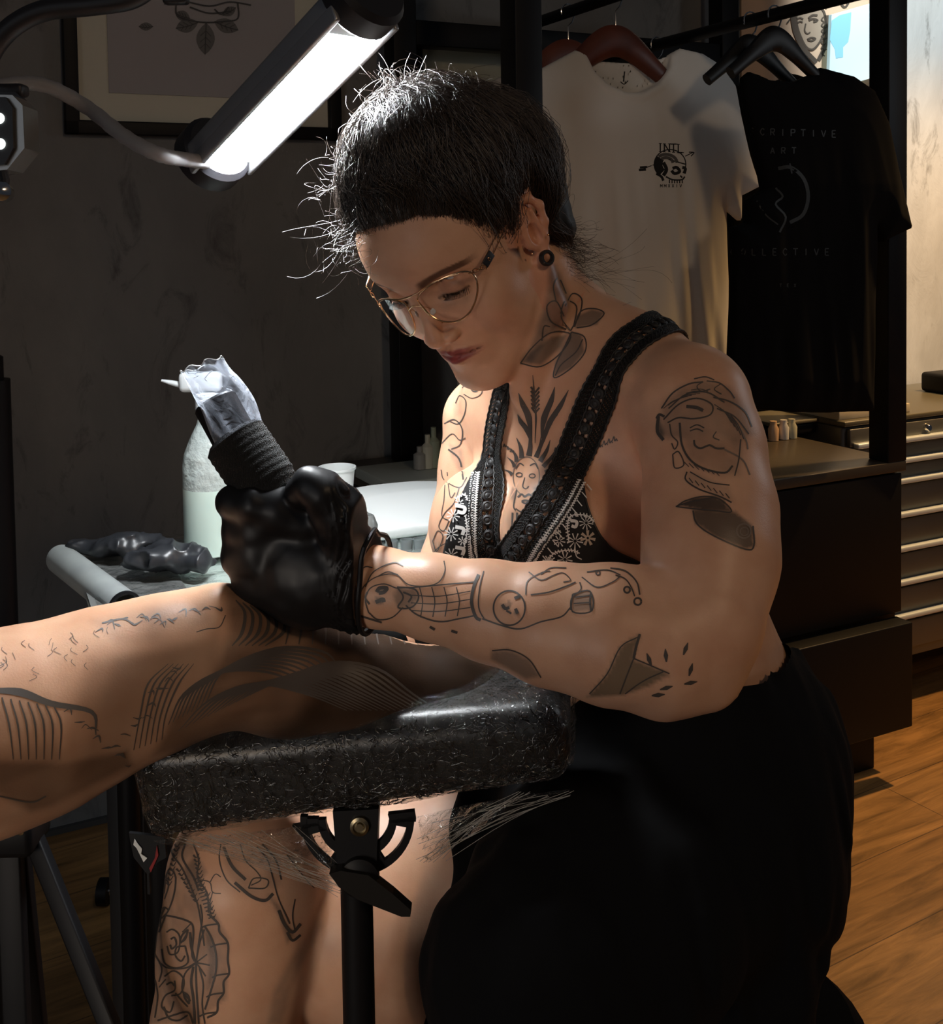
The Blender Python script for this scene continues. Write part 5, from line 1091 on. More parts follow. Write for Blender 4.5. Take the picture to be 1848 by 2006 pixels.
for pts, w_ in [([(248, 560), (255, 600), (290, 650), (330, 740), (350, 800), (370, 930)], 2.6), ([(300, 560), (290, 610), (330, 680), (350, 730)], 3), ([(330, 560), (350, 620), (345, 680), (380, 740), (385, 810)], 2.6), ([(222, 740), (230, 680), (245, 650), (265, 680), (260, 740), (240, 800), (215, 830)], 2.6), ([(205, 880), (225, 830), (235, 820), (310, 840), (330, 870), (325, 960), (340, 990)], 3),
       ([(232, 880), (255, 870), (280, 895), (275, 950), (245, 960), (235, 930)], 2.6), ([(300, 930), (270, 935), (265, 965), (285, 985), (300, 965)], 2.6), ([(215, 940), (225, 990), (265, 1010), (310, 990), (300, 930)], 2.6), ([(340, 990), (300, 1010), (240, 1010), (205, 990)], 2.6), ([(340, 990), (350, 930), (370, 870)], 2.6), ([(340, 990), (380, 960)], 2.2), ([(340, 990), (390, 1000)], 2.2), ([(340, 990), (375, 1040)], 2.2), ([(340, 990), (340, 1060), (350, 1212)], 3), ([(340, 990), (300, 1030), (290, 1090), (320, 1130)], 2.6),
       ([(225, 1040), (260, 1020), (295, 1050), (285, 1100), (250, 1110)], 2.6), ([(262, 1055), (262, 1090), (228, 1110), (215, 1150), (245, 1170), (260, 1130)], 2.6), ([(205, 1080), (230, 1050)], 2.2), ([(200, 1200), (260, 1180), (310, 1170), (330, 1212)], 3), ([(265, 1100), (290, 1130), (310, 1150)], 2.6), ([(240, 800), (225, 790), (210, 800)], 2.2), ([(215, 700), (230, 690), (240, 710), (225, 760)], 2.2), ([(185, 1000), (195, 900), (205, 830)], 2.2), ([(190, 1050), (200, 1110), (190, 1190)], 2.2), ([(290, 880), (320, 850)], 2), ([(285, 920), (310, 880)], 2),
       ([(430, 560), (425, 620), (450, 690), (500, 735)], 2), ([(500, 560), (520, 620), (560, 660), (575, 690), (540, 710)], 2), ([(530, 720), (550, 685), (600, 690), (590, 720), (530, 720)], 2.2), ([(560, 570), (600, 620), (620, 690), (640, 760), (680, 850)], 2.2), ([(700, 760), (690, 820), (700, 880)], 2), ([(355, 690), (390, 700), (400, 735), (430, 740)], 1.6), ([(390, 700), (410, 670), (430, 680)], 1.6), ([(400, 735), (390, 780), (400, 800)], 1.6), ([(670, 600), (740, 690), (770, 720)], 1.6)]:
    LN.append((zz(pts), w_))
for (x0, y0, x1, y1, n_, l_) in ((232, 700, 262, 560, 9, 11), (330, 600, 352, 720, 9, 12), (268, 650, 330, 760, 8, 12), (372, 740, 392, 820, 6, 11)):
    for k in range(n_):
        t = k/(n_-1); x, y = np.array(sc(x0, y0))*(1-t)+np.array(sc(x1, y1))*t; LN.append(([(x, y), (x+l_*.5, y+5), (x+l_, y-3)], [3.5, 2, 1]))
for pts, w_ in [([(205, 860), (212, 820), (228, 790)], 3), ([(190, 960), (215, 1010), (205, 1060)], 2.4), ([(318, 880), (322, 930), (335, 985)], 4), ([(355, 780), (362, 830), (352, 900), (344, 960)], 2.4), ([(330, 1005), (322, 1060), (330, 1120), (336, 1212)], 4), ([(352, 1010), (366, 1070), (362, 1140), (372, 1212)], 2.4), ([(248, 905), (262, 900), (268, 925), (252, 940), (246, 925)], 3), ([(232, 1070), (250, 1062), (262, 1075)], 3), ([(310, 870), (290, 890), (282, 915), (300, 905), (310, 870)], 3), ([(315, 1140), (300, 1120), (296, 1100), (312, 1112), (315, 1140)], 3), ([(222, 1150), (240, 1190), (275, 1200), (310, 1180)], 3), ([(440, 570), (470, 640), (520, 690)], 5), ([(480, 700), (540, 750), (590, 765), (620, 740)], 5), ([(580, 560), (630, 620), (650, 690)], 3), ([(640, 800), (660, 850), (690, 880), (720, 850)], 5), ([(670, 880), (690, 910), (720, 890)], 4)]:
    LN.append((zz(pts), w_))
for k in range(12):
    t = k/11; x, y = np.array(sc(330, 690))*(1-t)+np.array(sc(385, 830))*t; LN.append(([(x, y), (x+13, y-4)], 2.2))
edge = zz([(385, 815), (420, 850), (425, 880), (455, 920), (455, 980), (460, 1030), (440, 1060), (440, 1100), (420, 1130), (415, 1170), (380, 1190)])
LN.append((edge, 3.4))
for x, y in edge[1::2]: LN.append(([(x, y), (x-22, y+3), (x-34, y+8)], 2.6))
inr = zz([(372, 860), (395, 900), (412, 960), (412, 1020), (400, 1070), (385, 1120), (372, 1160)]); LN.append((inr, 3.0))
mb = MB(); LN = [(p, (np.array(w)*1.25 if not np.isscalar(w) else w*1.25)) for p, w in LN]
ribbons(mb, BODY, LN, 0.00035); ribbons(mb, BODY, LF, 0.00035, d0=1.12); mb2 = MB(); ribbons(mb2, BODY, LS, 0.0003)
nbm = len(mb.F)
inkV = mb; inkV.m = 1
mb.add(mb2.V, mb2.F)
ink_me = mesh_np('ink', mb.V, mb.F); ink_me.polygons.foreach_set('material_index', [0]*nbm+[1]*(len(mb.F)-nbm))
# ---------------------------------------------------------------- eyes, hair, glasses, jewellery
M_EYE = mat('eyeball', (0.75, 0.72, 0.7), 0.15); M_IRIS = mat('iris', (0.05, 0.025, 0.012), 0.1)
for c in EYE:
    e = MB().lathe(H(c[0], c[1]-1.2, c[2]), HF, [(1.2*HS*math.sin(a), 1.2*HS*(1-math.cos(a))) for a in np.linspace(0.01, PI-0.01, 14)], 24).build('eye', M_EYE, PERSON)
    d = np.array([0, 0.93, -0.36]); q = np.array(c)+d*1.16
    MB().lathe(H(*q), d@HR, [(0, 0.0006), (0.0052, 0.0), (0.0056, -0.001)], 20, False).build('iris', M_IRIS, e)
M_HAIR = mat('dark_hair', (0.045, 0.031, 0.023), 0.33, spec=1.0); M_HAIRV = mat('hair_mass', (0.006, 0.0045, 0.004), 0.55)
rng = np.random.RandomState(7)
lash = MB()
for c in EYE:
    for x in np.linspace(-1.25, 1.25, 26):
        y = math.sqrt(max(0.05, 1.4**2-x*x*0.9-0.3)); r0_ = (c[0]+x, c[1]+y*0.98, c[2]-0.42-0.06*x*x); o_ = 0.55+0.2*abs(x)
        lash.tube(spline([H(*r0_), H(r0_[0]+x*.12, r0_[1]+0.35, r0_[2]-0.28), H(r0_[0]+x*.25, r0_[1]+0.62, r0_[2]-0.30)], 3), [0.00022]*3+[0.00018]*3+[0.00008], 4, False)
lash.build('eyelashes', M_HAIRV, PERSON)
HAIR = SDF()
HAIR.u(hell((0, -1.6, 4.9), (8.0, 10.0, 8.9))); HAIR.u(hell((0, 2.6, 5.6), (7.2, 7.6, 5.7)), 0.02)
HAIR.u(hell((0, -6.5, 1.0), (6.4, 5.2, 6.5)), 0.02); HAIR.u(hell((4.2, -6.0, -4.0), (3.0, 2.6, 3.6)), 0.02)
HAIR.u(hell((0.5, 0.3, 11.5), (5.0, 6.2, 3.4)), 0.02)
HAIR.u(ell(P(965, 325, 1.09), (0.062, 0.06, 0.060)), 0.03); HAIR.u(ell(P(1030, 415, 1.10), (0.040, 0.05, 0.055)), 0.02); HAIR.u(ell(P(1075, 490, 1.09), (0.022, 0.025, 0.040)), 0.02); HAIR.u(ell(P(860, 275, 1.05), (0.055, 0.05, 0.04)), 0.02)
def hcut(p):
    h = toH(p); return (hairline(h[:, 1])+0.75+0.25*vnoise(np.stack([h[:, 0]*1.5, h[:, 1]*1.5, h[:, 2]*0], 1), 3)-h[:, 2])*HS
def fhair(p):
    h = toH(p)
    up = np.clip(h[:, 2]-hairline(h[:, 1]), 0, 9)
    return smax(HAIR(p)+0.0012*vnoise(h*np.array([2.2, 1.2, 1.2]), 5)+0.0075*np.exp(-up/1.5), hcut(p), 0.004)
hs = sdf_obj('hair', lambda p: smin(fhair(p), ell(P(818, 228, 1.03), (0.030, 0.028, 0.026))(p)+0.0015*vnoise(p*160, 8), 0.012), HC-0.2, HC+0.2, 0.003, M_HAIRV, PERSON, 1)
BUN = toH(P(808, 232, 1.02)[None])[0]; BT_ = tuple(toH(P(806, 205, 1.02)[None])[0]); NAPE = tuple(toH(P(1085, 470, 1.08)[None])[0]); NAPE2 = tuple(toH(P(1110, 540, 1.08)[None])[0])
def snap(h, lift):
    "h (n,3) head coordinates -> on the hair surface, lifted"
    p = HC+HS*(h@HR)
    for _ in range(3): p = p-grad(HAIR, p, 1e-3)*(HAIR(p)-lift)[:, None]
    return p
N = 7500; strands = MB()
th = rng.uniform(0, 2*PI, N*2); ph = rng.uniform(0, 1, N*2)
h0 = np.stack([8*np.cos(th)*np.sqrt(ph), -1.5+10*np.sin(th)*np.sqrt(ph), np.zeros(N*2)], 1); h0[:, 2] = 4.9+9*np.sqrt(np.maximum(0, 1-(h0[:, 0]/8.3)**2-((h0[:, 1]+1.5)/10.4)**2))*np.where(rng.rand(N*2) < 0.62, 1, -0.9)
p0 = snap(h0, 0); h0 = toH(p0); ok = (h0[:, 2] > hairline(h0[:, 1])-0.1); h0 = h0[ok][:N]
# roots set along the hairline itself
ya = rng.uniform(-6, 9.6, 2600); sg = np.where(rng.rand(2600) < 0.7, 1, -1); xa = sg*7.4*np.sqrt(np.clip(1-((ya+1)/10.8)**2, 0.0, 1)); fr_ = rng.rand(2600) < 0.45
xa = np.where(fr_, rng.uniform(-6, 6, 2600), xa); ya = np.where(fr_, 9.0-0.07*xa**2, ya); he = np.stack([xa, ya, hairline(ya)+rng.uniform(-0.35, 0.7, 2600)], 1)
he = toH(snap(he, 0)); he = he[np.abs(he[:, 2]-hairline(he[:, 1])) < 1.4]; h0 = np.concatenate([h0, he])
nh = len(h0); K = 11
W = rng.uniform(-1, 1, (nh, 3)); ph1 = rng.uniform(0, 6.28, (nh, 2)); curl = rng.uniform(0, 1, nh)**3
paths = []
clump = np.round(h0/1.6)*1.6+vnoise(np.round(h0/1.6)*7.7, 2)[:, None]*0.8
for k in range(K):
    t = k/(K-1); tgt = BUN+W*np.array([1.6, 1.6, 0.6])
    q = h0*(1-t)+tgt*t; q = q+(clump-h0)*(0.35*math.sin(PI*t))
    q = q+np.stack([np.sin(ph1[:, 0]+t*9), np.cos(ph1[:, 1]+t*8), np.sin(ph1[:, 1]+t*10)], 1)*(0.10+0.55*curl[:, None])*math.sin(PI*min(1, t+0.1))
    r = np.linalg.norm(q-np.array([0, -1, 5]), axis=1)[:, None]; q = np.array([0, -1, 5])+(q-np.array([0, -1, 5]))/r*np.maximum(r, 9.0)
    far = 1-sst(np.array([t]), 0.82, 1.0)[0]
    s_ = snap(q, 0.0)+0
    lift = 0.0010+0.0030*math.sin(PI*t)*(0.3+rng.uniform(0, 1, nh)*0+np.abs(W[:, 0]))+0.009*curl*math.sin(PI*t)
    lift = lift+0.0060*np.abs(vnoise(h0*0.75+np.array([0, 0, 3.0*t]), 17))*math.sin(PI*min(1, t+0.05))+0.002*vnoise(h0*2.2+t*2, 18)*math.sin(PI*t)
    g = grad(HAIR, s_, 1e-3); up0 = np.clip(h0[:, 2]-hairline(h0[:, 1]), 0, 9); s_ = s_+g*(lift-0.0075*np.exp(-(up0+9*t)/1.6))[:, None]
    e_ = HC+HS*((BUN+W*1.7+np.array([0, 0, 1.2]))@HR)
    paths.append(s_*(far)+e_*(1-far) if far < 1 else s_)
paths = np.array(paths)      # K, nh, 3
def fast_tubes(paths, r, sides=3):
    "paths (K, n, 3) -> one mesh of thin tubes"
    K_, n_, _ = paths.shape; T = np.gradient(paths, axis=0); T /= np.linalg.norm(T, axis=2, keepdims=True)+1e-12
    a = np.array([0.3, 0.5, 0.81]); B1 = np.cross(T, a); B1 /= np.linalg.norm(B1, axis=2, keepdims=True)+1e-12; B2 = np.cross(T, B1)
    rr = np.asarray(r).reshape(-1, 1, 1) if np.ndim(r) else r
    V = np.stack([paths+rr*(math.cos(2*PI*s/sides)*B1+math.sin(2*PI*s/sides)*B2) for s in range(sides)], 2)   # K,n,s,3
    idx = np.arange(K_*n_*sides).reshape(K_, n_, sides); F = []
    for s in range(sides):
        s2 = (s+1) % sides; F.append(np.stack([idx[:-1, :, s], idx[:-1, :, s2], idx[1:, :, s2], idx[1:, :, s]], -1).reshape(-1, 4))
    return V.reshape(-1, 3), np.concatenate(F)
rad = np.linspace(0.00030, 0.00016, K)
V1, F1 = fast_tubes(paths, rad)
# bun loops, flyaways, nape wisps
def wisps(n, base, spread, dirs, length, curlr, K_=10, seed=1, rad_=0.00013):
    r_ = np.random.RandomState(seed); b0 = np.array(base)+r_.uniform(-1, 1, (n, 3))*np.array(spread); d = np.array(dirs)+r_.uniform(-1, 1, (n, 3))*0.55; out = []
    l_ = length*r_.uniform(0.4, 1.2, (n, 1)); pa = r_.uniform(0, 6.28, (n, 3)); cr = curlr*r_.uniform(0.3, 1.3, (n, 1)); fq = r_.uniform(2.0, 5.5, (n, 1))
    for k in range(K_):
        t = k/(K_-1); q = b0+d*l_*t+np.concatenate([np.sin(pa[:, :1]+fq*t), np.cos(pa[:, 1:2]+fq*t), np.sin(pa[:, 2:]+fq*t)], 1)*cr*t
        out.append(HC+HS*(q@HR))
    return fast_tubes(np.array(out), rad_)
parts = [(V1, F1),
    wisps(240, BT_, (2.6, 1.8, 2.2), (0.1, 0.25, 0.35), 2.4, 1.8, 14, 2, 0.0003),
    wisps(70, BT_, (1.4, 1.0, 1.0), (0, 0.4, 0.8), 2.6, 1.2, 12, 3, 0.0003),
    wisps(90, (-3.5, 7.6, 8.0), (3.2, 2.2, 1.6), (-0.35, 0.5, -0.25), 3.4, 1.5, 12, 4, 0.00013),
    wisps(60, (-5.8, 4.5, 6.0), (1.4, 2.0, 3.0), (-0.6, 0.4, -0.2), 3.0, 1.6, 12, 5, 0.00013),
    wisps(70, (-3.0, 4.0, 12.0), (4.5, 3.0, 1.5), (-0.4, 0.2, 0.3), 2.4, 1.2, 12, 6, 0.00012),
    wisps(80, (2.5, -2.0, 12.5), (3.5, 4.0, 1.4), (0.1, -0.2, 0.3), 2.4, 1.5, 12, 7, 0.0002),
    wisps(260, tuple(toH(P(890, 235, 1.04)[None])[0]), (3.6, 2.2, 1.4), (0.3, -0.1, 0.1), 2.6, 1.3, 14, 21, 0.00028),
    wisps(220, tuple(toH(P(960, 270, 1.03)[None])[0]), (2.8, 2.8, 1.6), (0.3, -0.1, -0.1), 2.6, 1.2, 14, 22, 0.00026),
    wisps(160, tuple(toH(P(860, 310, 0.985)[None])[0]), (2.8, 1.2, 2.4), (0.1, 0.1, -0.4), 3.0, 0.9, 14, 23, 0.00024),
    wisps(260, NAPE, (1.0, 1.4, 2.4), (0.25, -0.35, -0.7), 3.6, 0.7, 12, 28, 0.0002),
    wisps(46, NAPE, (1.2, 1.5, 3.0), (0.45, -0.5, -0.55), 5.2, 1.6, 14, 8, 0.00013),
    wisps(26, NAPE2, (1.2, 1.0, 1.0), (0.65, -0.45, -0.55), 6.5, 1.0, 14, 9, 0.00013),
    wisps(120, (4.5, 0.5, 9.0), (3.2, 4.0, 3.0), (0.15, 0.1, -0.25), 3.0, 1.4, 12, 10, 0.00022)]
# fine short hairs along the hairline
rb = np.random.RandomState(31); nb_h = 520; xb = rb.uniform(-6.3, 6.9, nb_h); yb = 9.3-0.085*xb**2+rb.uniform(-.3, .3, nb_h); hb = np.stack([xb, yb, hairline(yb)+rb.uniform(-0.75, 0.5, nb_h)], 1); db = BUN-hb; db /= np.linalg.norm(db, axis=1)[:, None]; db += rb.uniform(-0.5, 0.5, (nb_h, 3)); lb_ = rb.uniform(0.6, 2.2, (nb_h, 1)); pb_ = []
for k in range(6):
    t = k/5; q = HC+HS*((hb+db*lb_*t)@HR)
    for _ in range(2): q = q-grad(HEAD, q, 1e-3)*(HEAD(q)-0.0003-0.003*t*t)[:, None]
    pb_.append(q)
parts.append(fast_tubes(np.array(pb_), 0.00010))
VV = []; FF = []; b0 = 0
for v, f_ in parts: VV.append(v); FF.append(f_+b0); b0 += len(v)
link('hair_strands', np_mesh('hair_strands', np.concatenate(VV), np.concatenate(FF)), M_HAIR, hs)
# aviator glasses
M_GOLD = mat('gold_wire', (0.72, 0.47, 0.28), 0.22, 1.0); M_LENS = film_mat('lens', tint=(1, 1, 1), base=0.02, scale=1, strength=0.0, rough=0.02)
GY, GZ = 10.2, 0.45          # the glasses sit low on the nose
GL_ = thing('glasses', H(0, GY, GZ), 'gold wire aviator glasses on the artist face', 'glasses')
def gp(s, x, z): return H(s*x, GY-0.10*x-0.045*x*x, GZ+z*0.88+s*x*0.13)
lens2 = [(0.75, 0.55), (1.6, 1.25), (3.0, 1.55), (4.6, 1.35), (5.75, 0.75), (6.05, -0.4), (5.5, -1.9), (4.3, -3.1), (3.0, -3.3), (1.7, -2.5), (0.95, -1.0)]
for s in (-1, 1):
    q = spline([lens2[-1]]+lens2+[lens2[0], lens2[1]], 5)[5:-10]
    rim = MB().tube([gp(s, x, z) for x, z in q], 0.0009, 8, closed=True).build('rim', M_GOLD, GL_)
    c_ = gp(s, 3.3, -0.8); n_ = len(q); V = [gp(s, x, z) for x, z in q]
    MB().add(V+[c_+HF*0.0006], [(i, (i+1) % n_, n_) for i in range(n_)]).build('lens', M_LENS, GL_)
    MB().tube(spline([gp(s, 0.95, -0.3), H(s*0.9, GY-0.55, GZ-0.5), H(s*0.95, GY-0.75, GZ-0.9)], 4), 0.0004, 6).add([], []).build('pad_arm', M_GOLD, GL_)
    MB().lathe(H(s*0.95, GY-0.8, GZ-1.2), HL*s*0.8+HF*0.4, [(0, -0.0006), (0.002, -0.0006), (0.003, 0), (0.002, 0.0008), (0, 0.0008)], 14).build('nose_pad', M_DIFF, GL_)
    h1 = gp(s, 6.0, 0.45); a_ = H(s*6.9, 7.3, 1.5); b_ = H(s*7.25, 5.6, 1.9); e1 = H(s*7.35, 3.2, 2.5); e2 = H(s*7.3, 2.3, 2.9)
    lk_ = MB()
    for k in range(4):
        c0 = h1*(1-k/3.2)+a_*(k/3.2); ax_ = (a_-h1)/np.linalg.norm(a_-h1); sd_ = HU if k % 2 else np.cross(ax_, HU)
        lk_.tube([c0+ax_*0.0026*math.cos(t)+sd_*0.0018*math.sin(t) for t in np.linspace(0, 2*PI, 12, endpoint=False)], 0.0005, 6, closed=True)
    lk_.build('chain_link', M_GOLD, GL_)
    fx = (b_-a_)/np.linalg.norm(b_-a_); up_ = HU-fx*(HU@fx); up_ /= np.linalg.norm(up_); nn_ = np.cross(fx, up_)
    tb_ = MB().box((a_+b_)/2+up_*0.0, np.linalg.norm(b_-a_)*0.75, 0.0075, 0.0018, (fx, up_, nn_), 0.0004).build('temple_plate', M_LAMPBLK, GL_)
    em = MB(); cc = (a_+b_)/2+nn_*0.0011*(1 if nn_@HL*s > 0 else -1)
    em.tube([cc+up_*0.0016*math.cos(t)+fx*0.0010*math.sin(t) for t in np.linspace(0, 2*PI, 10, endpoint=False)], 0.0003, 5, closed=True); em.build('emblem', M_GOLD, tb_)
    for o_ in (-0.0034, 0.0034): MB().tube([a_+up_*o_, e1+up_*o_*0.8, e2], 0.0005, 7).build('temple', M_GOLD, GL_)
    MB().tube(spline([e2, H(s*7.3, 1.2, 2.9), H(s*7.2, -0.6, 1.6), H(s*7.1, -1.9, -0.8)], 5), 0.0007, 7).build('ear_hook', M_GOLD, GL_)
MB().tube(spline([gp(-1, 5.2, 1.05), gp(-1, 3.0, 1.62), gp(-1, 1.0, 1.35), gp(1, 1.0, 1.35), gp(1, 3.0, 1.62), gp(1, 5.2, 1.05)], 6), 0.0008, 8).build('top_bar', M_GOLD, GL_)
MB().tube(spline([gp(-1, 0.85, -0.1), H(0, GY+0.1, GZ+0.25), gp(1, 0.85, -0.1)], 6), 0.0007, 8).build('bridge', M_GOLD, GL_)
# ear tunnel, studs
e_ = H(8.1, 0.7, -2.7); dn = HL*0.75-FW*0.6; dn /= np.linalg.norm(dn)
o = MB().lathe(e_-dn*0.004, dn, [(0.0040, 0), (0.0062, 0), (0.0074, 0.002), (0.0074, 0.005), (0.0064, 0.0068), (0.0048, 0.0068), (0.0040, 0.005), (0.0040, 0)], 32, False).build('ear_tunnel', M_LAMPBLK); tag(o, 'round black tunnel plug in the stretched ear lobe', 'earring')
o = MB().lathe(H(8.75, -0.2, -0.9), dn, [(0, 0), (0.0008, 0.0), (0.0011, 0.0008), (0.0006, 0.0018), (0, 0.002)], 10).build('ear_stud', M_GOLD); tag(o, 'tiny gold stud on the rim of the ear', 'earring')
o = MB().lathe(H(7.75, 1.9, -1.3), dn, [(0, 0), (0.0008, 0.0), (0.0011, 0.0008), (0.0006, 0.0018), (0, 0.002)], 10).build('ear_stud', M_GOLD); tag(o, 'tiny gold stud on the front flap of the ear', 'earring')
q = march(BODY, [866], [632])[0]
o = MB().lathe(q-HF*0.0005, HF+HL, [(0, 0), (0.0008, 0.0), (0.001, 0.0008), (0.0005, 0.0016), (0, 0.0018)], 10).build('nose_stud', M_GOLD); tag(o, 'tiny gold nose stud on the nostril', 'stud')
# ---------------------------------------------------------------- crochet top
def strap_mat():
    m = mat('crochet_black', (0.012, 0.011, 0.011), 0.6); nt = m.node_tree; lk = nt.links.new; b = nt.nodes['Principled BSDF']
    uv = node(m, 'ShaderNodeUVMap'); sp = node(m, 'ShaderNodeSeparateXYZ'); lk(uv.outputs[0], sp.inputs[0])
    def mth(op, a, b_=None, c=None):
        n = node(m, 'ShaderNodeMath', operation=op)
        for i, x in enumerate((a, b_, c)):
            if x is None: continue
            if isinstance(x, (int, float)): n.inputs[i].default_value = x
            else: lk(x, n.inputs[i])
        return n.outputs[0]
    u, v = sp.outputs[0], sp.outputs[1]      # u across in metres from the centre, v along in metres
    au = mth('ABSOLUTE', u)
    # small mesh holes in the side bands
    hx = mth('SINE', mth('MULTIPLY', au, 2*PI/0.0034)); hy = mth('SINE', mth('ADD', mth('MULTIPLY', v, 2*PI/0.0042), mth('MULTIPLY', au, 900)))
    small = mth('GREATER_THAN', mth('MULTIPLY', hx, hy), 0.40)
    band = mth('MULTIPLY', mth('GREATER_THAN', au, 0.0062), mth('LESS_THAN', au, 0.0145))
    holes1 = mth('MULTIPLY', small, band)
    # larger openings between the round motifs of the centre row
    vv = mth('SUBTRACT', mth('FRACT', mth('DIVIDE', v, 0.0125)), 0.5)
    gap = mth('MULTIPLY', mth('GREATER_THAN', mth('ABSOLUTE', vv), 0.33), mth('MULTIPLY', mth('GREATER_THAN', au, 0.0014), mth('LESS_THAN', au, 0.0052)))
    al = mth('SUBTRACT', 1.0, mth('MAXIMUM', holes1, gap)); lk(al, b.inputs['Alpha'])
    wv = mth('MULTIPLY', mth('SINE', mth('MULTIPLY', v, 2*PI/0.0021)), mth('SINE', mth('MULTIPLY', u, 2*PI/0.0021)))
    bp = node(m, 'ShaderNodeBump', i_Strength=0.9, i_Distance=0.0012); lk(wv, bp.inputs['Height']); lk(bp.outputs[0], b.inputs['Normal'])
    return m
M_CRO = strap_mat(); M_TOP = mat('black_viscose', (0.010, 0.010, 0.011), 0.8, bump=(260, 0.3, 0.001)); M_THR = mat('white_thread', (0.72, 0.72, 0.70), 0.75); M_BTHR = mat('black_thread', (0.014, 0.013, 0.013), 0.55)
def strap(cl, wid, extra, name='strap'):
    "band lying on the skin: centre line measured in the photograph, continued over the shoulder by 3-D steps"
    q = spline(cl, 8); W3 = march(TORSO, q[:, 0], q[:, 1], 0.75, 1.5, 0.0)
    pts = list(W3)
    for e in extra: pts.insert(0, pts[0]+np.array(e))
    pts = np.array(pts)
    pts = relax(TORSO, pts, 3, 0.02)
    seg = np.linalg.norm(np.diff(pts, axis=0), axis=1); s = np.concatenate([[0], np.cumsum(seg)]); M_ = int(s[-1]/0.0026)
    ss = np.linspace(0, s[-1], M_); c = np.stack([np.interp(ss, s, pts[:, i]) for i in range(3)], 1)
    for _ in range(6): c[1:-1] = (c[:-2]+c[1:-1]*2+c[2:])/4
    c, n = relax(TORSO, c, 2, 0.02, True); T = np.gradient(c, axis=0); T /= np.linalg.norm(T, axis=1)[:, None]; S = np.cross(T, n); S /= np.linalg.norm(S, axis=1)[:, None]
    wv = np.interp(np.linspace(0, 1, M_), np.linspace(0, 1, len(wid)), wid)
    NA = 13; us = np.linspace(-0.5, 0.5, NA); G = c[:, None, :]+S[:, None, :]*us[None, :, None]*wv[:, None, None]
    G2, N2 = relax(TORSO, G.reshape(-1, 3), 2, 0.004, True); nh_ = (G2+N2*0.0026).reshape(M_, NA, 3)
    for _ in range(4): nh_[1:-1] = (nh_[:-2]+2*nh_[1:-1]+nh_[2:])/4
    idx = np.arange(M_*NA).reshape(M_, NA); F_ = np.stack([idx[:-1, :-1], idx[:-1, 1:], idx[1:, 1:], idx[1:, :-1]], -1).reshape(-1, 4)
    me_ = np_mesh(name, nh_.reshape(-1, 3), F_); uvl = me_.uv_layers.new(name='UVMap'); li = np.empty(len(me_.loops), np.int32); me_.loops.foreach_get('vertex_index', li)
    UVs = np.stack([np.tile(us, M_)*0.035, np.repeat(ss, NA)], 1)[li]; uvl.data.foreach_set('uv', UVs.astype(np.float32).ravel())
    o = link(name, me_, M_CRO, PERSON)
    so = o.modifiers.new('thick', 'SOLIDIFY'); so.thickness = 0.0009
    disc = MB(); rim = MB()
    for k in range(int(s[-1]/0.0125)):
        i = min(M_-1, int((k+0.5)*0.0125/0.0026)); nn_ = np.cross(S[i], T[i]); nn_ *= np.sign(nn_@n[i]); cc = nh_[i, NA//2]
        disc.lathe(cc-nn_*0.0008, nn_, [(0.0, 0.0), (0.0050, 0.0), (0.0054, 0.0011), (0.0036, 0.0022), (0.0026, 0.0016), (0.0013, 0.0022), (0, 0.0022)], 14)
    disc.build('round_motif', M_BTHR, o)
    for j in (0, NA-1, 4, 8):
        pp = nh_[:, j]+0.0006*np.sin(np.arange(M_)*2.1)[:, None]*S; rim.tube(pp, 0.0011 if j in (0, NA-1) else 0.0007, 6)
    rim.build('braided_edge', M_BTHR, o)
    return o, nh_
so1, g1 = strap([(1268, 650), (1235, 672), (1205, 712), (1178, 765), (1152, 830), (1122, 900), (1086, 970), (1048, 1030), (1010, 1085), (985, 1120), (965, 1160)], [0.03, 0.034, 0.034, 0.035, 0.036, 0.037], [(0.012, 0.014, 0.004), (0.010, 0.022, -0.004), (0.006, 0.026, -0.014), (0.004, 0.02, -0.024), (0.0, 0.01, -0.03)])
so2, g2 = strap([(998, 742), (984, 780), (972, 840), (964, 900), (957, 960), (956, 1020), (964, 1080), (985, 1130), (1000, 1160)], [0.024, 0.028, 0.031, 0.033, 0.035], [(0.005, 0.014, 0.006), (0.008, 0.02, 0.0)])
def patch(poly, lift, name, m, step=5, th=0.0008, parent=PERSON, d0=0.75):
    "cloth lying on the body inside an outline"
    poly = np.array(poly, float); xs = np.arange(poly[:, 0].min(), poly[:, 0].max()+step, step); ys = np.arange(poly[:, 1].min(), poly[:, 1].max()+step, step)
    X, Y = np.meshgrid(xs, ys); Q = np.stack([X.ravel(), Y.ravel()], 1); sd_ = polysd(Q, poly)
    g_ = np.stack([polysd(Q+[.5, 0], poly)-polysd(Q-[.5, 0], poly), polysd(Q+[0, .5], poly)-polysd(Q-[0, .5], poly)], 1); m_ = (sd_ > 0) & (sd_ < step*1.2); Q[m_] -= g_[m_]*sd_[m_][:, None]
    keep = sd_ < step*1.2; W_ = np.zeros((len(Q), 3)); W_[keep] = march(TORSO, Q[keep, 0], Q[keep, 1], d0, 1.5, lift)
    n1, n2 = X.shape; idx = np.arange(n1*n2).reshape(n1, n2); F_ = np.stack([idx[:-1, :-1], idx[1:, :-1], idx[1:, 1:], idx[:-1, 1:]], -1).reshape(-1, 4)
    F_ = F_[keep[F_].all(1)]; d_ = np.linalg.norm(W_[F_]-np.roll(W_[F_], 1, 1), axis=2).max(1); F_ = F_[d_ < 0.03]
    used = np.unique(F_); re = -np.ones(len(Q), int); re[used] = np.arange(len(used))
    o = link(name, np_mesh(name, W_[used], re[F_]), m, parent); so = o.modifiers.new('thick', 'SOLIDIFY'); so.thickness = th; return o
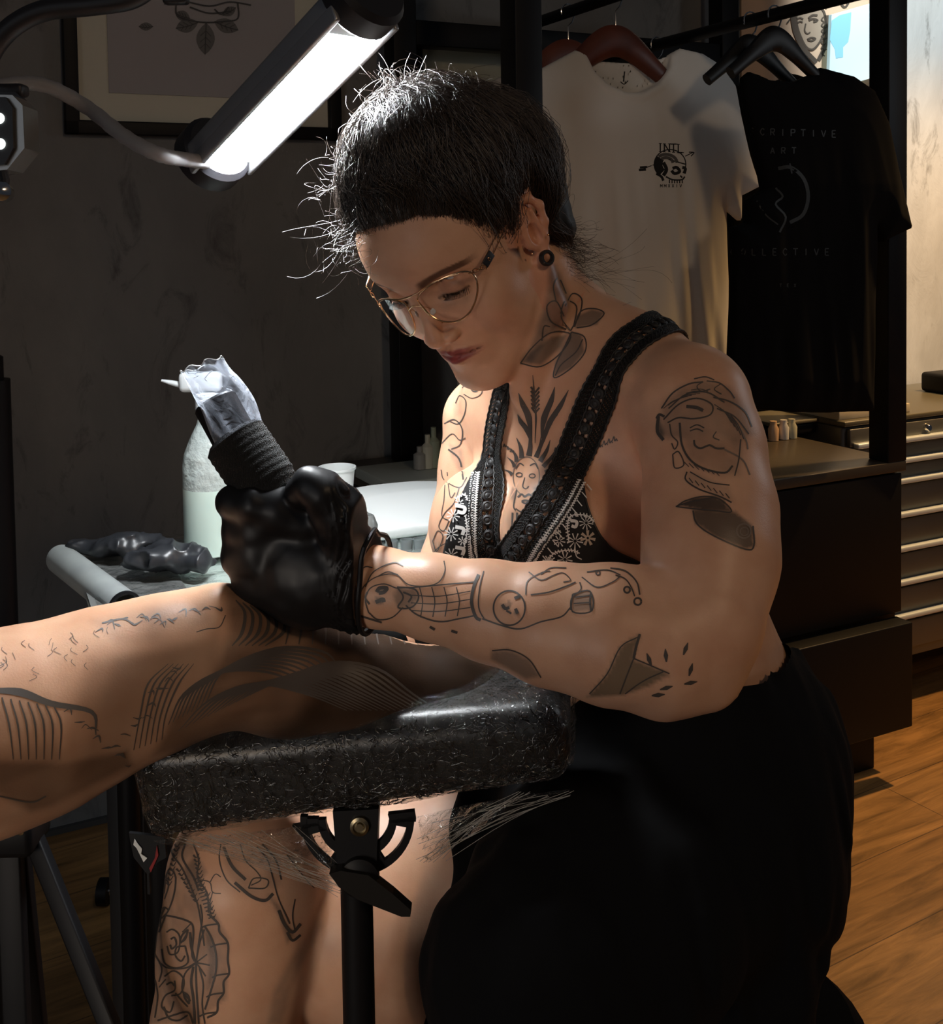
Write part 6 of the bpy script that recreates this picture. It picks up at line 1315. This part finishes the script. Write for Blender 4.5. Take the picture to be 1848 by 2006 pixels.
cupL = patch([(1141, 932), (1150, 985), (1172, 1040), (1200, 1075), (1250, 1100), (1300, 1108), (1330, 1170), (1300, 1330), (980, 1330), (965, 1180), (985, 1125), (1050, 1060), (1100, 990)], 0.0016, 'top_cup', M_TOP)
cupR = patch([(944, 900), (936, 960), (934, 1040), (944, 1110), (965, 1180), (980, 1330), (880, 1330), (858, 1180), (866, 1090), (880, 1030), (905, 965), (925, 925)], 0.0016, 'top_cup', M_TOP)
# white embroidery
E1 = []; E2 = []
def flower(x, y, r, n=9, w_=2.6): return [([(x+r*.2*math.cos(a), y+r*.2*math.sin(a)), (x+r*math.cos(a), y+r*math.sin(a))], [w_*0.5, w_*1.3, w_]) for a in [2*PI*k/n+0.2 for k in range(n)]]
def ladder(pts, wd, gap=4.5, w_=2.4):
    q = spline(pts, 10); L_ = np.concatenate([[0], np.cumsum(np.linalg.norm(np.diff(q, axis=0), axis=1))]); out = [([tuple(p) for p in q[::4]]+[tuple(q[-1])], 2.2)]
    for s_ in np.arange(0, L_[-1], gap):
        i = min(len(q)-2, np.searchsorted(L_, s_)); t = q[i+1]-q[i]; t /= np.linalg.norm(t); n_ = np.array([-t[1], t[0]]); p = q[i]; out.append(([tuple(p-n_*wd/2-t*1.5), tuple(p+n_*wd/2+t*1.5)], w_))
    return out
def off(pts, dx, dy): return [(x+dx, y+dy) for x, y in pts]
el = [(1136, 940), (1112, 985), (1082, 1030), (1050, 1075), (1030, 1112)]
E1 += ladder(el, 9, 4)+ladder(off(el, 9, 5), 6, 4)
for k in range(12): t = k/11; p = np.array(el[0])*(1-t)+np.array(el[-1])*t; E1.append(([(p[0]+14, p[1]+8), (p[0]+24, p[1]+20)], 2))
E1 += ladder([(1115, 1062), (1112, 1030), (1120, 1010), (1150, 1010), (1164, 1022)], 8, 6, 2.2)+flower(1149, 1024, 14, 10, 2.2)+flower(1127, 1060, 16, 9)+flower(1107, 1096, 15, 9)+flower(1076, 1100, 13, 8)+flower(1096, 1060, 12, 8)
E1 += ladder([(1072, 1098), (1090, 1082), (1120, 1078), (1136, 1084)], 7, 6, 2.2)+[([(1118, 1020), (1130, 1022), (1128, 1032), (1120, 1030)], 6), ([(1068, 1104), (1080, 1100), (1084, 1110)], 8), ([(1127, 1076), (1130, 1090), (1140, 1096)], 2)]+ladder([(1060, 1060), (1080, 1048), (1098, 1040)], 8, 5, 2.2)
E2 += flower(1152, 1054, 15, 7, 6)+[(ci(1152, 1054, 4, 8), 3)]
er = [(928, 925), (924, 970), (922, 1020), (922, 1070), (926, 1110)]
E1 += ladder(er, 10, 4)+ladder(off(er, 9, 0), 7, 4)
E1 += flower(888, 1010, 13, 9)+flower(900, 985, 9, 7)+flower(884, 1046, 14, 9)+flower(884, 1088, 14, 9)+flower(906, 1060, 9, 7)+flower(906, 1100, 10, 7)+[([(892, 990), (910, 994), (908, 1004), (896, 1002)], 7), ([(892, 1032), (908, 1036), (906, 1048)], 7), ([(892, 1072), (908, 1076), (906, 1088)], 7)]
E1 += ladder([(893, 976), (910, 968), (916, 980)], 6, 5, 2)+ladder([(912, 1010), (915, 1040), (908, 1080)], 6, 6, 2)
m1 = MB(); ribbons(m1, TORSO, E1, 0.0030); m1.build('embroidery', M_THR, cupL, True, None)
m1 = MB(); ribbons(m1, TORSO, E2, 0.0030); m1.build('flower_embroidery', mat('beige_thread', (0.5, 0.42, 0.34), 0.75), cupL, True, None)
m1 = MB(); ribbons(m1, TORSO, [([(1142, 935), (1150, 985), (1172, 1040), (1200, 1075), (1250, 1100)], 3.5)], 0.0026); m1.build('edge_binding', M_BTHR, cupL, True, None)

# ---------------------------------------------------------------- black trousers / shorts
M_CLOTH = mat('black_fleece', (0.0045, 0.0045, 0.005), 0.95, spec=0.15, bump=(120, 0.25, 0.002))
SH = SDF()
SH.u(ell(P(1330, 1480, 1.16), (0.172, 0.162, 0.16), TR_), 0.05); SH.u(ell(P(1260, 1190, 1.13), (0.135, 0.122, 0.18), TR_), 0.04)
SH.chain([(1380, 1430, 1.14, 170), (1390, 1560, 1.15, 225), (1390, 1690, 1.13, 248)], 0.04)
SH.chain([(1350, 1650, 1.1, 262), (1180, 1800, 0.98, 240), (1060, 1900, 0.92, 208), (1065, 2200, 0.96, 175), (1140, 2500, 1.0, 150)], 0.04)
SH.chain([(1340, 1560, 1.12, 190), (1180, 1560, 1.10, 150), (1100, 1560, 1.08, 110)], 0.04)
SHB = SDF(); SHB.chain([(1300, 1600, 1.18, 268), (1000, 1720, 1.17, 258), (760, 1765, 1.14, 240)], 0.03)     # far leg of the shorts
SH.chain([(1530, 1810, 1.05, 60), (1575, 1838, 1.05, 32)], 0.012); SH.chain([(1520, 1860, 1.05, 70), (1580, 1880, 1.05, 36)], 0.012); SH.chain([(1480, 1930, 1.05, 110), (1440, 2100, 1.05, 150)], 0.03)
_hem0 = P(835, 1800, 1.13)
def fsh_raw(p, S=None):
    S = S or SH
    h = p-_hem0
    u_ = np.arctan2(p[:, 2]-0.75, p[:, 0]-0.2)
    fo = 0.005*vnoise(p*np.array([16, 16, 5]), 41)+0.004*vnoise(p*np.array([42, 42, 9]), 42)+0.0035*vnoise(np.stack([p[:, 0]*60+p[:, 2]*12, p[:, 1]*30, p[:, 2]*7], 1), 43)
    return S(p)+fo
_hn = (P(700, 1700, 1.14)-P(1100, 1760, 1.16)); _hn /= np.linalg.norm(_hn)
_tp = P(1490, 1275, 1.12); _tn = np.cross(P(1150, 1335, 1.0)-_tp, P(1560, 1330, 1.34)-_tp); _tn /= np.linalg.norm(_tn); _tn *= np.sign(_tn[2])
class FSH:
    def __init__(s, S, B): s.S = S; s.B = B
    def prune(s, c, R): return FSH(s.S.prune(c, R+0.02), s.B)
    def __call__(s, p):
        pj = (p-_hem0)@_hn+0.004*np.sin(p[:, 1]*60+p[:, 2]*40)
        d = smin(fsh_raw(p, s.S), smax(fsh_raw(p, s.B), pj, 0.003), 0.012)
        top = (p-_tp)@_tn-0.0012*np.sin(p[:, 0]*60)
        return smax(d, top, 0.01)
slo, shi = bounds([P(820, 1700, 1.15), P(1660, 1700, 1.1), P(1100, 2500, 0.95), P(1400, 1290, 1.3), P(1000, 1900, 0.8), P(1300, 1700, 1.38)], 0.05); slo[2] = 0.25
sdf_obj('shorts', FSH(SH, SHB), slo, shi, 0.005, M_CLOTH, PERSON, 1)
# stool under the person, mostly hidden
ST = thing('stool', (P(1400, 1800, 1.16)[0], P(1400, 1800, 1.16)[1], 0), 'round black studio stool under the seated person', 'stool')
sx, sy = P(1400, 1800, 1.17)[0], P(1400, 1800, 1.17)[1]
MB().lathe((sx, sy, 0.43), Z3, [(0, 0), (0.14, 0), (0.155, 0.012), (0.155, 0.04), (0.14, 0.055), (0, 0.055)], 36).build('seat', M_CLOTH, ST)
MB().tube([(sx, sy, 0.05), (sx, sy, 0.43)], 0.022, 18).build('column', M_BLKMET, ST)
MB().lathe((sx, sy, 0.0), Z3, [(0, 0), (0.22, 0), (0.22, 0.015), (0.04, 0.045), (0, 0.05)], 32).build('base', M_BLKMET, ST)

# ---------------------------------------------------------------- gloved hand holding the wrapped machine
M_GLOVE = mat('glove_nitrile', (0.008, 0.008, 0.009), 0.42, spec=0.35, bump=(500, 0.06, 0.0005))
GV = SDF()
GV.chain([(738, 1140, 0.918, 78), (690, 1130, 0.92, 84), (640, 1110, 0.925, 100), (590, 1090, 0.93, 100), (565, 1060, 0.935, 84)], 0.014)
GV.chain([(600, 1140, 0.925, 86), (560, 1120, 0.93, 80)], 0.014)
GV.chain([(690, 1080, 0.90, 56), (668, 1010, 0.888, 50), (632, 965, 0.880, 42)], 0.010); GV.chain([(632, 965, 0.880, 41), (606, 950, 0.880, 34), (590, 962, 0.888, 29), (582, 980, 0.90, 24)], 0.006)   # thumb
GV.chain([(596, 1020, 0.905, 50), (545, 998, 0.900, 42), (500, 988, 0.898, 36), (458, 982, 0.905, 31), (452, 990, 0.925, 28)], 0.007)    # index finger, bent over the grip
GV.chain([(560, 1060, 0.915, 50), (505, 1040, 0.908, 40), (476, 1040, 0.915, 34), (480, 1035, 0.945, 30)], 0.011)                      # middle
GV.chain([(550, 1110, 0.92, 48), (500, 1090, 0.912, 38), (472, 1090, 0.918, 33), (482, 1080, 0.95, 28)], 0.011)                          # ring
GV.chain([(560, 1150, 0.925, 46), (520, 1140, 0.918, 36), (496, 1140, 0.92, 32), (505, 1125, 0.95, 26)], 0.011)                         # little finger
GV.u(cone(P(735, 1130, 0.918), P(705, 1175, 0.918), 70/2200*.918, 62/2200*.918), 0.01)
_wa = P(700, 1140, 0.92)-P(830, 1166, 0.905); _wa /= np.linalg.norm(_wa); _wc = P(718, 1140, 0.918)
_grip = cone(P(535, 985, 0.905), P(590, 1080, 0.93), 0.013, 0.006)
class FG:
    def __init__(s, S): s.S = S
    def prune(s, c, R): return FG(s.S.prune(c, R+0.01))
    def __call__(s, p):
        q = p-_wc; ax_ = q@_wa; fold = np.exp(-((ax_-0.004)/0.011)**2)
        d = s.S(p)+0.0013*fold*np.sin(ax_*900+14*vnoise(p*38, 51))+0.0008*vnoise(p*90, 52)
        cutp = -ax_+0.10*((p[:, 2]-_wc[2])*0.35)
        d = smax(d, cutp-0.002, 0.002)
        return d
glo, ghi = bounds([P(430, 950, 0.93), P(800, 1200, 0.9), P(600, 900, 0.85), P(600, 1250, 0.97)], 0.03)
gl = sdf_obj('glove', FG(GV), glo, ghi, 0.0020, M_GLOVE, PERSON, 2)
cu = MB(); cn = np.cross(_wa, Z3); cn /= np.linalg.norm(cn); cz = np.cross(cn, _wa); V = []
ring = []
for t in np.linspace(0, 2*PI, 48, endpoint=False):
    q0 = P(728, 1138, 0.917)+(cn*math.cos(t)+cz*math.sin(t))*0.045
    ring.append(q0-_wa*0.022*math.sin(t)*np.sign(cz[2])*0.0)
rg = np.array(ring)
for _ in range(10): rg = rg-(grad(GV, rg)*(GV(rg)-0.0008)[:, None])*0.8; rg += _wa*(-(rg-P(735, 1138, 0.917))@_wa)[:, None]*0.5
cu.tube(rg, 0.0022, 8, closed=True); cu.build('rolled_cuff', M_GLOVE, gl)
# far glove resting on the leg
G2 = SDF(); G2.chain([(905, 1120, 1.165, 80), (872, 1212, 1.12, 76), (820, 1266, 1.06, 68), (790, 1280, 1.04, 62), (720, 1300, 1.0, 60)], 0.012)
for k, (x, y) in enumerate(((640, 1278), (628, 1296), (632, 1314), (650, 1330))):
    G2.chain([(710, 1284+11*k, 1.0, 26), (x+30, y, 0.985, 21), (x, y+8, 0.985, 18)], 0.005)
G2.chain([(770, 1262, 0.99, 30), (720, 1254, 0.975, 24), (690, 1262, 0.97, 20)], 0.006)
sdf_obj('glove', G2, *bounds([P(600, 1200, 0.96), P(880, 1360, 1.12), P(700, 1280, 1.06)], 0.05), 0.003, mat('shaded_nitrile', (0.006, 0.006, 0.006), 0.7, spec=0.08), PERSON, 1)  # glove material copied darker and duller for the forearm's shadow on it
# tattoo machine
MC = thing('tattoo_machine', P(500, 900, 0.915), 'black tattoo machine wrapped in bandage and a clear bag, held in the glove', 'tattoo machine')
g0, g1_ = P(556, 1000, 0.91), P(462, 862, 0.925)
axm = (g1_-g0)/np.linalg.norm(g1_-g0); k_ = 0.0262
lg = np.linalg.norm(g1_-g0); prof = [(0, 0)]+[(k_*(0.72+0.28*min(1, t*2.6))*(1+0.012*math.sin(t*70)), t*lg) for t in np.linspace(0, 1, 60)]+[(k_*0.86, lg+0.004), (0, lg+0.004)]
M_WR = mat('cohesive_bandage', (0.012, 0.012, 0.012), 0.85); nt = M_WR.node_tree
wt = node(M_WR, 'ShaderNodeTexWave', i_Scale=330.0, i_Distortion=6.0, i_Detail=3.0); tc_ = node(M_WR, 'ShaderNodeTexCoord'); vo_ = node(M_WR, 'ShaderNodeTexVoronoi', i_Scale=700.0); ad_ = node(M_WR, 'ShaderNodeMath', operation='ADD')
nt.links.new(tc_.outputs['Object'], wt.inputs['Vector']); nt.links.new(tc_.outputs['Object'], vo_.inputs['Vector']); nt.links.new(wt.outputs[0], ad_.inputs[0]); nt.links.new(vo_.outputs[0], ad_.inputs[1])
bp_ = node(M_WR, 'ShaderNodeBump', i_Strength=1.0, i_Distance=0.0015); nt.links.new(ad_.outputs[0], bp_.inputs['Height']); nt.links.new(bp_.outputs[0], nt.nodes['Principled BSDF'].inputs['Normal'])
MB().lathe(g0, axm, prof, 40).build('wrapped_grip', M_WR, MC)
b0, b1 = P(472, 880, 0.925), P(420, 786, 0.935); axb = (b1-b0)/np.linalg.norm(b1-b0)
MB().lathe(b0, axb, [(0, 0), (0.0185, 0), (0.0185, np.linalg.norm(b1-b0)-0.002), (0.017, np.linalg.norm(b1-b0)), (0, np.linalg.norm(b1-b0))], 36).build('motor_body', mat('machine_black', (0.004, 0.004, 0.005), 0.5, spec=0.2), MC)
# bag: flattened open sleeve
M_BAG = bpy.data.materials.new('clear_bag'); M_BAG.use_nodes = True; nt = M_BAG.node_tree; nt.nodes.clear(); lk = nt.links.new
ou = node(M_BAG, 'ShaderNodeOutputMaterial'); trn = node(M_BAG, 'ShaderNodeBsdfTransparent'); trn.inputs[0].default_value = (0.93, 0.95, 1, 1)
pr_ = node(M_BAG, 'ShaderNodeBsdfPrincipled', i_Roughness=0.18); pr_.inputs['Base Color'].default_value = (0.72, 0.76, 0.84, 1); tl_ = node(M_BAG, 'ShaderNodeBsdfTranslucent'); tl_.inputs[0].default_value = (0.72, 0.78, 0.88, 1)
mA = node(M_BAG, 'ShaderNodeMixShader'); mA.inputs[0].default_value = 0.45; mB = node(M_BAG, 'ShaderNodeMixShader'); tcb = node(M_BAG, 'ShaderNodeTexCoord'); nb_ = node(M_BAG, 'ShaderNodeTexNoise', i_Scale=60.0, i_Detail=3.0, i_Distortion=2.5)
lk(tcb.outputs['Object'], nb_.inputs['Vector']); bpb = node(M_BAG, 'ShaderNodeBump', i_Strength=0.9, i_Distance=0.006); lk(nb_.outputs[0], bpb.inputs['Height'])
for n_ in (pr_, tl_): lk(bpb.outputs[0], n_.inputs['Normal'])
lw = node(M_BAG, 'ShaderNodeLayerWeight', i_Blend=0.35); mr = node(M_BAG, 'ShaderNodeMapRange'); mr.inputs[3].default_value = 0.05; mr.inputs[4].default_value = 0.85; lk(lw.outputs['Facing'], mr.inputs[0]); lk(mr.outputs[0], mB.inputs[0])
lk(pr_.outputs[0], mA.inputs[1]); lk(tl_.outputs[0], mA.inputs[2]); lk(trn.outputs[0], mB.inputs[1]); lk(mA.outputs[0], mB.inputs[2]); lk(mB.outputs[0], ou.inputs[0])
secs = [((433, 890), (516, 842), 0.0225), ((414, 850), (508, 812), 0.024), ((396, 808), (496, 778), 0.022), ((378, 772), (474, 745), 0.018), ((364, 745), (452, 722), 0.012), ((355, 730), (437, 700), 0.008)]
sa = spline([(a[0], a[1], b_[0], b_[1], h_) for a, b_, h_ in secs], 5); V = []; nS = 40
for i, (x0, y0, x1, y1, h_) in enumerate(sa):
    D_ = 0.926+0.0*i; A_, B_ = P(x0, y0, D_), P(x1, y1, D_); m_ = (A_+B_)/2; r_ = np.linalg.norm(B_-A_)/2; u_ = (B_-A_)/(2*r_); w_ = np.cross(u_, axb)
    for k in range(nS):
        t = 2*PI*k/nS; wr = 0.0018*math.sin(5*t+i*0.35)+0.0012*math.sin(11*t-i*0.5)
        V.append(m_+u_*(r_)*math.cos(t)+w_*(h_+wr)*math.sin(t)+axb*0.0018*math.sin(7*t)*(i/len(sa))**3)
F_ = [(i*nS+k, i*nS+(k+1) % nS, (i+1)*nS+(k+1) % nS, (i+1)*nS+k) for i in range(len(sa)-1) for k in range(nS)]
bag = MB().add(V, F_).build('clear_bag', M_BAG, MC, True, None); MB().tube([V[(len(sa)-1)*nS+k] for k in range(nS)], 0.0005, 5, closed=True).build('bag_rim', M_DIFF, bag)
cr = MB(); rr_ = random.Random(3)
for k in range(5):
    i = rr_.randrange(6, len(sa)-3); t = rr_.uniform(3.4, 6.0); pts_ = []
    for j in range(6):
        ii = min(len(sa)-1, i+j); kk = int((t/(2*PI)*nS+j*rr_.uniform(-1, 1.4))) % nS; v_ = np.array(V[ii*nS+kk]); pts_.append(v_-FW*0.0006)
    cr.tube(spline(pts_, 3), 0.00035, 4)
cr.build('crease', M_DIFF, bag)

# ================================================================ CLIENT LEG
CL = SDF()
CL.chain([(-330, 1500, 0.80, 215), (-120, 1455, 0.83, 195), (0, 1432, 0.85, 178), (100, 1400, 0.87, 166), (210, 1352, 0.89, 150), (330, 1312, 0.91, 136), (430, 1282, 0.925, 126)], 0.02)
CL.chain([(430, 1285, 0.925, 126), (560, 1318, 0.95, 112), (700, 1344, 0.97, 100), (880, 1362, 0.985, 84), (1010, 1376, 1.0, 66)], 0.016)
CL.chain([(425, 1196, 0.915, 40), (452, 1205, 0.92, 38)], 0.016)
CL.chain([(-260, 1600, 0.86, 110), (-60, 1545, 0.87, 85), (20, 1545, 0.88, 52)], 0.02)
CP = thing('person', (P(-200, 1480, 0.85)[0], P(-200, 1480, 0.85)[1], 0), 'heavily tattooed bent leg of the client lying over the wrapped armrest', 'person')
clo, chi = bounds([P(-330, 1500, 0.8), P(1060, 1370, 1.0), P(400, 1150, 0.92), P(0, 1700, 0.88)], 0.1)
Vc, Fc = surface(CL, clo, chi, 0.003); mec = np_mesh('client_leg', Vc, Fc); Nc = grad(CL, Vc); Pc = proj(Vc); Tc = np.ones((len(Vc), 3))
fcl = -(Nc@FW) > -0.1
def ink_shade(poly, dark, soft=8, grain=0.0, col=(0.2, 0.2, 0.2), seed=61, sc_=np.array([60, 60, 60])):
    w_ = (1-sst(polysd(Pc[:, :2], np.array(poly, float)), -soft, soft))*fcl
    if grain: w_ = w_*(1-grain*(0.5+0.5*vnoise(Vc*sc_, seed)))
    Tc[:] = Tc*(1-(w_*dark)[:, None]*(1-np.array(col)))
ink_shade([(440, 1150), (480, 1150), (760, 1200), (1100, 1260), (1200, 1480), (300, 1480), (340, 1400), (420, 1330), (450, 1240)], 0.88, 14, 0.35, seed=62, sc_=np.array([25, 60, 130]))
ink_shade([(560, 1170), (1200, 1200), (1200, 1500), (430, 1500), (560, 1390), (640, 1300)], 0.95, 50, 0.1, col=(0.06, 0.06, 0.06))  # blackwork plus the shadow over the shin, both darkened into the tint
ink_shade([(180, 1215), (300, 1190), (400, 1180), (420, 1220), (330, 1260), (230, 1260)], 0.5, 14, 0.75, seed=63)
ink_shade([(230, 1290), (330, 1270), (420, 1260), (440, 1330), (330, 1420), (240, 1500), (150, 1520), (180, 1400)], 0.45, 20, 0.7, seed=64, sc_=np.array([90, 60, 30]))
ink_shade([(-60, 1345), (60, 1352), (110, 1420), (120, 1490), (-60, 1560)], 0.35, 10, 0.3); ink_shade([(-60, 1490), (120, 1495), (250, 1470), (260, 1500), (100, 1580), (60, 1590), (-60, 1530)], 0.72, 10, 0.2)
ink_shade([(180, 1290), (420, 1240), (560, 1300), (560, 1500), (100, 1600), (-60, 1640), (-60, 1480), (120, 1460)], 0.5, 25, 0.35, seed=66, sc_=np.array([30, 40, 70]))  # broad ink wash that also paints the shade under the leg
LC = [([(-20, 1352), (40, 1356), (100, 1378), (180, 1395), (188, 1440)], [8, 16, 12, 8, 2]), ([(0, 1560), (60, 1572), (90, 1560)], 3)]
for k in range(7): LC.append(([(4+17*k, 1366+3*k), (18+17*k, 1420), (26+15*k, 1488)], [3, 4, 1.5]))
for k in range(9): LC.append(([(330+9*k, 1420-5*k), (360+10*k, 1360-6*k), (430+14*k, 1318-6*k), (520+14*k, 1316-5*k), (600+8*k, 1345-5*k)], [1.2, 5, 6, 5, 1.2]))
for k in range(16): LC.append(([(350+14*k, 1432-7*k), (410+16*k, 1372-5*k), (500+16*k, 1340-2*k), (600+14*k, 1360), (680+12*k, 1392)], [1, 4+k % 3, 6, 4, 1]))
for k in range(12): LC.append(([(560+22*k, 1196+4*k), (566+24*k, 1230), (560+26*k, 1262)], [1, 5, 2]))
for k in range(6): LC.append(([(262+11*k, 1470-4*k), (275+10*k, 1400), (290+12*k, 1340), (330+10*k, 1300)], [1.2, 3, 4, 1]))
for k in range(6): LC.append(([(462+14*k, 1175+5*k), (480+15*k, 1200+3*k), (474+16*k, 1240), (455+13*k, 1265)], [2, 6, 7, 2]))
rng_ = random.Random(9)
for k in range(24):
    x = rng_.uniform(0, 240); y = 1262-0.18*x+rng_.uniform(0, 70); LC.append(([(x, y), (x+rng_.uniform(-8, 8), y+6), (x+rng_.uniform(-10, 12), y+14)], 1.0))
rng2 = random.Random(5)
for (x0, y0, x1, y1) in ((300, 1215, 420, 1195), (190, 1232, 300, 1212), (130, 1400, 250, 1500), (240, 1450, 340, 1300)):
    for k in range(10):
        x = x0+(x1-x0)*k/9+rng2.uniform(-6, 6); y = y0+(y1-y0)*k/9+rng2.uniform(-12, 12); LC.append(([(x, y), (x+rng2.uniform(6, 14), y-rng2.uniform(-4, 8)), (x+rng2.uniform(10, 26), y+rng2.uniform(-6, 10))], [1, rng2.uniform(2, 5), 1]))
LC += [([(385, 1238), (405, 1232), (430, 1228), (442, 1205)], 2), ([(200, 1220), (240, 1212), (262, 1222)], 3)]
mi = MB(); ribbons(mi, CL, LC, 0.0003)
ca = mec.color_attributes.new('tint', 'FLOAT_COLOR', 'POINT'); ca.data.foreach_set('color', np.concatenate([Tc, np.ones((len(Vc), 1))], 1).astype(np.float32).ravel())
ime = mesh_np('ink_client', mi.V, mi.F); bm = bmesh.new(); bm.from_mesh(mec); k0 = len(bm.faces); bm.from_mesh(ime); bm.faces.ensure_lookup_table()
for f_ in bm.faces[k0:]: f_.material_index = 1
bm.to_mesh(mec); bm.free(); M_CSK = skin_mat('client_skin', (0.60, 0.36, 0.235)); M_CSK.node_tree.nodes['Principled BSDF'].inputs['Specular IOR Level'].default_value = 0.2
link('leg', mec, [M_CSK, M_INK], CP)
ca = me.color_attributes.new('tint', 'FLOAT_COLOR', 'POINT')
ca.data.foreach_set('color', np.concatenate([TINT, np.ones((nv, 1))], 1).astype(np.float32).ravel())
# the ink lines join the body mesh as a second and third material
bm = bmesh.new(); bm.from_mesh(me); k0 = len(bm.faces); bm.from_mesh(ink_me)
bm.faces.ensure_lookup_table()
for f_ in bm.faces[k0:]: f_.material_index += 1
bm.to_mesh(me); bm.free()
body = link('body', me, [M_SKIN, M_INK, M_INK2], PERSON)
